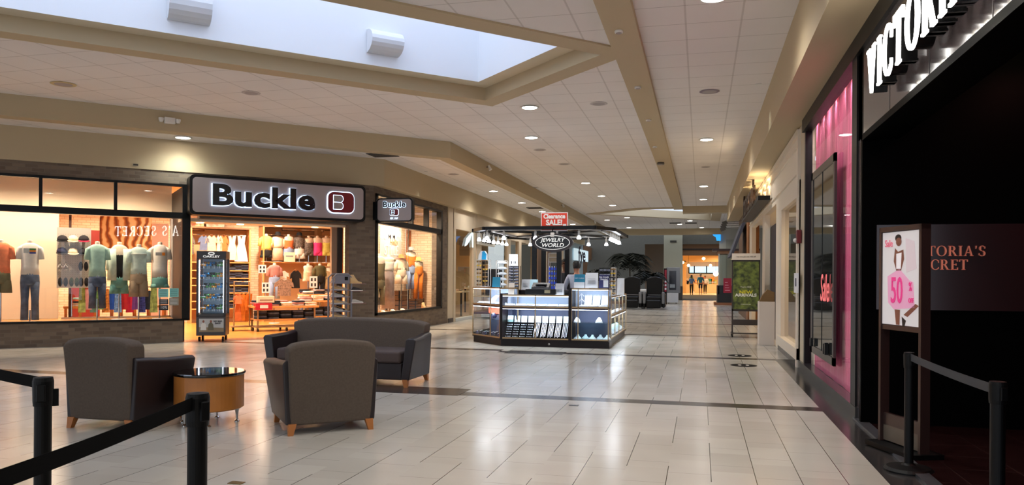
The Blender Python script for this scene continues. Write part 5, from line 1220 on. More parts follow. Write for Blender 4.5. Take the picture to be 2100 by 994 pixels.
# ================================================================ MASSAGE CHAIRS, PALMS, MACHINE
MCH = mat('black vinyl', (6, 6, 8), .4, spec=.3); MCG = mat('silver grey shell', (122, 124, 128), .35)
for i, (px, lab) in enumerate(((1296, 'black massage chair at the left, partly hidden by the kiosk'), (1342, 'black massage chair nearest the corridor, silver armrest'))):
    Ym = 36.6; q = ony(px, 600, Ym)
    o = thing('massage_chair', lab, 'massage chair', (q[0], Ym, 0), 0, 'black massage chairs')
    shaped(.74, .45, 1.50, .1, .45, .0, .10).build('backrest', MCH, o, bevel=.04, seg=3, smooth=True)
    box(-.36, .36, -.5, .2, .30, .58).build('seat', MCH, o, bevel=.06, seg=3, smooth=True)
    for s in (-1, 1):
        box(s * .43 - .09, s * .43 + .09, -.55, .35, .06, .72).build('arm', MCH, o, bevel=.07, seg=3, smooth=True)
        box(s * .43 - .07, s * .43 + .07, -.58, -.50, .25, .78).build('arm_trim', MCG, o, bevel=.03, seg=3, smooth=True)
    box(-.34, .34, -.72, -.45, .05, .42).build('footrest', MCH, o, bevel=.06, seg=3, smooth=True)
    box(-.3, .3, .0, .08, .62, .66).build('cushion_line', MCG, o)
q = ony(1319, 600, 36.2)
o = thing('control_console', 'silver grey payment console between the massage chairs', 'console', (q[0], 36.2, 0)); box(-.09, .09, 0, .3, 0, .82).build('column', MCG, o, bevel=.03); box(-.14, .14, -.04, .2, .78, .92).build('head', PAP, o, bevel=.03); box(-.02, .02, -.05, -.0, .1, .7).build('white_strip', PAP, o)
q = ony(1379, 600, 44)
o = thing('vending_machine', 'grey and white candy vending machine on a pale stand near the pale column', 'vending machine', (q[0] - .3, 44, 0)); H1 = zf(548, 44, 1378)
box(0, .62, 0, .6, .08, .62).build('stand', mat('pale stand', (206, 206, 208), .5), o, bevel=.01); box(-.05, .72, 0, .6, .62, H1).build('cabinet', MCG, o, bevel=.02); box(.12, .50, -.01, 0, .78, H1 - .2).build('window', mat('machine window', (40, 40, 46), .15), o); box(.16, .44, -.015, -.01, .9, 1.1).build('sticker', mat('sticker grey', (150, 156, 160), .5), o)
for x in (.1, .5): MB().tube([(x - .02, .1, .04), (x + .02, .1, .04)], .04, 10).build('wheel', BLACKMETAL, o)
q = ony(1365, 600, 43); o = thing('vending_machine', 'narrow red and white machine beside the massage chair', 'vending machine', (q[0] - .1, 43, 0)); box(0, .16, 0, .4, 0, zf(550, 43, 1365)).build('cabinet', BLACKMETAL, o); box(.04, .15, -.01, 0, .7, zf(553, 43, 1365)).build('red_front', mat('machine red', (150, 30, 50), .5), o); [box(.05, .14, -.014, -.01, .8 + .2 * k, .9 + .2 * k).build('sticker', PAP, o) for k in range(3)]
LEAF = mat('dark palm leaf', (17, 21, 15), .7, spec=.2)
def palm(label, loc, h, nf, fl, sd):
    rnd = random.Random(sd); o = thing('potted_palm', label, 'potted palm', loc, 0, 'potted palms')
    MB().lathe([(.22, 0), (.28, .05), (.32, .5), (.28, .5), (.26, .45), (.001, .45)], 20).build('pot', mat('dark pot', (34, 28, 26), .5), o)
    MB().tube([(0, 0, .4), (.03, .02, h * .5), (0, 0, h)], [.06, .05, .035]).build('trunk', mat('palm trunk', (60, 48, 36), .9), o)
    mb = MB()
    for k in range(nf):
        a = 2 * math.pi * k / nf + rnd.random() * .4; up = rnd.uniform(.35, 1.7); l = fl * rnd.uniform(.8, 1.1); P = []
        for j in range(11):
            t = j / 10; r = l * t; z = h + l * (up * t - (.5 + up * .6) * t * t * 1.1); P.append(Vector((r * math.cos(a), r * math.sin(a), z)))
        mb.tube(P, [.012 - .001 * j for j in range(11)], 5)
        for j in range(1, 11):
            t = (P[j] - P[j - 1]).normalized(); sd_ = Vector((-math.sin(a), math.cos(a), 0)); lw_ = l * .36 * math.sin(math.pi * min(1, .12 + j / 11.5))
            for s in (-1, 1):
                for hf in (0, .5):
                    p = P[j] - t * hf * (l / 10); tip = p + sd_ * s * lw_ + t * lw_ * .6 - Vector((0, 0, lw_ * .35)); mb.add([p, p + t * .08, tip, p + t * .01 - Vector((0, 0, .012))], [(0, 1, 2), (0, 2, 3), (1, 2, 3)])
    mb.build('fronds', LEAF, o); return o
q = ony(1291, 600, 43); palm('tall dark potted palm rising behind the massage chairs', (q[0], 43, 0), 2.2, 34, 1.35, 1)
palm('lower dark potted palm just left of the tall one, behind the massage chairs', (q[0] - 1.0, 39.6, 0), 1.55, 22, 1.1, 4)
q = ony(1327, 600, 38.8); palm('small dark potted palm spreading to the right behind the massage chairs', (q[0], 38.8, 0), 1.3, 20, 1.05, 2)

# ================================================================ SIGNS OF THE LEFT SHOPS
def sign_x(px0, px1, py0, py1, X_, face, lab, s, lm, size, th=.08, **kw):
    a, b = onx(px0, (py0 + py1) / 2, X_), onx(px1, (py0 + py1) / 2, X_); zt_, zb_ = onx(px0, py0, X_)[2], onx(px0, py1, X_)[2]
    o = thing('shop_sign', lab, 'sign', (X_, a[1], zb_))
    box(-.0, th, 0, b[1] - a[1], 0, zt_ - zb_).build('panel', face, o, bevel=.02)
    text('lettering', s, lm, o, (th + .012, (b[1] - a[1]) / 2, (zt_ - zb_) * .5), face_rot(math.pi / 2), size, depth=.02, **kw); return o
sign_x(977, 1011, 468, 501, -7.55, mat('sign pale', (206, 204, 196), .5), 'square pale sign with tall black lettering beside the kiosk racks', 'Soma', mat('sign ink', (20, 20, 20), .5), .62, sx=1.05, offset=.01)
p = onx(962, 491, -7.6)
o = thing('window_decal', 'white curved leaf decal on the tall shop glass left of the kiosk', 'decal', (-7.59, p[1], p[2]))
MB().extrude([(0, -.55, -.25), (0, -.35, .02), (0, .15, .22), (0, .25, .26), (0, .1, .0), (0, -.3, -.2)], (.01, 0, 0)).build('leaf_shape', mat('decal cyan white', (205, 235, 245), .4, emit=.5), o); MB().extrude([(0, .25, .26), (0, .42, .24), (0, .42, -.25), (0, .30, -.25)], (.01, 0, 0)).build('stroke', MATS['decal cyan white'], o)
o = sign_x(1176, 1204, 508, 533, -7.5, mat('halo sign', (214, 236, 244), .4, emit=.3), 'dark lower case lettering glowing on the blue grey shop front', 'fye', mat('sign ink violet', (40, 24, 50), .4), 1.35, sx=1.9, offset=.02)
a_ = onx(1232, 527, -7.5); o = thing('shop_sign', 'small red and yellow lit sign on the dark wooden shop front', 'sign', (-7.5, a_[1], a_[2] - .3))
text('lettering', '16', mat('neon orange', (235, 90, 50), .4, emit=1.5), o, (.03, .8, .3), face_rot(math.pi / 2), .8, sx=1.6); MB().extrude([(0, 2.0, .1), (0, 3.2, .1), (0, 3.2, .35), (0, 2.8, .4), (0, 2.6, .75), (0, 2.4, .4), (0, 2.0, .3)], (.05, 0, 0)).build('yellow_emblem', mat('neon yellow', (250, 210, 40), .4, emit=1.6), o)
# boutique furniture behind the tall glass
for i, (y, h_) in enumerate(((24.0, 1.0), (26.6, .9), (29.5, 1.0))):
    o = thing('display_table', 'pale display table inside the left glass fronted shop, %s along' % ORD[i], 'table', (-9.2, y, 0), 0, 'tables inside the left glass fronted shop')
    box(0, .8, 0, 1.4, h_ - .05, h_).build('table_top', mat('pale table', (222, 206, 180), .5), o); [box(x, x + .05, yy, yy + .05, 0, h_ - .05).build('leg', BLACKMETAL, o) for x in (0, .75) for yy in (0, 1.35)]
    for k in range(3):
        o = thing('folded_garment', 'pale folded garment on the %s table inside the left glass fronted shop, %s' % (ORD[i], ORD[k]), 'garment', (-9.1, y + .1 + .42 * k, h_), 0, 'folded garments in the left glass fronted shop'); box(0, .35, 0, .3, 0, .07).build('fold', [PAP, mat('blush cloth', (220, 186, 170), .8), mat('taupe cloth', (140, 120, 100), .8)][k], o, bevel=.02)
for i in range(7):
    o = thing('hanging_garment', 'garment hanging on the back wall of the left glass fronted shop, %s along' % ORD[i], 'garment', (-11.99, 24 + .9 * i, .7), 0, 'garments hung in the left glass fronted shop')
    box(0, .2, 0, .5, 0, 1.1).build('cloth', mat('dim cloth %d' % (i % 3), [(90, 80, 70), (180, 150, 110), (60, 50, 54)][i % 3], .8), o, bevel=.03); MB().tube([(.1, .05, 1.1), (.1, .25, 1.18), (.1, .45, 1.1)], .01).build('hanger', CH, o)
# far store goods
for i in range(10):
    px = [1406, 1411, 1417, 1428, 1433, 1440, 1450, 1456, 1461, 1466][i]; q = ony(px, 585, 79.9); o = thing('merchandise_stack', 'brightly lit stack of goods on the far store counter, %s from the left' % ORD[i], 'goods', (q[0], 79.9, .95), 0, 'goods on the far store counters')
    box(-.15, .2, 0, .3, 0, .35 + .15 * (i % 3)).build('carton', mat('store good %d' % (i % 5), [(220, 90, 60), (240, 230, 210), (60, 140, 120), (236, 150, 60), (200, 200, 90)][i % 5], .5), o, bevel=.02); box(-.1, .15, -.01, 0, .1, .2).build('label_card', PAP, o)
for i, (px0, px1) in enumerate(((1403, 1421), (1424, 1444), (1447, 1470))):
    a, b = ony(px0, 590, 78), ony(px1, 590, 78); o = thing('store_counter', 'cream counter inside the far department store, %s from the left' % ORD[i], 'counter', (a[0], 79.5, 0), 0, 'counters in the far department store'); box(0, b[0] - a[0], 0, 1.2, 0, .9).build('body', WARM, o); box(-.05, b[0] - a[0] + .05, -.05, 1.25, .9, .95).build('worktop', mat('glass worktop', (240, 230, 200), .2), o)
for i, (px, py) in enumerate(((1443, 530), (1400, 538), (1412, 544), (1457, 544), (1468, 561))):
    q = ony(px, py, 74 + 2 * i); o = thing('globe_lamp', 'glowing globe lamp in the far department store, %s' % ['top centre', 'left edge', 'by the left pillar', 'above the windows', 'large one at the right'][i], 'lamp', q, 0, 'globe lamps in the far store'); MB().sphere((0, 0, 0), .14 if i < 4 else .26).build('globe', mat('globe glow', (255, 226, 170), .5, emit=6), o); MB().tube([(0, 0, .1), (0, 0, max(.3, 4.40 - q[2]))], .012).build('cord', BLACKMETAL, o)
# ================================================================ CLOTHES SHOP
def t45(name, label, cat, s, n, z, group=None, rz=0.0): return thing(name, label, cat, w45(s, n, z), R45 + rz, group)
# front sign box
o = t45('shop_sign', 'long grey light box sign with black lettering and red badge over the clothes shop door', 'sign', 0, 0, 0)
S0, S1, Z0, Z1, NF = -4.16, -0.36, 2.67, 3.50, -.42
def rrect(x0, x1, z0, z1, r, n=6):
    P = []
    for cx_, cz_, a0 in ((x1 - r, z1 - r, 0), (x0 + r, z1 - r, 90), (x0 + r, z0 + r, 180), (x1 - r, z0 + r, 270)):
        for k in range(n + 1): a = math.radians(a0 + 90 * k / n); P.append((cx_ + r * math.cos(a), cz_ + r * math.sin(a)))
    return P
def rr(mb, x0, x1, z0, z1, r, y0, y1): return mb.extrude([(p[0], y0, p[1]) for p in rrect(x0, x1, z0, z1, r)], (0, y1 - y0, 0))
rr(MB(), S0, S1, Z0, Z1, .10, NF, -.01).build('housing', BLACKMETAL, o)
rr(MB(), S0 + .055, S1 - .055, Z0 + .055, Z1 - .055, .08, NF - .012, NF - .004).build('face', mat('sign grey face', (168, 158, 158), .35, metal=.25), o)
HALO = mat('halo light', (200, 226, 255), .5, emit=1.3); INK = mat('sign jet black', (6, 6, 8), .25); BRED = mat('badge red', (122, 20, 32), .35)
def fat(s, parent, loc, rot, size, sx, d, off, m, nm, space=1.07): return text(nm, s, m, parent, loc, rot, size, depth=d, offset=off, sx=sx, space=space)
fat('Buckle', o, (-2.67, NF - .035, (Z0 + Z1) / 2 - .01), fx, .60, 1.27, .02, .031, HALO, 'letter_halo')
fat('Buckle', o, (-2.67, NF - .085, (Z0 + Z1) / 2 - .01), fx, .60, 1.27, .07, .022, INK, 'lettering')
def dsh(mb, x0, x1, z0, z1, y0, y1):
    r = (z1 - z0) * .42; P = [(x0, z0)] + [(x1 - r + r * math.sin(a), z0 + r - r * math.cos(a)) for a in [math.pi / 2 * q / 5 for q in range(6)]] + [(x1 - r + r * math.cos(a), z1 - r + r * math.sin(a)) for a in [math.pi / 2 * q / 5 for q in range(6)]] + [(x0, z1)]
    return mb.extrude([(p[0], y0, p[1]) for p in P], (0, y1 - y0, 0))
def badge(par, cx_, cz_, w_, h_, y, k=1.0):
    rr(MB(), cx_ - w_ / 2 - .02 * k, cx_ + w_ / 2 + .02 * k, cz_ - h_ / 2 - .02 * k, cz_ + h_ / 2 + .02 * k, h_ * .3, y, y + .01).build('badge_halo', HALO, par)
    rr(MB(), cx_ - w_ / 2, cx_ + w_ / 2, cz_ - h_ / 2, cz_ + h_ / 2, h_ * .28, y - .04 * k, y).build('badge', BRED, par)
    GF = MATS['sign grey face']; hw, hh_ = w_ * .2, h_ * .36
    mb = MB()
    x_ = cx_ - w_ * .12
    dsh(mb, x_ - hw, x_ + hw, cz_ - .002 * k, cz_ + hh_, y - .043 * k, y - .041 * k); dsh(mb, x_ - hw, x_ + hw, cz_ - hh_, cz_ + .002 * k, y - .043 * k, y - .041 * k)
    mb.build('badge_letter_outline', HALO, par)
    mb = MB(); e_ = .012 * k
    dsh(mb, x_ - hw + e_, x_ + hw - e_, cz_ + e_ * .5, cz_ + hh_ - e_, y - .046 * k, y - .044 * k); dsh(mb, x_ - hw + e_, x_ + hw - e_, cz_ - hh_ + e_, cz_ - e_ * .5, y - .046 * k, y - .044 * k)
    mb.build('badge_letter', GF, par)
badge(o, -.96, (Z0 + Z1) / 2 + .0, .60, .46, NF - .03)
# blade sign on the pier, faces across
Xb = -6.95; Yb = 17.0
a, b = ony(772, 455, Yb), ony(846, 405, Yb)
o = thing('shop_sign', 'small square hanging light box with the shop name and red badge on the brick pier', 'sign', (a[0], Yb, a[2]), 0)
W_, H_ = b[0] - a[0], b[2] - a[2]
rr(MB(), 0, W_, 0, H_, .09, 0, .14).build('housing', BLACKMETAL, o); rr(MB(), .03, W_ - .03, .03, H_ - .03, .07, -.008, -.001).build('face', mat('sign grey face', (168, 158, 158), .35), o)
fat('Buckle', o, (W_ / 2, -.012, H_ * .72), fx, .19, 1.06, .006, .011, HALO, 'letter_halo'); fat('Buckle', o, (W_ / 2, -.018, H_ * .72), fx, .19, 1.06, .006, .007, INK, 'lettering')
badge(o, W_ / 2, H_ * .40, .21, .15, -.012, .4); text('lettering', 'EST. 1967', HALO, o, (W_ / 2, -.014, H_ * .14), fx, .06, sx=.8)
box(-.10, 0.0, .02, .1, .05, H_ * .85).build('wall_bracket', BLACKMETAL, o)
# soffit downlights at the entrance
for i, s in enumerate((-3.8, -2.95, -2.1, -1.25)):
    o = t45('entrance_downlight', 'small warm downlight in the soffit below the clothes shop sign, %s from the left' % ORD[i], 'ceiling light', s, -.15 + .7, 2.565, 'downlights in the entrance soffit')
    MB().lathe([(.07, 0), (.08, -.006), (.06, -.008), (.001, -.004)], 16).build('trim_ring', SHOPLAMP, o)
    spot(o, -.02, 10, (1, .72, .45), math.radians(120), r=.05)

# ---- mannequins
MWH = mat('mannequin white', (220, 206, 188), .35)
def cm(n, c, **k): return mat('cloth ' + n, c, k.pop('rough', .9), noise=k.pop('noise', .12), nscale=k.pop('ns', 14), **k)
C = dict(coral=cm('coral', (240, 128, 84)), olive=cm('olive', (110, 104, 72)), white=cm('white', (232, 226, 218), noise=.05), jeans=cm('washed denim', (84, 98, 124), noise=.35, ns=9), dark=cm('dark denim', (40, 46, 66), noise=.2),
         mint=cm('mint', (168, 204, 190), noise=.1), teal=cm('teal', (112, 168, 160)), khaki=cm('khaki', (170, 148, 122)), black=cm('black', (22, 22, 26)), mintw=cm('pale mint', (204, 222, 210)), yellow=cm('soft yellow', (228, 200, 104)),
         beige=cm('beige', (216, 186, 156)), rust=cm('rust', (206, 110, 56)), denimS=cm('light denim', (140, 160, 196)), pattern=cm('grey pattern', (100, 92, 88), noise=.7, ns=30), pink=cm('hot pink', (240, 70, 150), noise=.05),
         lemon=cm('lemon', (214, 208, 110)), mauve=cm('mauve', (176, 122, 116)), camo=cm('brown camo', (140, 112, 96), noise=.5, ns=22), drab=cm('drab olive', (84, 80, 50)), tan=cm('tan', (176, 152, 112)), orange=cm('deep orange', (214, 120, 34)),
         lilac=cm('lilac grey', (170, 154, 152)), sage=cm('sage', (120, 110, 82)), redc=cm('red', (196, 40, 50)), blue=cm('bright blue', (40, 90, 190)), purple=cm('purple', (110, 60, 140)), cream=cm('cream', (236, 214, 186), noise=.06))
def torso(zn, zh, w=1.0, flare=1.0):
    H = zn - zh; k = w
    return [(zh, 0, 0, .185 * k * flare, .125 * k * flare), (zh + H * .25, 0, 0, .172 * k, .118 * k), (zh + H * .5, 0, 0, .175 * k, .115 * k), (zh + H * .72, 0, .0, .195 * k, .118 * k), (zh + H * .88, 0, .0, .19 * k, .10 * k), (zh + H * .955, 0, .0, .13 * k, .075 * k), (zh + H * .985, 0, 0, .075 * k, .06 * k)]
def top_mb(zn, zh, kind, w=1.0):
    mb = MB(); flare = {'dress': 1.5, 'open': 1.15}.get(kind, 1.0)
    mb.ell(torso(zn, zh, w, flare), 22)
    zs = zn - .095
    if kind in ('tee', 'shirt', 'open'):
        L = .24 if kind != 'open' else .52
        for s in (-1, 1):
            sl = [(s * .13 * w, 0, zs), (s * .19 * w, 0, zs - .03), (s * (.215 + (.0 if L < .3 else .01)) * w, 0, zs - L)]
            mb.tube(sl, [.055, .062, .062 if L < .3 else .048], 10)
    return mb
def legs_mb(zt, zb, kind, w=1.0):
    mb = MB(); mb.ell([(zt, 0, 0, .165 * w, .12 * w), (zt - .10, 0, 0, .185 * w, .13 * w), (zt - .22, 0, 0, .19 * w, .13 * w), (zt - .27, 0, 0, .17 * w, .11 * w)], 20)
    r = {'shorts': (.105, .11, .115), 'pants': (.10, .075, .078), 'skirt': (.1, .1, .1)}[kind]
    if kind == 'skirt': return MB().ell([(zt, 0, 0, .14 * w, .1 * w), (zt - .15, 0, 0, .18 * w, .13 * w), (zb, 0, 0, .22 * w, .16 * w)], 20)
    for s in (-1, 1):
        mb.ell([(zb, s * .105 * w, 0, r[2] * w, r[2] * w), ((zb + zt - .2) / 2, s * .1 * w, 0, r[1] * w, r[1] * w), (zt - .2, s * .092 * w, 0, r[0] * w, .11 * w)], 14)
    return mb
def hat_mb(z, brim=.17):
    return MB().ell([(z, 0, 0, brim, brim), (z + .008, 0, 0, brim, brim), (z + .012, 0, 0, .09, .10), (z + .08, 0, 0, .08, .088), (z + .11, 0, 0, .06, .065), (z + .115, 0, 0, .01, .01)], 20)
def mannequin(label, s, n, zn, zh, zb, z0, top, tc_, bot, bc, hat=None, w=1.0, F45=True, loc=None, group='mannequins in the left window', rz=0.0, overshirt=None, pole=True):
    w = w * .88
    o = t45('mannequin', label, 'mannequin', s, n, 0, group, rz) if F45 else thing('mannequin', label, 'mannequin', loc, rz, group)
    mb = MB(); mb.ell([(zn - .14, 0, 0, .13 * w, .09 * w), (zn - .10, 0, 0, .09 * w, .07), (zn - .05, 0, 0, .052, .052), (zn + .03, 0, 0, .046, .046), (zn + .05, 0, 0, .040, .040), (zn + .055, 0, 0, .005, .005)], 16)
    if top in ('tank', 'bikini'):
        mb.ell(torso(zn, zh, w * .96), 20)
    mb.build('body', MWH, o, smooth=True)
    if top == 'bikini':
        MB().ell([(zn - .32, 0, 0, .175 * w, .12), (zn - .22, 0, 0, .178 * w, .135), (zn - .18, 0, 0, .17 * w, .12)], 20).build('top', tc_, o)
        m_ = MB(); [m_.tube([(q * .09, -.09, zn - .2), (q * .08, -.03, zn - .09)], .012) for q in (-1, 1)]; m_.build('straps', tc_, o)
    elif top: top_mb(zn - (.08 if top == 'tank' else .0), zh, top, w).build('top', tc_, o, smooth=True)
    if overshirt:
        m_ = MB()
        for q in (-1, 1): m_.ell([(zh - .05, q * .13, -.02, .10, .13), (zn - .3, q * .13, -.01, .095, .125), (zn - .10, q * .11, 0, .085, .09)], 12); m_.tube([(q * .165, 0, zn - .1), (q * .20, -.01, zn - .3), (q * .21, -.04, zn - .55)], [.06, .058, .05], 10)
        m_.build('open_shirt', overshirt, o, smooth=True)
    if bot: legs_mb(zh + .06, zb, bot, w).build({'shorts': 'shorts', 'pants': 'jeans', 'skirt': 'skirt'}[bot], bc, o, smooth=True)
    if pole:
        MB().tube([(0, 0, z0 + .01), (0, 0, zb + .2)], .016).build('pole', CH, o); MB().lathe([(.001, z0), (.15, z0), (.15, z0 + .01), (.001, z0 + .012)], 20).build('base_plate', PAP, o)
    if hat: hat_mb(zn + .02 if hat[1] == 'head' else zn - .16).build('hat', hat[0], o, smooth=True)
    return o
PF = .456
def W1(px, ny, hy, by, n, *a, **k):
    s, _, zn = p45(px, ny, n); zh = p45(px, hy, n)[2]; zb = max(p45(px, by, n)[2], PF + .03); return s, n, zn - .04, zh, zb
def mann(label, px, ny, hy, by, n, *a, **k):
    s, n, zn, zh, zb = W1(px, ny, hy, by, n); return mannequin(label, s, n, zn, zh, zb, k.pop('z0', PF), *a, **k)
mann('mannequin in a knotted coral tee and olive shorts, cut by the left edge', 2, 492, 560, 600, .7, 'tee', C['coral'], 'shorts', C['olive'])
o = mann('mannequin in a rainbow print white tee and ripped jeans before the white backdrop', 62, 493, 563, 656, .7, 'tee', C['white'], 'pants', C['jeans'])
zz_ = p45(62, 515, .7)[2]
for k_, (nm, c_) in enumerate((('blue', (40, 60, 150)), ('orange', (236, 140, 40)), ('green', (70, 140, 70)))): box(-.01, .10, -.135, -.118, zz_ - .05 + .035 * k_, zz_ - .016 + .035 * k_).build('print_stripe', mat('print ' + nm, c_, .8), o)
box(-.11, -.01, -.13, -.118, zz_ - .04, zz_ + .055).build('print_block', mat('print pale', (200, 205, 205), .8), o)
mann('mannequin in a mint green tee and long faded jeans, first right of the cap board', 200, 496, 567, 632, .7, 'tee', C['mint'], 'pants', C['jeans'])
mann('mannequin in an open white shirt over a black tee with teal shorts', 245, 497, 570, 602, 1.0, 'tank', C['black'], 'shorts', C['teal'], overshirt=C['mintw'])
mann('mannequin in a pale mint shirt and khaki shorts, white hat on its neck', 285, 502, 562, 608, .62, 'shirt', C['mintw'], 'shorts', C['khaki'], hat=(C['white'], 'neck'))
o = mann('mannequin in an orange printed white tee and teal shorts, rightmost in the left window', 328, 497, 569, 590, .95, 'tee', C['white'], 'shorts', C['teal'])
zz_ = p45(328, 520, .7)[2]; box(-.10, .09, -.135, -.118, zz_ - .035, zz_ + .03).build('print_block', mat('print grey', (176, 176, 176), .8), o); box(.03, .09, -.138, -.12, zz_ - .035, zz_ + .03).build('print_block', MATS['print orange'], o)
# cap board
a, b = p45(116, 590, 1.6), p45(187, 468, 1.6)
o = t45('display_board', 'grey perforated display board carrying caps and sandals', 'display board', a[0], 1.62, a[2])
box(0, b[0] - a[0], 0, .03, 0, b[2] - a[2]).build('board', mat('peg board', (172, 166, 158), .5), o)
mb = MB()
for i in range(14):
    for j in range(24): mb.box(.03 + i * (b[0] - a[0] - .06) / 13 - .004, .03 + i * (b[0] - a[0] - .06) / 13 + .004, -.002, .0, .04 + j * .048, .048 + j * .048)
mb.build('holes', mat('hole dark', (90, 84, 78), .8), o)
def cap(label, px, py, n, c1, c2, group='caps on the grey board'):
    q = p45(px, py, n); o = t45('baseball_cap', label, 'cap', q[0], n, q[2], group)
    MB().ell([(-.03, 0, 0, .10, .09), (.02, 0, 0, .10, .095), (.07, 0, .01, .075, .075), (.095, 0, .01, .02, .02)], 16).build('crown', c1, o, smooth=True)
    MB().extrude([(.11 * math.cos(math.pi * (1 + k / 10)), -.05 + .10 * math.sin(math.pi * (1 + k / 10)), -.03 - .03 * math.sin(math.pi * k / 10)) for k in range(11)], (0, 0, .012)).build('peak', c2, o)
CB, CW, CR = cm('cap black', (30, 28, 34)), cm('cap cream', (228, 210, 178)), cm('cap crimson', (190, 34, 70))
for i, (px, py, c1, c2, lb_) in enumerate(((128, 491, CB, CB, 'black cap with square patch, top left of the board'), (150, 491, CW, CW, 'cream cap, top middle of the board'), (172, 491, CB, CR, 'black cap with crimson peak, top right of the board'),
        (127, 516, C['purple'] if 0 else cm('cap navy', (34, 34, 66)), CB, 'navy cap, second row left on the board'), (150, 517, CW, CW, 'white peaked cap, second row middle on the board'), (171, 518, CB, CB, 'black cap, second row right on the board'))):
    cap(lb_, px, py, 1.5, c1, c2)
def sandal(label, px, py, n, m_):
    q = p45(px, py, n); o = t45('flip_flops', label, 'sandals', q[0], n, q[2], 'sandals on the grey board')
    for s in (-1, 1): MB().ell([(0, 0, 0, .042, .10), (.02, 0, 0, .042, .10)], 14).build('sole', m_, o, loc=(s * .05, 0, 0)); bpy.context.view_layer.update(); o.children[-1].rotation_euler = (math.pi / 2, 0, 0)
    MB().tube([(-.09, -.03, -.02), (-.05, -.05, .04), (-.01, -.03, -.02)], .008).build('strap', PAP if 'striped' in label else m_, o); MB().tube([(.01, -.03, -.02), (.05, -.05, .04), (.09, -.03, -.02)], .008).build('strap', PAP if 'striped' in label else m_, o)
sandal('black and white striped sandals, left on the third row of the board', 129, 546, 1.5, cm('stripe', (150, 146, 140), noise=.8, ns=60)); sandal('black sandals, right on the third row of the board', 171, 546, 1.5, CB)
sandal('black sandals, bottom left of the board', 129, 578, 1.5, CB); sandal('dark green sandals, bottom middle of the board', 152, 578, 1.5, cm('dark green', (50, 60, 40))); sandal('black sandals, bottom right of the board', 172, 578, 1.5, CB)
# dark pier, red wall, poster, pink wall deeper in the shop
a, b = p45(141, 560, 2.1), p45(147, 440, 2.1); struct('trim_19', box(a[0], b[0], 2.1, 2.25, .0, 2.75), mat('dark brown jamb', (70, 38, 24), .6), OO, R45)
a, b = p45(143, 560, 5.0), p45(206, 450, 5.0); struct('wall_red', box(a[0], b[0], 5.0, 5.1, 0, 2.55), mat('deep red wall', (130, 34, 26), .6), OO, R45)
a, b = p45(204, 512, 3.4), p45(312, 438, 3.4)
o = t45('poster', 'large orange brown abstract poster hanging behind the mannequins', 'poster', a[0], 3.4, a[2])
m, nt, bb, tc, X, Y, Z = newmat('swirl print', .6)
wv = nt.nodes.new('ShaderNodeTexWave'); wv.inputs['Scale'].default_value = 1.6; wv.inputs['Distortion'].default_value = 9; wv.inputs['Detail'].default_value = 3; nt.links.new(tc.outputs['Object'], wv.inputs['Vector'])
rp = nt.nodes.new('ShaderNodeValToRGB'); e = rp.color_ramp.elements; e[0].color = rgb((130, 66, 24)); e[1].color = rgb((250, 214, 160)); e.new(.45).color = rgb((206, 124, 52)); e.new(.7).color = rgb((244, 206, 150))
nt.links.new(wv.outputs['Fac'], rp.inputs[0]); nt.links.new(rp.outputs[0], bb.inputs['Base Color'])
box(0, b[0] - a[0], 0, .02, 0, b[2] - a[2]).build('canvas', m, o); mb = MB(); mb.box(0, b[0] - a[0], -.01, 0, -.02, .0); mb.box(0, b[0] - a[0], -.01, 0, b[2] - a[2], b[2] - a[2] + .02); mb.build('rail', WD, o)
a, b = p45(310, 620, 3.6), p45(346, 436, 3.6); struct('wall_pink', box(a[0], b[0], 3.6, 3.7, 0, 2.7), mat('blush shop panel', (206, 164, 148), .7), OO, R45)
a, b = p45(350, 620, 1.7), p45(372, 436, 1.7); struct('wall_panel', box(a[0], b[0], 1.7, 1.8, 0, 2.7), mat('pale window panel', (206, 196, 188), .7), OO, R45)
# racks of bright swim shorts, timber bench
def hung(label, px, py0, py1, n, m_, wpx, group, kind='shorts'):
    a_, b_ = p45(px - wpx / 2, py1, n), p45(px + wpx / 2, py0, n); o = t45('hanging_garment', label, 'garment', a_[0], n, a_[2], group); W = b_[0] - a_[0]; H = b_[2] - a_[2]
    if kind == 'shorts': P = [(0, 0), (W * .44, 0), (W * .5, H * .45), (W * .56, 0), (W, 0), (W * .88, H), (W * .12, H)]
    elif kind == 'tee': P = [(W * .16, 0), (W * .84, 0), (W * .82, H * .6), (W, H * .55), (W * .97, H * .8), (W * .68, H), (W * .5, H * .93), (W * .32, H), (W * .03, H * .8), (0, H * .55), (W * .18, H * .6)]
    elif kind == 'dress': P = [(0, 0), (W, 0), (W * .86, H * .5), (W * .74, H * .7), (W * .80, H), (W * .62, H * .98), (W * .5, H * .85), (W * .38, H * .98), (W * .20, H), (W * .26, H * .7), (W * .14, H * .5)]
    else: P = [(0, 0), (W, 0), (W, H), (0, H)]
    MB().extrude([(p[0], 0, p[1]) for p in P], (0, .05, 0)).build('cloth', m_, o, bevel=.012)
    MB().tube([(W * .25, .025, H - .01), (W * .5, .025, H + .05), (W * .75, .025, H - .01)], .006, 6).build('hanger', WD, o); return o
cols_ = [('yellow green', cm('yg', (150, 170, 100), noise=.5)), ('sky blue', C['blue']), ('flowered blue', cm('fb', (60, 70, 150), noise=.7, ns=30)), ('plaid green', cm('pg', (110, 150, 90), noise=.6, ns=30)), ('crimson', cm('crim', (216, 40, 70))), ('pale pink', cm('pp', (236, 170, 176))),
         ('striped blue', cm('sb', (110, 150, 210), noise=.6, ns=25)), ('navy', C['dark']), ('tropical orange', cm('to', (220, 130, 60), noise=.7, ns=25)), ('purple', C['purple']), ('turquoise', C['teal']), ('red', C['redc'])]
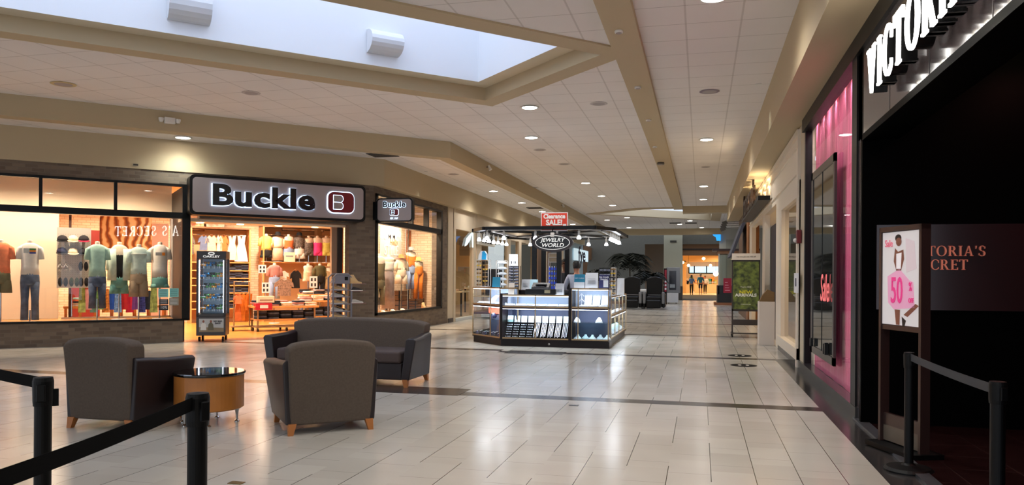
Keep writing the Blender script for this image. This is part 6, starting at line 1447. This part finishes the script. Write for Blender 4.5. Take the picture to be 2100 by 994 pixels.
for i in range(13):
    px = 168 + i * 12.3; nm, m_ = cols_[(i * 5) % 12]
    hung('%s patterned swim shorts on the low rack behind the mannequins, %s from the left' % (nm, ORD[i]), px, 590 + (i % 3) * 3, 640 - (i % 2) * 6, 1.75 + .05 * (i % 3), m_, 15, 'swim shorts on the low rack')
o = t45('clothes_rail', 'low metal rail holding the bright swim shorts', 'clothes rack', -6.2, 1.85, 0); zr = p45(250, 588, 1.85)[2]
MB().tube([(0, 0, .5), (0, 0, zr), (2.1, 0, zr), (2.1, 0, .5)], .015).build('rail', CH, o); box(-.2, 2.3, -.15, .15, .456, .49).build('foot', CH, o)
zb_ = PF
for i, (s0, lab) in enumerate(((-6.35, 'left'), (-5.25, 'right'))):
    o = t45('slatted_bench', 'low orange timber bench with slatted legs, %s one under the swim shorts' % lab, 'bench', s0, 2.15, zb_, 'timber benches in the left window')
    box(0, 1.0, 0, .4, .20, .25).build('seat', mat('orange timber', (214, 132, 52), .45, noise=.15), o); [box(x, x + .05, y, y + .05, 0, .20).build('leg', MATS['orange timber'], o) for x in (0.02, .3, .6, .93) for y in (.02, .33)]
FOLDC = [C['white'], C['beige'], C['dark'], C['coral'], C['mint'], C['pattern'], C['cream'], C['mauve']]
fold0 = box(-.17, .17, -.13, .13, 0, .035).mesh('fold', None)
def fold_mesh(m_, w_=.34, d_=.26, h_=.036, key=[{}]):
    k = (m_.name, w_, d_, h_)
    if k not in key[0]:
        mb = MB(); mb.ell([(0, 0, 0, w_ / 2 * .96, d_ / 2 * .96), (h_ * .3, 0, 0, w_ / 2, d_ / 2), (h_ * .7, 0, 0, w_ / 2, d_ / 2), (h_, 0, 0, w_ / 2 * .93, d_ / 2 * .93)], 16, 5); key[0][k] = mb.mesh('folded', m_)
    return key[0][k]
def folded(label, s, n, z, m_, group, w_=.34, d_=.26, h_=.036, rz=0.0, name='folded_garment', cat='garment'):
    o = bpy.data.objects.new(name, fold_mesh(m_, w_, d_, h_)); COL.objects.link(o); o.location = w45(s, n, z); o.rotation_euler = (0, 0, R45 + rz); tag(o, label, cat, group); return o
rnd = random.Random(3)
for i in range(2):
    for j in range(5): folded('folded shirt on the %s timber bench in the left window, %s up' % (['left', 'right'][i], ORD[j]), -6.0 + 1.1 * i, 2.35, zb_ + .25 + .037 * j, FOLDC[(i * 3 + j) % 8], 'folded shirts on the window benches')
# decals on the glass
for i, (px0, px1, y0, y1, c_, lb_) in enumerate(((325, 346, 592, 609, (130, 200, 196), 'larger teal notice on the window glass'), (348, 367, 591, 609, (130, 200, 196), 'smaller teal notice on the window glass'), (327, 346, 613, 624, (40, 40, 44), 'dark card on the window glass below the teal notices'),
       (347, 367, 611, 626, (150, 150, 140), 'grey patterned card on the window glass'), (326, 346, 625, 636, (30, 30, 36), 'black percent offer card low on the window glass'))):
    a, b = p45(px0, y1, -.0), p45(px1, y0, -.0); o = t45('window_notice', lb_, 'notice', a[0], .04, a[2], 'notices on the shop window'); box(0, b[0] - a[0], -.004, 0, 0, b[2] - a[2]).build('sheet', mat('notice %d' % i, c_, .5), o)
    W, Hh = b[0] - a[0], b[2] - a[2]
    if i == 4: text('lettering', '10%', PAP, o, (W / 2, -.008, Hh / 2), fx, .08)
    else: mb = MB(); [mb.box(W * .12, W * .85, -.006, -.004, Hh * (.2 + .2 * q), Hh * (.24 + .2 * q)) for q in range(4)]; mb.build('text_lines', mat('notice ink', (60, 90, 96), .5) if i < 2 else PAP, o)

# ---- back wall
NB = BN - .05
def B(px, py, n=NB): return p45(px, py, n)
def art(px0, px1, y0, y1, lab, sc, c0, c1):
    a_, b_ = B(px0, y1), B(px1, y0); o = t45('wall_picture', lab, 'picture', a_[0], NB - .06, a_[2], 'pictures high on the back wall'); W, Hh = b_[0] - a_[0], b_[2] - a_[2]
    box(0, W, 0, .05, 0, Hh).build('frame', mat('thin bronze frame', (90, 60, 40), .4), o)
    m, nt, bb, tc, X, Y, Z = newmat('art ' + lab[:14], .6); n_ = nt.nodes.new('ShaderNodeTexNoise'); n_.inputs['Scale'].default_value = sc; n_.inputs['Distortion'].default_value = 2; nt.links.new(tc.outputs['Object'], n_.inputs['Vector'])
    rp = nt.nodes.new('ShaderNodeValToRGB'); rp.color_ramp.elements[0].color = rgb(c0); rp.color_ramp.elements[1].color = rgb(c1); rp.color_ramp.elements[0].position = .4; rp.color_ramp.elements[1].position = .55; nt.links.new(n_.outputs['Fac'], rp.inputs[0]); nt.links.new(rp.outputs[0], bb.inputs['Base Color'])
    box(.02, W - .02, -.01, 0, .02, Hh - .02).build('print', m, o)
art(380, 419, 452, 473, 'warm toned abstract picture high on the back wall, far left', 2.2, (150, 84, 50), (236, 200, 160)); art(421, 461, 452, 471, 'pink and tan picture with diagonal shapes on the back wall', 1.6, (206, 140, 110), (240, 222, 205))
art(577, 663, 458, 473, 'long pale banner picture over the women clothes bay', 2.0, (230, 150, 80), (248, 226, 196)); art(665, 700, 459, 473, 'short pale picture at the right end of the banner', 3.0, (226, 196, 170), (246, 232, 214))
# recessed bays: timber shelves
TIM = mat('pale timber shelf', (206, 150, 88), .5, noise=.1)
BAYD = .55
for (px0, px1, lab, ys) in ((384, 506, 'left', (536, 553, 569, 584, 600, 617, 633)), (530, 700, 'right', (536,))):
    a_, b_ = B(px0, 640), B(px1, 473)
    o = t45('shelving_unit', 'tall timber wall unit, the %s bay of the back wall' % lab, 'shelving', a_[0], NB - BAYD, 0, 'wall units on the shop back wall'); W = b_[0] - a_[0]
    box(0, .04, 0, BAYD, 0, b_[2]).build('side_panel', TIM, o); box(W - .04, W, 0, BAYD, 0, b_[2]).build('side_panel', TIM, o); box(0, W, 0, BAYD, b_[2], b_[2] + .05).build('top_panel', mat('bay lintel', (120, 84, 54), .5), o); box(.04, W - .04, BAYD - .03, BAYD, .0, b_[2]).build('back_panel', mat('bay back', (196, 156, 116), .7), o)
    for y in ys: z_ = B(px0, y, NB - BAYD)[2]; box(.04, W - .04, 0, BAYD - .03, z_ - .03, z_).build('shelf', TIM, o)
    z_ = B(px0, 479, NB - BAYD)[2]; MB().tube([(.04, .2, z_), (W - .04, .2, z_)], .015).build('hanging_rail', CH, o)
NI = NB - BAYD + .1
# folded jeans on the left bay shelves
JC = [C['dark'], C['jeans'], C['black'], cm('mid denim', (66, 78, 108), noise=.2)]
ys_ = (553, 569, 584, 600, 617, 633)
a_, b_ = B(458, 540, NI), B(504, 540, NI)
for r, y in enumerate(ys_):
    z_ = B(384, y, NB - BAYD)[2]
    for c_ in range(3):
        s_ = a_[0] + .26 + c_ * (b_[0] - a_[0] - .3) / 2
        for k in range(4 if (r + c_) % 3 else 3): folded('folded denim jeans in the left bay, %s shelf from the top, %s stack, %s up' % (ORD[r], ['left', 'middle', 'right'][c_], ORD[k]), s_, NI + .12, z_ + .004 + .042 * k, JC[(r + c_ + k) % 4], 'folded jeans in the left wall unit', .30, .28, .040, name='folded_jeans', cat='jeans')
for i, (px, w_, m_, lab, kind, y1) in enumerate(((391, 18, C['pattern'], 'patterned grey top', 'tee', 520), (418, 22, cm('slate blue', (92, 104, 136)), 'slate blue top', 'tee', 512), (434, 26, C['beige'], 'beige tee', 'tee', 516), (450, 14, C['cream'], 'cream blouse', 'tee', 514), (459, 20, C['rust'], 'rust orange tee', 'tee', 520), (476, 24, C['cream'], 'cream pleated dress', 'dress', 532), (495, 26, C['white'], 'white pleated dress', 'dress', 535))):
    hung('%s hanging on the upper rail of the left bay' % lab, px, 484, y1, NI - .05, m_, w_, 'garments on the upper left rail', kind)
for i, (px, ny, hy, by, top, tc_, bot, bc, hat, lab) in enumerate(((546, 480, 513, 528, 'shirt', C['yellow'], 'shorts', C['black'], None, 'soft yellow sweater with black shorts'), (570, 481, 508, 534, 'tee', C['cream'], 'skirt', C['beige'], (C['black'], 'head'), 'cream tee, beige skirt, black hat'),
      (592, 481, 510, 526, 'tank', C['rust'], 'shorts', C['denimS'], None, 'rust blouse and light denim shorts'), (614, 482, 510, 530, 'tee', C['pattern'], 'shorts', C['white'], (C['black'], 'head'), 'grey patterned tee with black cap'),
      (633, 484, 506, 524, 'bikini', C['pattern'], 'shorts', C['pattern'], None, 'dark patterned bikini'), (651, 484, 506, 524, 'bikini', C['pink'], 'shorts', C['pink'], None, 'hot pink bikini'), (669, 484, 506, 524, 'bikini', C['lemon'], 'shorts', C['lemon'], None, 'lemon yellow bikini'))):
    s_, n_, zn, zh, zb = W1(px, ny, hy, by, NI); 
    mannequin('half mannequin with %s, upper shelf of the right bay' % lab, s_, NI, zn, zh, zb, B(540, 536, NB - BAYD)[2], top, tc_, bot, bc, hat, w=.95 if i > 3 else 1.0, group='half mannequins on the upper shelf')
o = t45('price_card', 'cream card standing on the upper shelf under the rust blouse', 'card', B(582, 535, NI - .1)[0], NI - .14, B(540, 536, NB - BAYD)[2]); box(0, .34, 0, .01, 0, .30).build('sheet', C['cream'], o); box(.05, .28, -.003, 0, .16, .2).build('text_line', MATS['grey text'], o)
NN = NB - 1.5
mann('mannequin in a mauve top and light jeans in front of the right bay', 563, 540, 568, 612, NN, 'tee', C['mauve'], 'pants', C['denimS'], z0=.01, group='mannequins inside the shop')
hung('white printed tee hanging below the upper shelf', 579, 556, 580, NN + .3, C['white'], 26, 'garments below the upper shelf', 'tee'); hung('black patterned top hanging below the upper shelf', 607, 555, 590, NN + .3, C['black'], 22, 'garments below the upper shelf', 'tee')
hung('brown camouflage tee hanging over the front table', 583, 573, 606, NN - .5, C['camo'], 38, 'garments below the upper shelf', 'tee')
mann('mannequin in a patterned bikini below the upper shelf', 632, 541, 562, 577, NN + .2, 'bikini', C['beige'], 'shorts', C['beige'], z0=.01, group='mannequins inside the shop', w=.9)
mann('mannequin in a drab olive top and black jeans in front of the right bay', 656, 541, 566, 600, NN, 'shirt', C['drab'], 'pants', C['black'], z0=.01, group='mannequins inside the shop')
mann('mannequin in a tan sun dress and straw hat in front of the right bay', 677, 545, 570, 592, NN, 'tank', C['tan'], 'skirt', C['tan'], hat=(C['tan'], 'head'), z0=.01, group='mannequins inside the shop')
# nesting tables on castors
def table(label, px0, px1, ytop, n, d, shelf=.32):
    a_, b_ = p45(px0, ytop, n), p45(px1, ytop, n); o = t45('display_table', label, 'table', a_[0], n, 0, 'timber display tables in the shop'); W = b_[0] - a_[0]; H = a_[2]
    box(0, W, 0, d, H - .05, H).build('table_top', TIM, o, bevel=.006); box(.04, W - .04, .05, d - .05, shelf - .03, shelf).build('lower_shelf', TIM, o)
    for x in (.08, W - .12):
        for y in (.06, d - .1): box(x, x + .04, y, y + .04, .12, H - .05).build('leg', mat('table steel', (150, 128, 100), .4), o)
    for x in (.10, W * .5, W - .10):
        for y in (.08, d - .08): MB().tube([(x - .02, y, .05), (x + .02, y, .05)], .05, 12).build('caster', BLACKMETAL, o); 
    box(.05, W - .05, .06, d - .06, .10, .13).build('base_rail', MATS['table steel'], o)
    return a_[0], W, H, shelf
T1 = table('front timber table on castors heaped with folded tops', 522, 655, 628, 2.3, .8)
T2 = table('second timber table with folded tops behind the sofa back', 618, 706, 616, 3.3, .7)
T3 = table('small timber table behind the front one, right of the orange rack', 622, 700, 603, 4.4, .6)
PAL = [C['cream'], C['lilac'], C['pattern'], C['mauve'], C['white'], C['dark'], C['beige'], C['black']]
for ti, (T, nn, nm) in enumerate(((T1, 2.3, 'front'), (T2, 3.3, 'second'), (T3, 4.4, 'rear'))):
    nc = int((T[1] - .1) / .30)
    for c_ in range(nc):
        for r_ in range(2):
            for k in range(3 if (c_ + r_) % 2 else 2):
                folded('folded top on the %s display table, %s column, %s row, %s up' % (nm, ORD[c_], ORD[r_], ORD[k]), T[0] + .2 + c_ * .31 + rnd.uniform(-.02, .02), nn + .2 + .33 * r_, T[2] + .045 * k, PAL[(c_ * 3 + r_ + k * 2 + ti) % 8], 'folded tops on the display tables', .30, .27, .043, rnd.uniform(-.25, .25))
        for k in range(5):
            folded('folded dark jeans on the lower shelf of the %s display table, %s column, %s up' % (nm, ORD[c_], ORD[k]), T[0] + .2 + c_ * .31, nn + .25, T[3] + .042 * k, JC[(c_ + k) % 3], 'folded jeans on the lower table shelves', .29, .28, .040, rnd.uniform(-.1, .1), name='folded_jeans', cat='jeans')
a_ = p45(520, 640, 2.28); o = t45('display_box', 'crimson display box under the left end of the front table', 'box', a_[0] + .05, 2.25, .56); box(0, .4, 0, .25, 0, .16).build('box_body', mat('crimson box', (186, 24, 50), .5), o, bevel=.005); box(.1, .3, -.003, 0, .04, .12).build('label_card', PAP, o)
a_ = p45(527, 622, 2.4); o = t45('card_box', 'cream card box on the left end of the front table', 'box', a_[0] + .02, 2.36, T1[2] + .09); box(0, .40, 0, .2, 0, .16).build('carton', C['cream'], o, bevel=.004); box(.04, .36, -.003, 0, .05, .08).build('text_line', MATS['beige print'], o)
for (px, y0, y1, n, lab) in ((443, 0, 0, 0, ''), (545, 579, 600, 2.5, 'white four panel card on the front table'), (643, 566, 590, 3.4, 'white four panel card on the second table'), (538, 543, 560, 2.7, 'dark print card on a tall stem over the front table')):
    if not y1: continue
    a_, b_ = p45(px - 8, y1, n), p45(px + 8, y0, n); o = t45('card_sign', lab, 'sign', a_[0], n, a_[2], 'card signs on the tables'); W, Hh = b_[0] - a_[0], b_[2] - a_[2]
    box(0, W, 0, .01, 0, Hh).build('sheet', PAP, o); [box(W * (.15 + .45 * i), W * (.38 + .45 * i), -.003, 0, Hh * (.12 + .45 * j), Hh * (.4 + .45 * j)).build('picture', MATS['black print'], o) for i in (0, 1) for j in (0, 1)]
    MB().tube([(W / 2, .01, -a_[2] + T1[2]), (W / 2, .01, 0.02)], .008).build('stem', CH, o)
# orange clothes rack at the left of the tables
a_, b_ = p45(480, 600, 3.0), p45(512, 600, 3.0); zr = p45(490, 601, 3.0)[2]
o = t45('clothes_rack', 'gold toned rolling rack of orange garments left of the tables', 'clothes rack', a_[0], 3.0, 0); W = b_[0] - a_[0]
MB().tube([(0, 0, .12), (0, 0, zr + .3), (W, 0, zr + .3), (W, 0, .12)], .018).build('rail', GOLD, o); box(-.1, W + .1, -.2, .2, .10, .13).build('foot', GOLD, o)
for x in (-.05, W + .05): MB().tube([(x - .02, -.15, .05), (x + .02, -.15, .05)], .05, 10).build('caster', BLACKMETAL, o)
for i in range(4): hung('orange dress on the gold rolling rack, %s from the left' % ORD[i], 488 + 8 * i, 603, 657, 3.0 + .04 * i, C['orange'] if i != 0 else C['rust'], 15, 'orange garments on the gold rack', 'dress')
hung('peach bikini top tied on the gold rolling rack', 489, 606, 622, 2.9, C['coral'], 18, 'orange garments on the gold rack', 'tee')
# shoe rack
a_, b_ = p45(683, 650, -.43), p45(721, 562, -.43); W = b_[0] - a_[0]; H = b_[2]
o = t45('shoe_rack', 'grey metal shoe rack with rounded top beside the brick pier', 'shoe rack', a_[0], -.43, 0)
MB().tube([(0, 0, .05), (0, 0, H - .08), (.08, 0, H), (W - .08, 0, H), (W, 0, H - .08), (W, 0, .05)], .022).build('frame', mat('rack grey', (136, 138, 150), .4, metal=.4), o)
MB().tube([(0, .35, .05), (0, .35, H - .08), (.08, .35, H), (W - .08, .35, H), (W, .35, H - .08), (W, .35, .05)], .022).build('frame', MATS['rack grey'], o)
box(.04, W - .04, .0, .02, H - .22, H - .02).build('header', MATS['rack grey'], o); box(W * .62, W * .8, -.004, 0, H - .14, H - .06).build('badge', BLACKMETAL, o)
shz = [p45(683, y, -.43)[2] for y in (579, 594, 608, 623, 638, 652)]
SHC = [mat('shoe grey', (186, 182, 178), .6), mat('shoe black', (40, 38, 40), .6), mat('shoe tan', (214, 180, 130), .6), mat('shoe white', (236, 232, 226), .6)]
def shoe_mb(boot=False):
    mb = MB(); mb.loft([[(x, y * w_, z) for x, z in ((0, 0), (0, h_), (0, 0))] for y, w_, h_ in ()]) if 0 else None
    R = []
    for x, w_, h_ in ((-.14, .030, .05 if not boot else .16), (-.12, .036, .085 if not boot else .20), (-.06, .038, .09 if not boot else .20), (-.01, .040, .072 if not boot else .12), (.05, .046, .052), (.10, .042, .042), (.135, .02, .03)):
        R.append([(x, -w_, .015), (x, -w_ * .9, h_ * .6), (x, -w_ * .45, h_), (x, w_ * .45, h_), (x, w_ * .9, h_ * .6), (x, w_, .015)])
    return mb.loft(R)
def shoe(label, s, n, z, rz, m_, group, boot=False, name='shoe'):
    o = t45(name, label, 'shoe', s, n, z, group, rz); shoe_mb(boot).build('upper', m_, o, smooth=True)
    MB().extrude([(-.145, -.035, 0), (.05, -.048, 0), (.13, -.03, 0), (.145, 0, 0), (.13, .03, 0), (.05, .048, 0), (-.145, .035, 0)], (0, 0, .016)).build('sole', SHC[3] if not boot else SHC[2], o); return o
for r, z_ in enumerate(shz):
    o2 = box(.02, W - .02, 0.02, .33, z_ - .02, z_).build('shelf', MATS['rack grey'], o)
    for c_ in range(3): shoe('%s sneaker on the shoe rack, %s shelf from the top, %s from the left' % (['grey', 'black', 'tan', 'white'][(r * 2 + c_) % 4], ORD[r], ORD[c_]), a_[0] + .14 + c_ * (W - .28) / 2, -.30 + .09 * c_, z_ + .002, -.45 + .1 * c_, SHC[(r * 2 + c_) % 4], 'shoes on the grey rack')
for (px, py, m_, lab, bt) in ((730, 581, SHC[2], 'tan ankle boot standing out at the right of the shoe rack', True), (732, 596, SHC[1], 'black flat shoe standing out at the right of the shoe rack', False), (733, 621, SHC[0], 'grey sneaker with white sole standing out at the right of the shoe rack', False)):
    q = p45(px, py, -.43); shoe(lab, q[0] + .0, -.42, q[2], 0.0, m_, 'shoes on side arms', bt)
    box(W, W + .36, .0, .05, q[2] - .012, q[2] - .003).build('side_arm', CH, o)
# eyewear tower at the entrance
a_, b_ = p45(398, 700, .05), p45(458, 515, .05); s0, s1 = p45(393, 600, .05)[0] + .0, p45(457, 600, .05)[0]; W = s1 - s0; H = b_[2]
DKM = mat('gunmetal', (62, 58, 58), .35, metal=.3)
o = t45('eyewear_tower', 'tall dark lit glass tower of sunglasses on castors at the shop entrance', 'display case', s0 + .10, .10, 0, None, -.35)
D_ = .48; W = .60
zmid = p45(425, 648, .1)[2]
box(0, W, 0, D_, .12, zmid).build('base_cabinet', DKM, o, bevel=.01); box(0, W, 0, D_, H - .17, H).build('head', DKM, o, bevel=.01)
mb = MB(); t_ = .045
for x in (0, W - t_):
    for y in (0, D_ - t_): mb.box(x, x + t_, y, y + t_, zmid, H - .17)
mb.box(0, W, 0, D_, zmid, zmid + .05); mb.build('frame', DKM, o)
box(.05, W - .05, D_ - .03, D_ - .02, zmid + .05, H - .17).build('back_panel', CASEIN, o)
for x in (.05, W - .06): box(x, x + .012, .02, .035, zmid + .08, H - .20).build('light_strip', LED_, o)
gb = MB().sheet([(t_, .01, zmid + .05), (W - t_, .01, zmid + .05), (W - t_, .01, H - .17), (t_, .01, H - .17)]); gb.sheet([(.01, t_, zmid + .05), (.01, D_ - t_, zmid + .05), (.01, D_ - t_, H - .17), (.01, t_, H - .17)]); gb.build('glass', CASEGLASS, o)
text('lettering', 'OAKLEY', MATS['sign white'], o, (W / 2, -.004, H - .12), fx, .065, sx=1.4, offset=.002); MB().extrude([(W / 2 + .07 * math.cos(k * math.pi / 12), -.006, H - .055 + .035 * math.sin(k * math.pi / 12)) for k in range(24)], (0, .006, 0)).build('oval_emblem', MATS['sign white'], o); MB().extrude([(W / 2 + .042 * math.cos(k * math.pi / 12), -.009, H - .055 + .014 * math.sin(k * math.pi / 12)) for k in range(24)], (0, .003, 0)).build('oval_centre', DKM, o)
pc = box(.06, W - .04, -.006, 0, .20, zmid - .05).build('picture_panel', mat('pale poster', (196, 200, 202), .5), o); hp = zmid - .05 - .20
MB().extrude([(.06, -.009, .20), (W - .04, -.009, .20), (W - .04, -.009, .20 + hp * .3), (.06, -.009, .20 + hp * .38)], (0, .002, 0)).build('printed_ground', mat('printed sand', (150, 134, 108), .6), pc)
for k, (x_, c_) in enumerate(((.15, (230, 230, 226)), (.30, (110, 104, 84)))):
    MB().extrude([(x_ - .06, -.011, .24), (x_ + .06, -.011, .24), (x_ + .05, -.011, .36), (x_ + .02, -.011, .40), (x_ - .02, -.011, .40), (x_ - .05, -.011, .36)], (0, .002, 0)).build('printed_figure', mat('printed wear %d' % k, c_, .6), pc); MB().sphere((x_, -.011, .425), (.022, .002, .028)).build('printed_face', MATS['printed skin'], pc)
text('lettering', 'NO BAD\nDAYS', MATS['black print'], pc, (W - .16, -.010, .20 + hp * .72), fx, .045, offset=.002)
for x in (.06, W - .06):
    for y in (.06, D_ - .06): MB().tube([(x - .02, y, .05), (x + .02, y, .05)], .05, 12).build('caster', BLACKMETAL, o); 
mtx = Matrix.Translation(o.location) @ Matrix.Rotation(o.rotation_euler.z, 4, 'Z')
LC = [mat('gold mirror lens', (220, 150, 50), .1, metal=.7), mat('blue mirror lens', (60, 140, 210), .1, metal=.7), MATS['dark lens'], mat('green mirror lens', (90, 160, 90), .1, metal=.7)]
g0 = None
for r in range(5):
    z_ = zmid + .12 + r * (H - .17 - zmid - .16) / 4.6
    MB().box(.05, W - .05, .05, D_ - .04, z_ - .03, z_ - .024).build('shelf', MATS['shelf glass'], o)
    for c_ in range(8):
        p_ = mtx @ Vector((.12 + (c_ % 4) * .108 + .04 * (c_ // 4), .14 + .17 * (c_ // 4), z_ + .05 + .05 * (c_ // 4)))
        g = thing('sunglasses', 'mirrored sunglasses in the entrance tower, %s shelf up, %s row, %s from left' % (ORD[r], ['front', 'back'][c_ // 4], ORD[c_ % 4]), 'sunglasses', p_, o.rotation_euler.z, 'sunglasses in the entrance tower')
        mb = MB(); [mb.sphere((s * .036, 0, 0), (.034, .010, .028), 8, 6) for s in (-1, 1)]; mb.build('lenses', LC[(r * 3 + c_) % 4], g)
        MB().tube([(-.07, .08, .012), (-.068, 0, .016), (0, -.006, .018), (.068, 0, .016), (.07, .08, .012)], .006, 5).build('frame', BLACKMETAL if c_ % 3 else PAP, g); MB().tube([(0, .02, -.07 - .05 * (c_ // 4)), (0, .02, 0)], .008, 6).build('riser', PAP, g)
# ---- corridor window
def mx(label, px, ny, hy, by, X_, top, tc_, bot, bc, hat=None, **k):
    q = onx(px, ny, X_); return mannequin(label, 0, 0, q[2] - .04, onx(px, hy, X_)[2], max(onx(px, by, X_)[2], PF + .05), PF, top, tc_, bot, bc, hat, F45=False, loc=(X_, q[1], 0), rz=.9, group='mannequins in the corridor window', **k)
mx('mannequin in an olive jumpsuit at the left end of the corridor window', 778, 521, 575, 625, -8.25, 'tank', C['sage'], 'pants', C['sage'])
mx('mannequin in a white top and long lilac skirt in the corridor window', 797, 523, 555, 632, -8.25, 'tank', C['white'], 'skirt', C['lilac'])
mx('mannequin in a cream romper and rust brown hat in the corridor window', 823, 528, 553, 582, -8.25, 'tee', C['cream'], 'shorts', C['cream'], (C['rust'], 'head'))
mx('mannequin in an orange camisole, ripped jeans and grey hat in the corridor window', 843, 512, 547, 592, -8.48, 'tank', C['orange'], 'pants', C['denimS'], (C['lilac'], 'head'))
mx('mannequin in orange wrap trousers in the corridor window', 858, 533, 550, 612, -8.3, 'tank', C['beige'], 'pants', C['orange'], (C['lemon'], 'head'))
mx('pale mannequin with a cream top and white trousers, rightmost in the corridor window', 871, 504, 552, 620, -8.46, 'tank', C['lilac'], 'pants', C['white'])
p0, p1 = onx(779, 530, -8.73), onx(822, 468, -8.73)
o = thing('poster', 'grey board reading summer style hung in the corridor window', 'poster', (-8.73, p0[1], p0[2])); W, Hh = p1[1] - p0[1], p1[2] - p0[2]
MB().tube([(.01, .2, Hh), (.01, .2, 3.66 - p0[2])], .004).build('wire', CH, o); MB().tube([(.01, W - .2, Hh), (.01, W - .2, 3.66 - p0[2])], .004).build('wire', CH, o); box(0, .02, 0, W, 0, Hh).build('board', mat('board grey', (200, 192, 184), .6), o); text('lettering', 'SUMMER', PAP, o, (.026, W / 2, Hh * .72), face_rot(math.pi / 2), .42, sx=.95, offset=.002); text('lettering', 'Hello', mat('script tan', (200, 150, 100), .5), o, (.03, W * .6, Hh * .52), face_rot(math.pi / 2), .26, shear=.3); text('lettering', 'STYLE', PAP, o, (.026, W / 2, Hh * .26), face_rot(math.pi / 2), .42, sx=.95, offset=.002)
p0, p1 = onx(833, 520, -8.72), onx(852, 474, -8.72)
o = thing('poster', 'orange and white abstract poster at the right in the corridor window', 'poster', (-8.72, p0[1], p0[2])); box(0, .02, 0, p1[1] - p0[1], 0, p1[2] - p0[2]).build('board', MATS['swirl print'], o); box(-.01, 0, -.02, p1[1] - p0[1] + .02, -.02, p1[2] - p0[2] + .02).build('frame', PAP, o); MB().tube([(0, .3, p1[2] - p0[2]), (0, .3, 3.66 - p0[2])], .004).build('wire', CH, o)
for i, (px, y0, y1, X_, m_, lab) in enumerate(((815, 595, 636, -8.5, WOODF, 'dark timber ladder crate in the middle of the corridor window'), (848, 612, 630, -8.4, WOODF, 'dark trunk under the orange trousers in the corridor window'), (877, 610, 631, -8.5, WOODF, 'small dark crate near the right end of the corridor window'), (893, 602, 630, -8.5, mat('orange crate', (206, 130, 66), .5, noise=.15), 'orange timber crate at the right end of the corridor window'))):
    q = onx(px, y1, X_); zt_ = onx(px, y0, X_)[2]; o = thing('crate', lab, 'crate', (X_ - .2, q[1] - .35, PF), 0, 'crates in the corridor window'); h_ = zt_ - PF
    mb = MB(); [mb.box(0, .4, 0, .7, h_ * j / 4 + .01, h_ * (j + 1) / 4 - .01) for j in range(4)]; mb.build('slats', m_, o); mb = MB(); [mb.box(x, x + .03, y, y + .03, 0, h_) for x in (-.01, .38) for y in (-.01, .68)]; mb.build('corner_post', BLACKMETAL, o)
for i, (px, py) in enumerate(((775, 640), (793, 638), (812, 635), (832, 631), (875, 628))):
    q = onx(px, py, -7.85); o = thing('shoe', 'pale shoe on the corridor window floor, %s from the left' % ORD[i], 'shoe', (-7.9, q[1], PF), -.5, 'shoes on the corridor window floor'); shoe_mb(i == 4).build('upper', SHC[3] if i < 4 else SHC[2], o, smooth=True); box(-.14, .13, -.04, .04, 0, .015).build('sole', SHC[2], o)
q = onx(888, 603, -8.2); o = thing('window_card', 'small dark picture card at the right end of the corridor window', 'card', (-8.05, q[1] + .1, PF)); box(0, .02, 0, .35, 0, .28).build('card', BLACKMETAL, o); box(.02, .023, .04, .31, .04, .24).build('print', mat('card print', (120, 116, 110), .5), o)
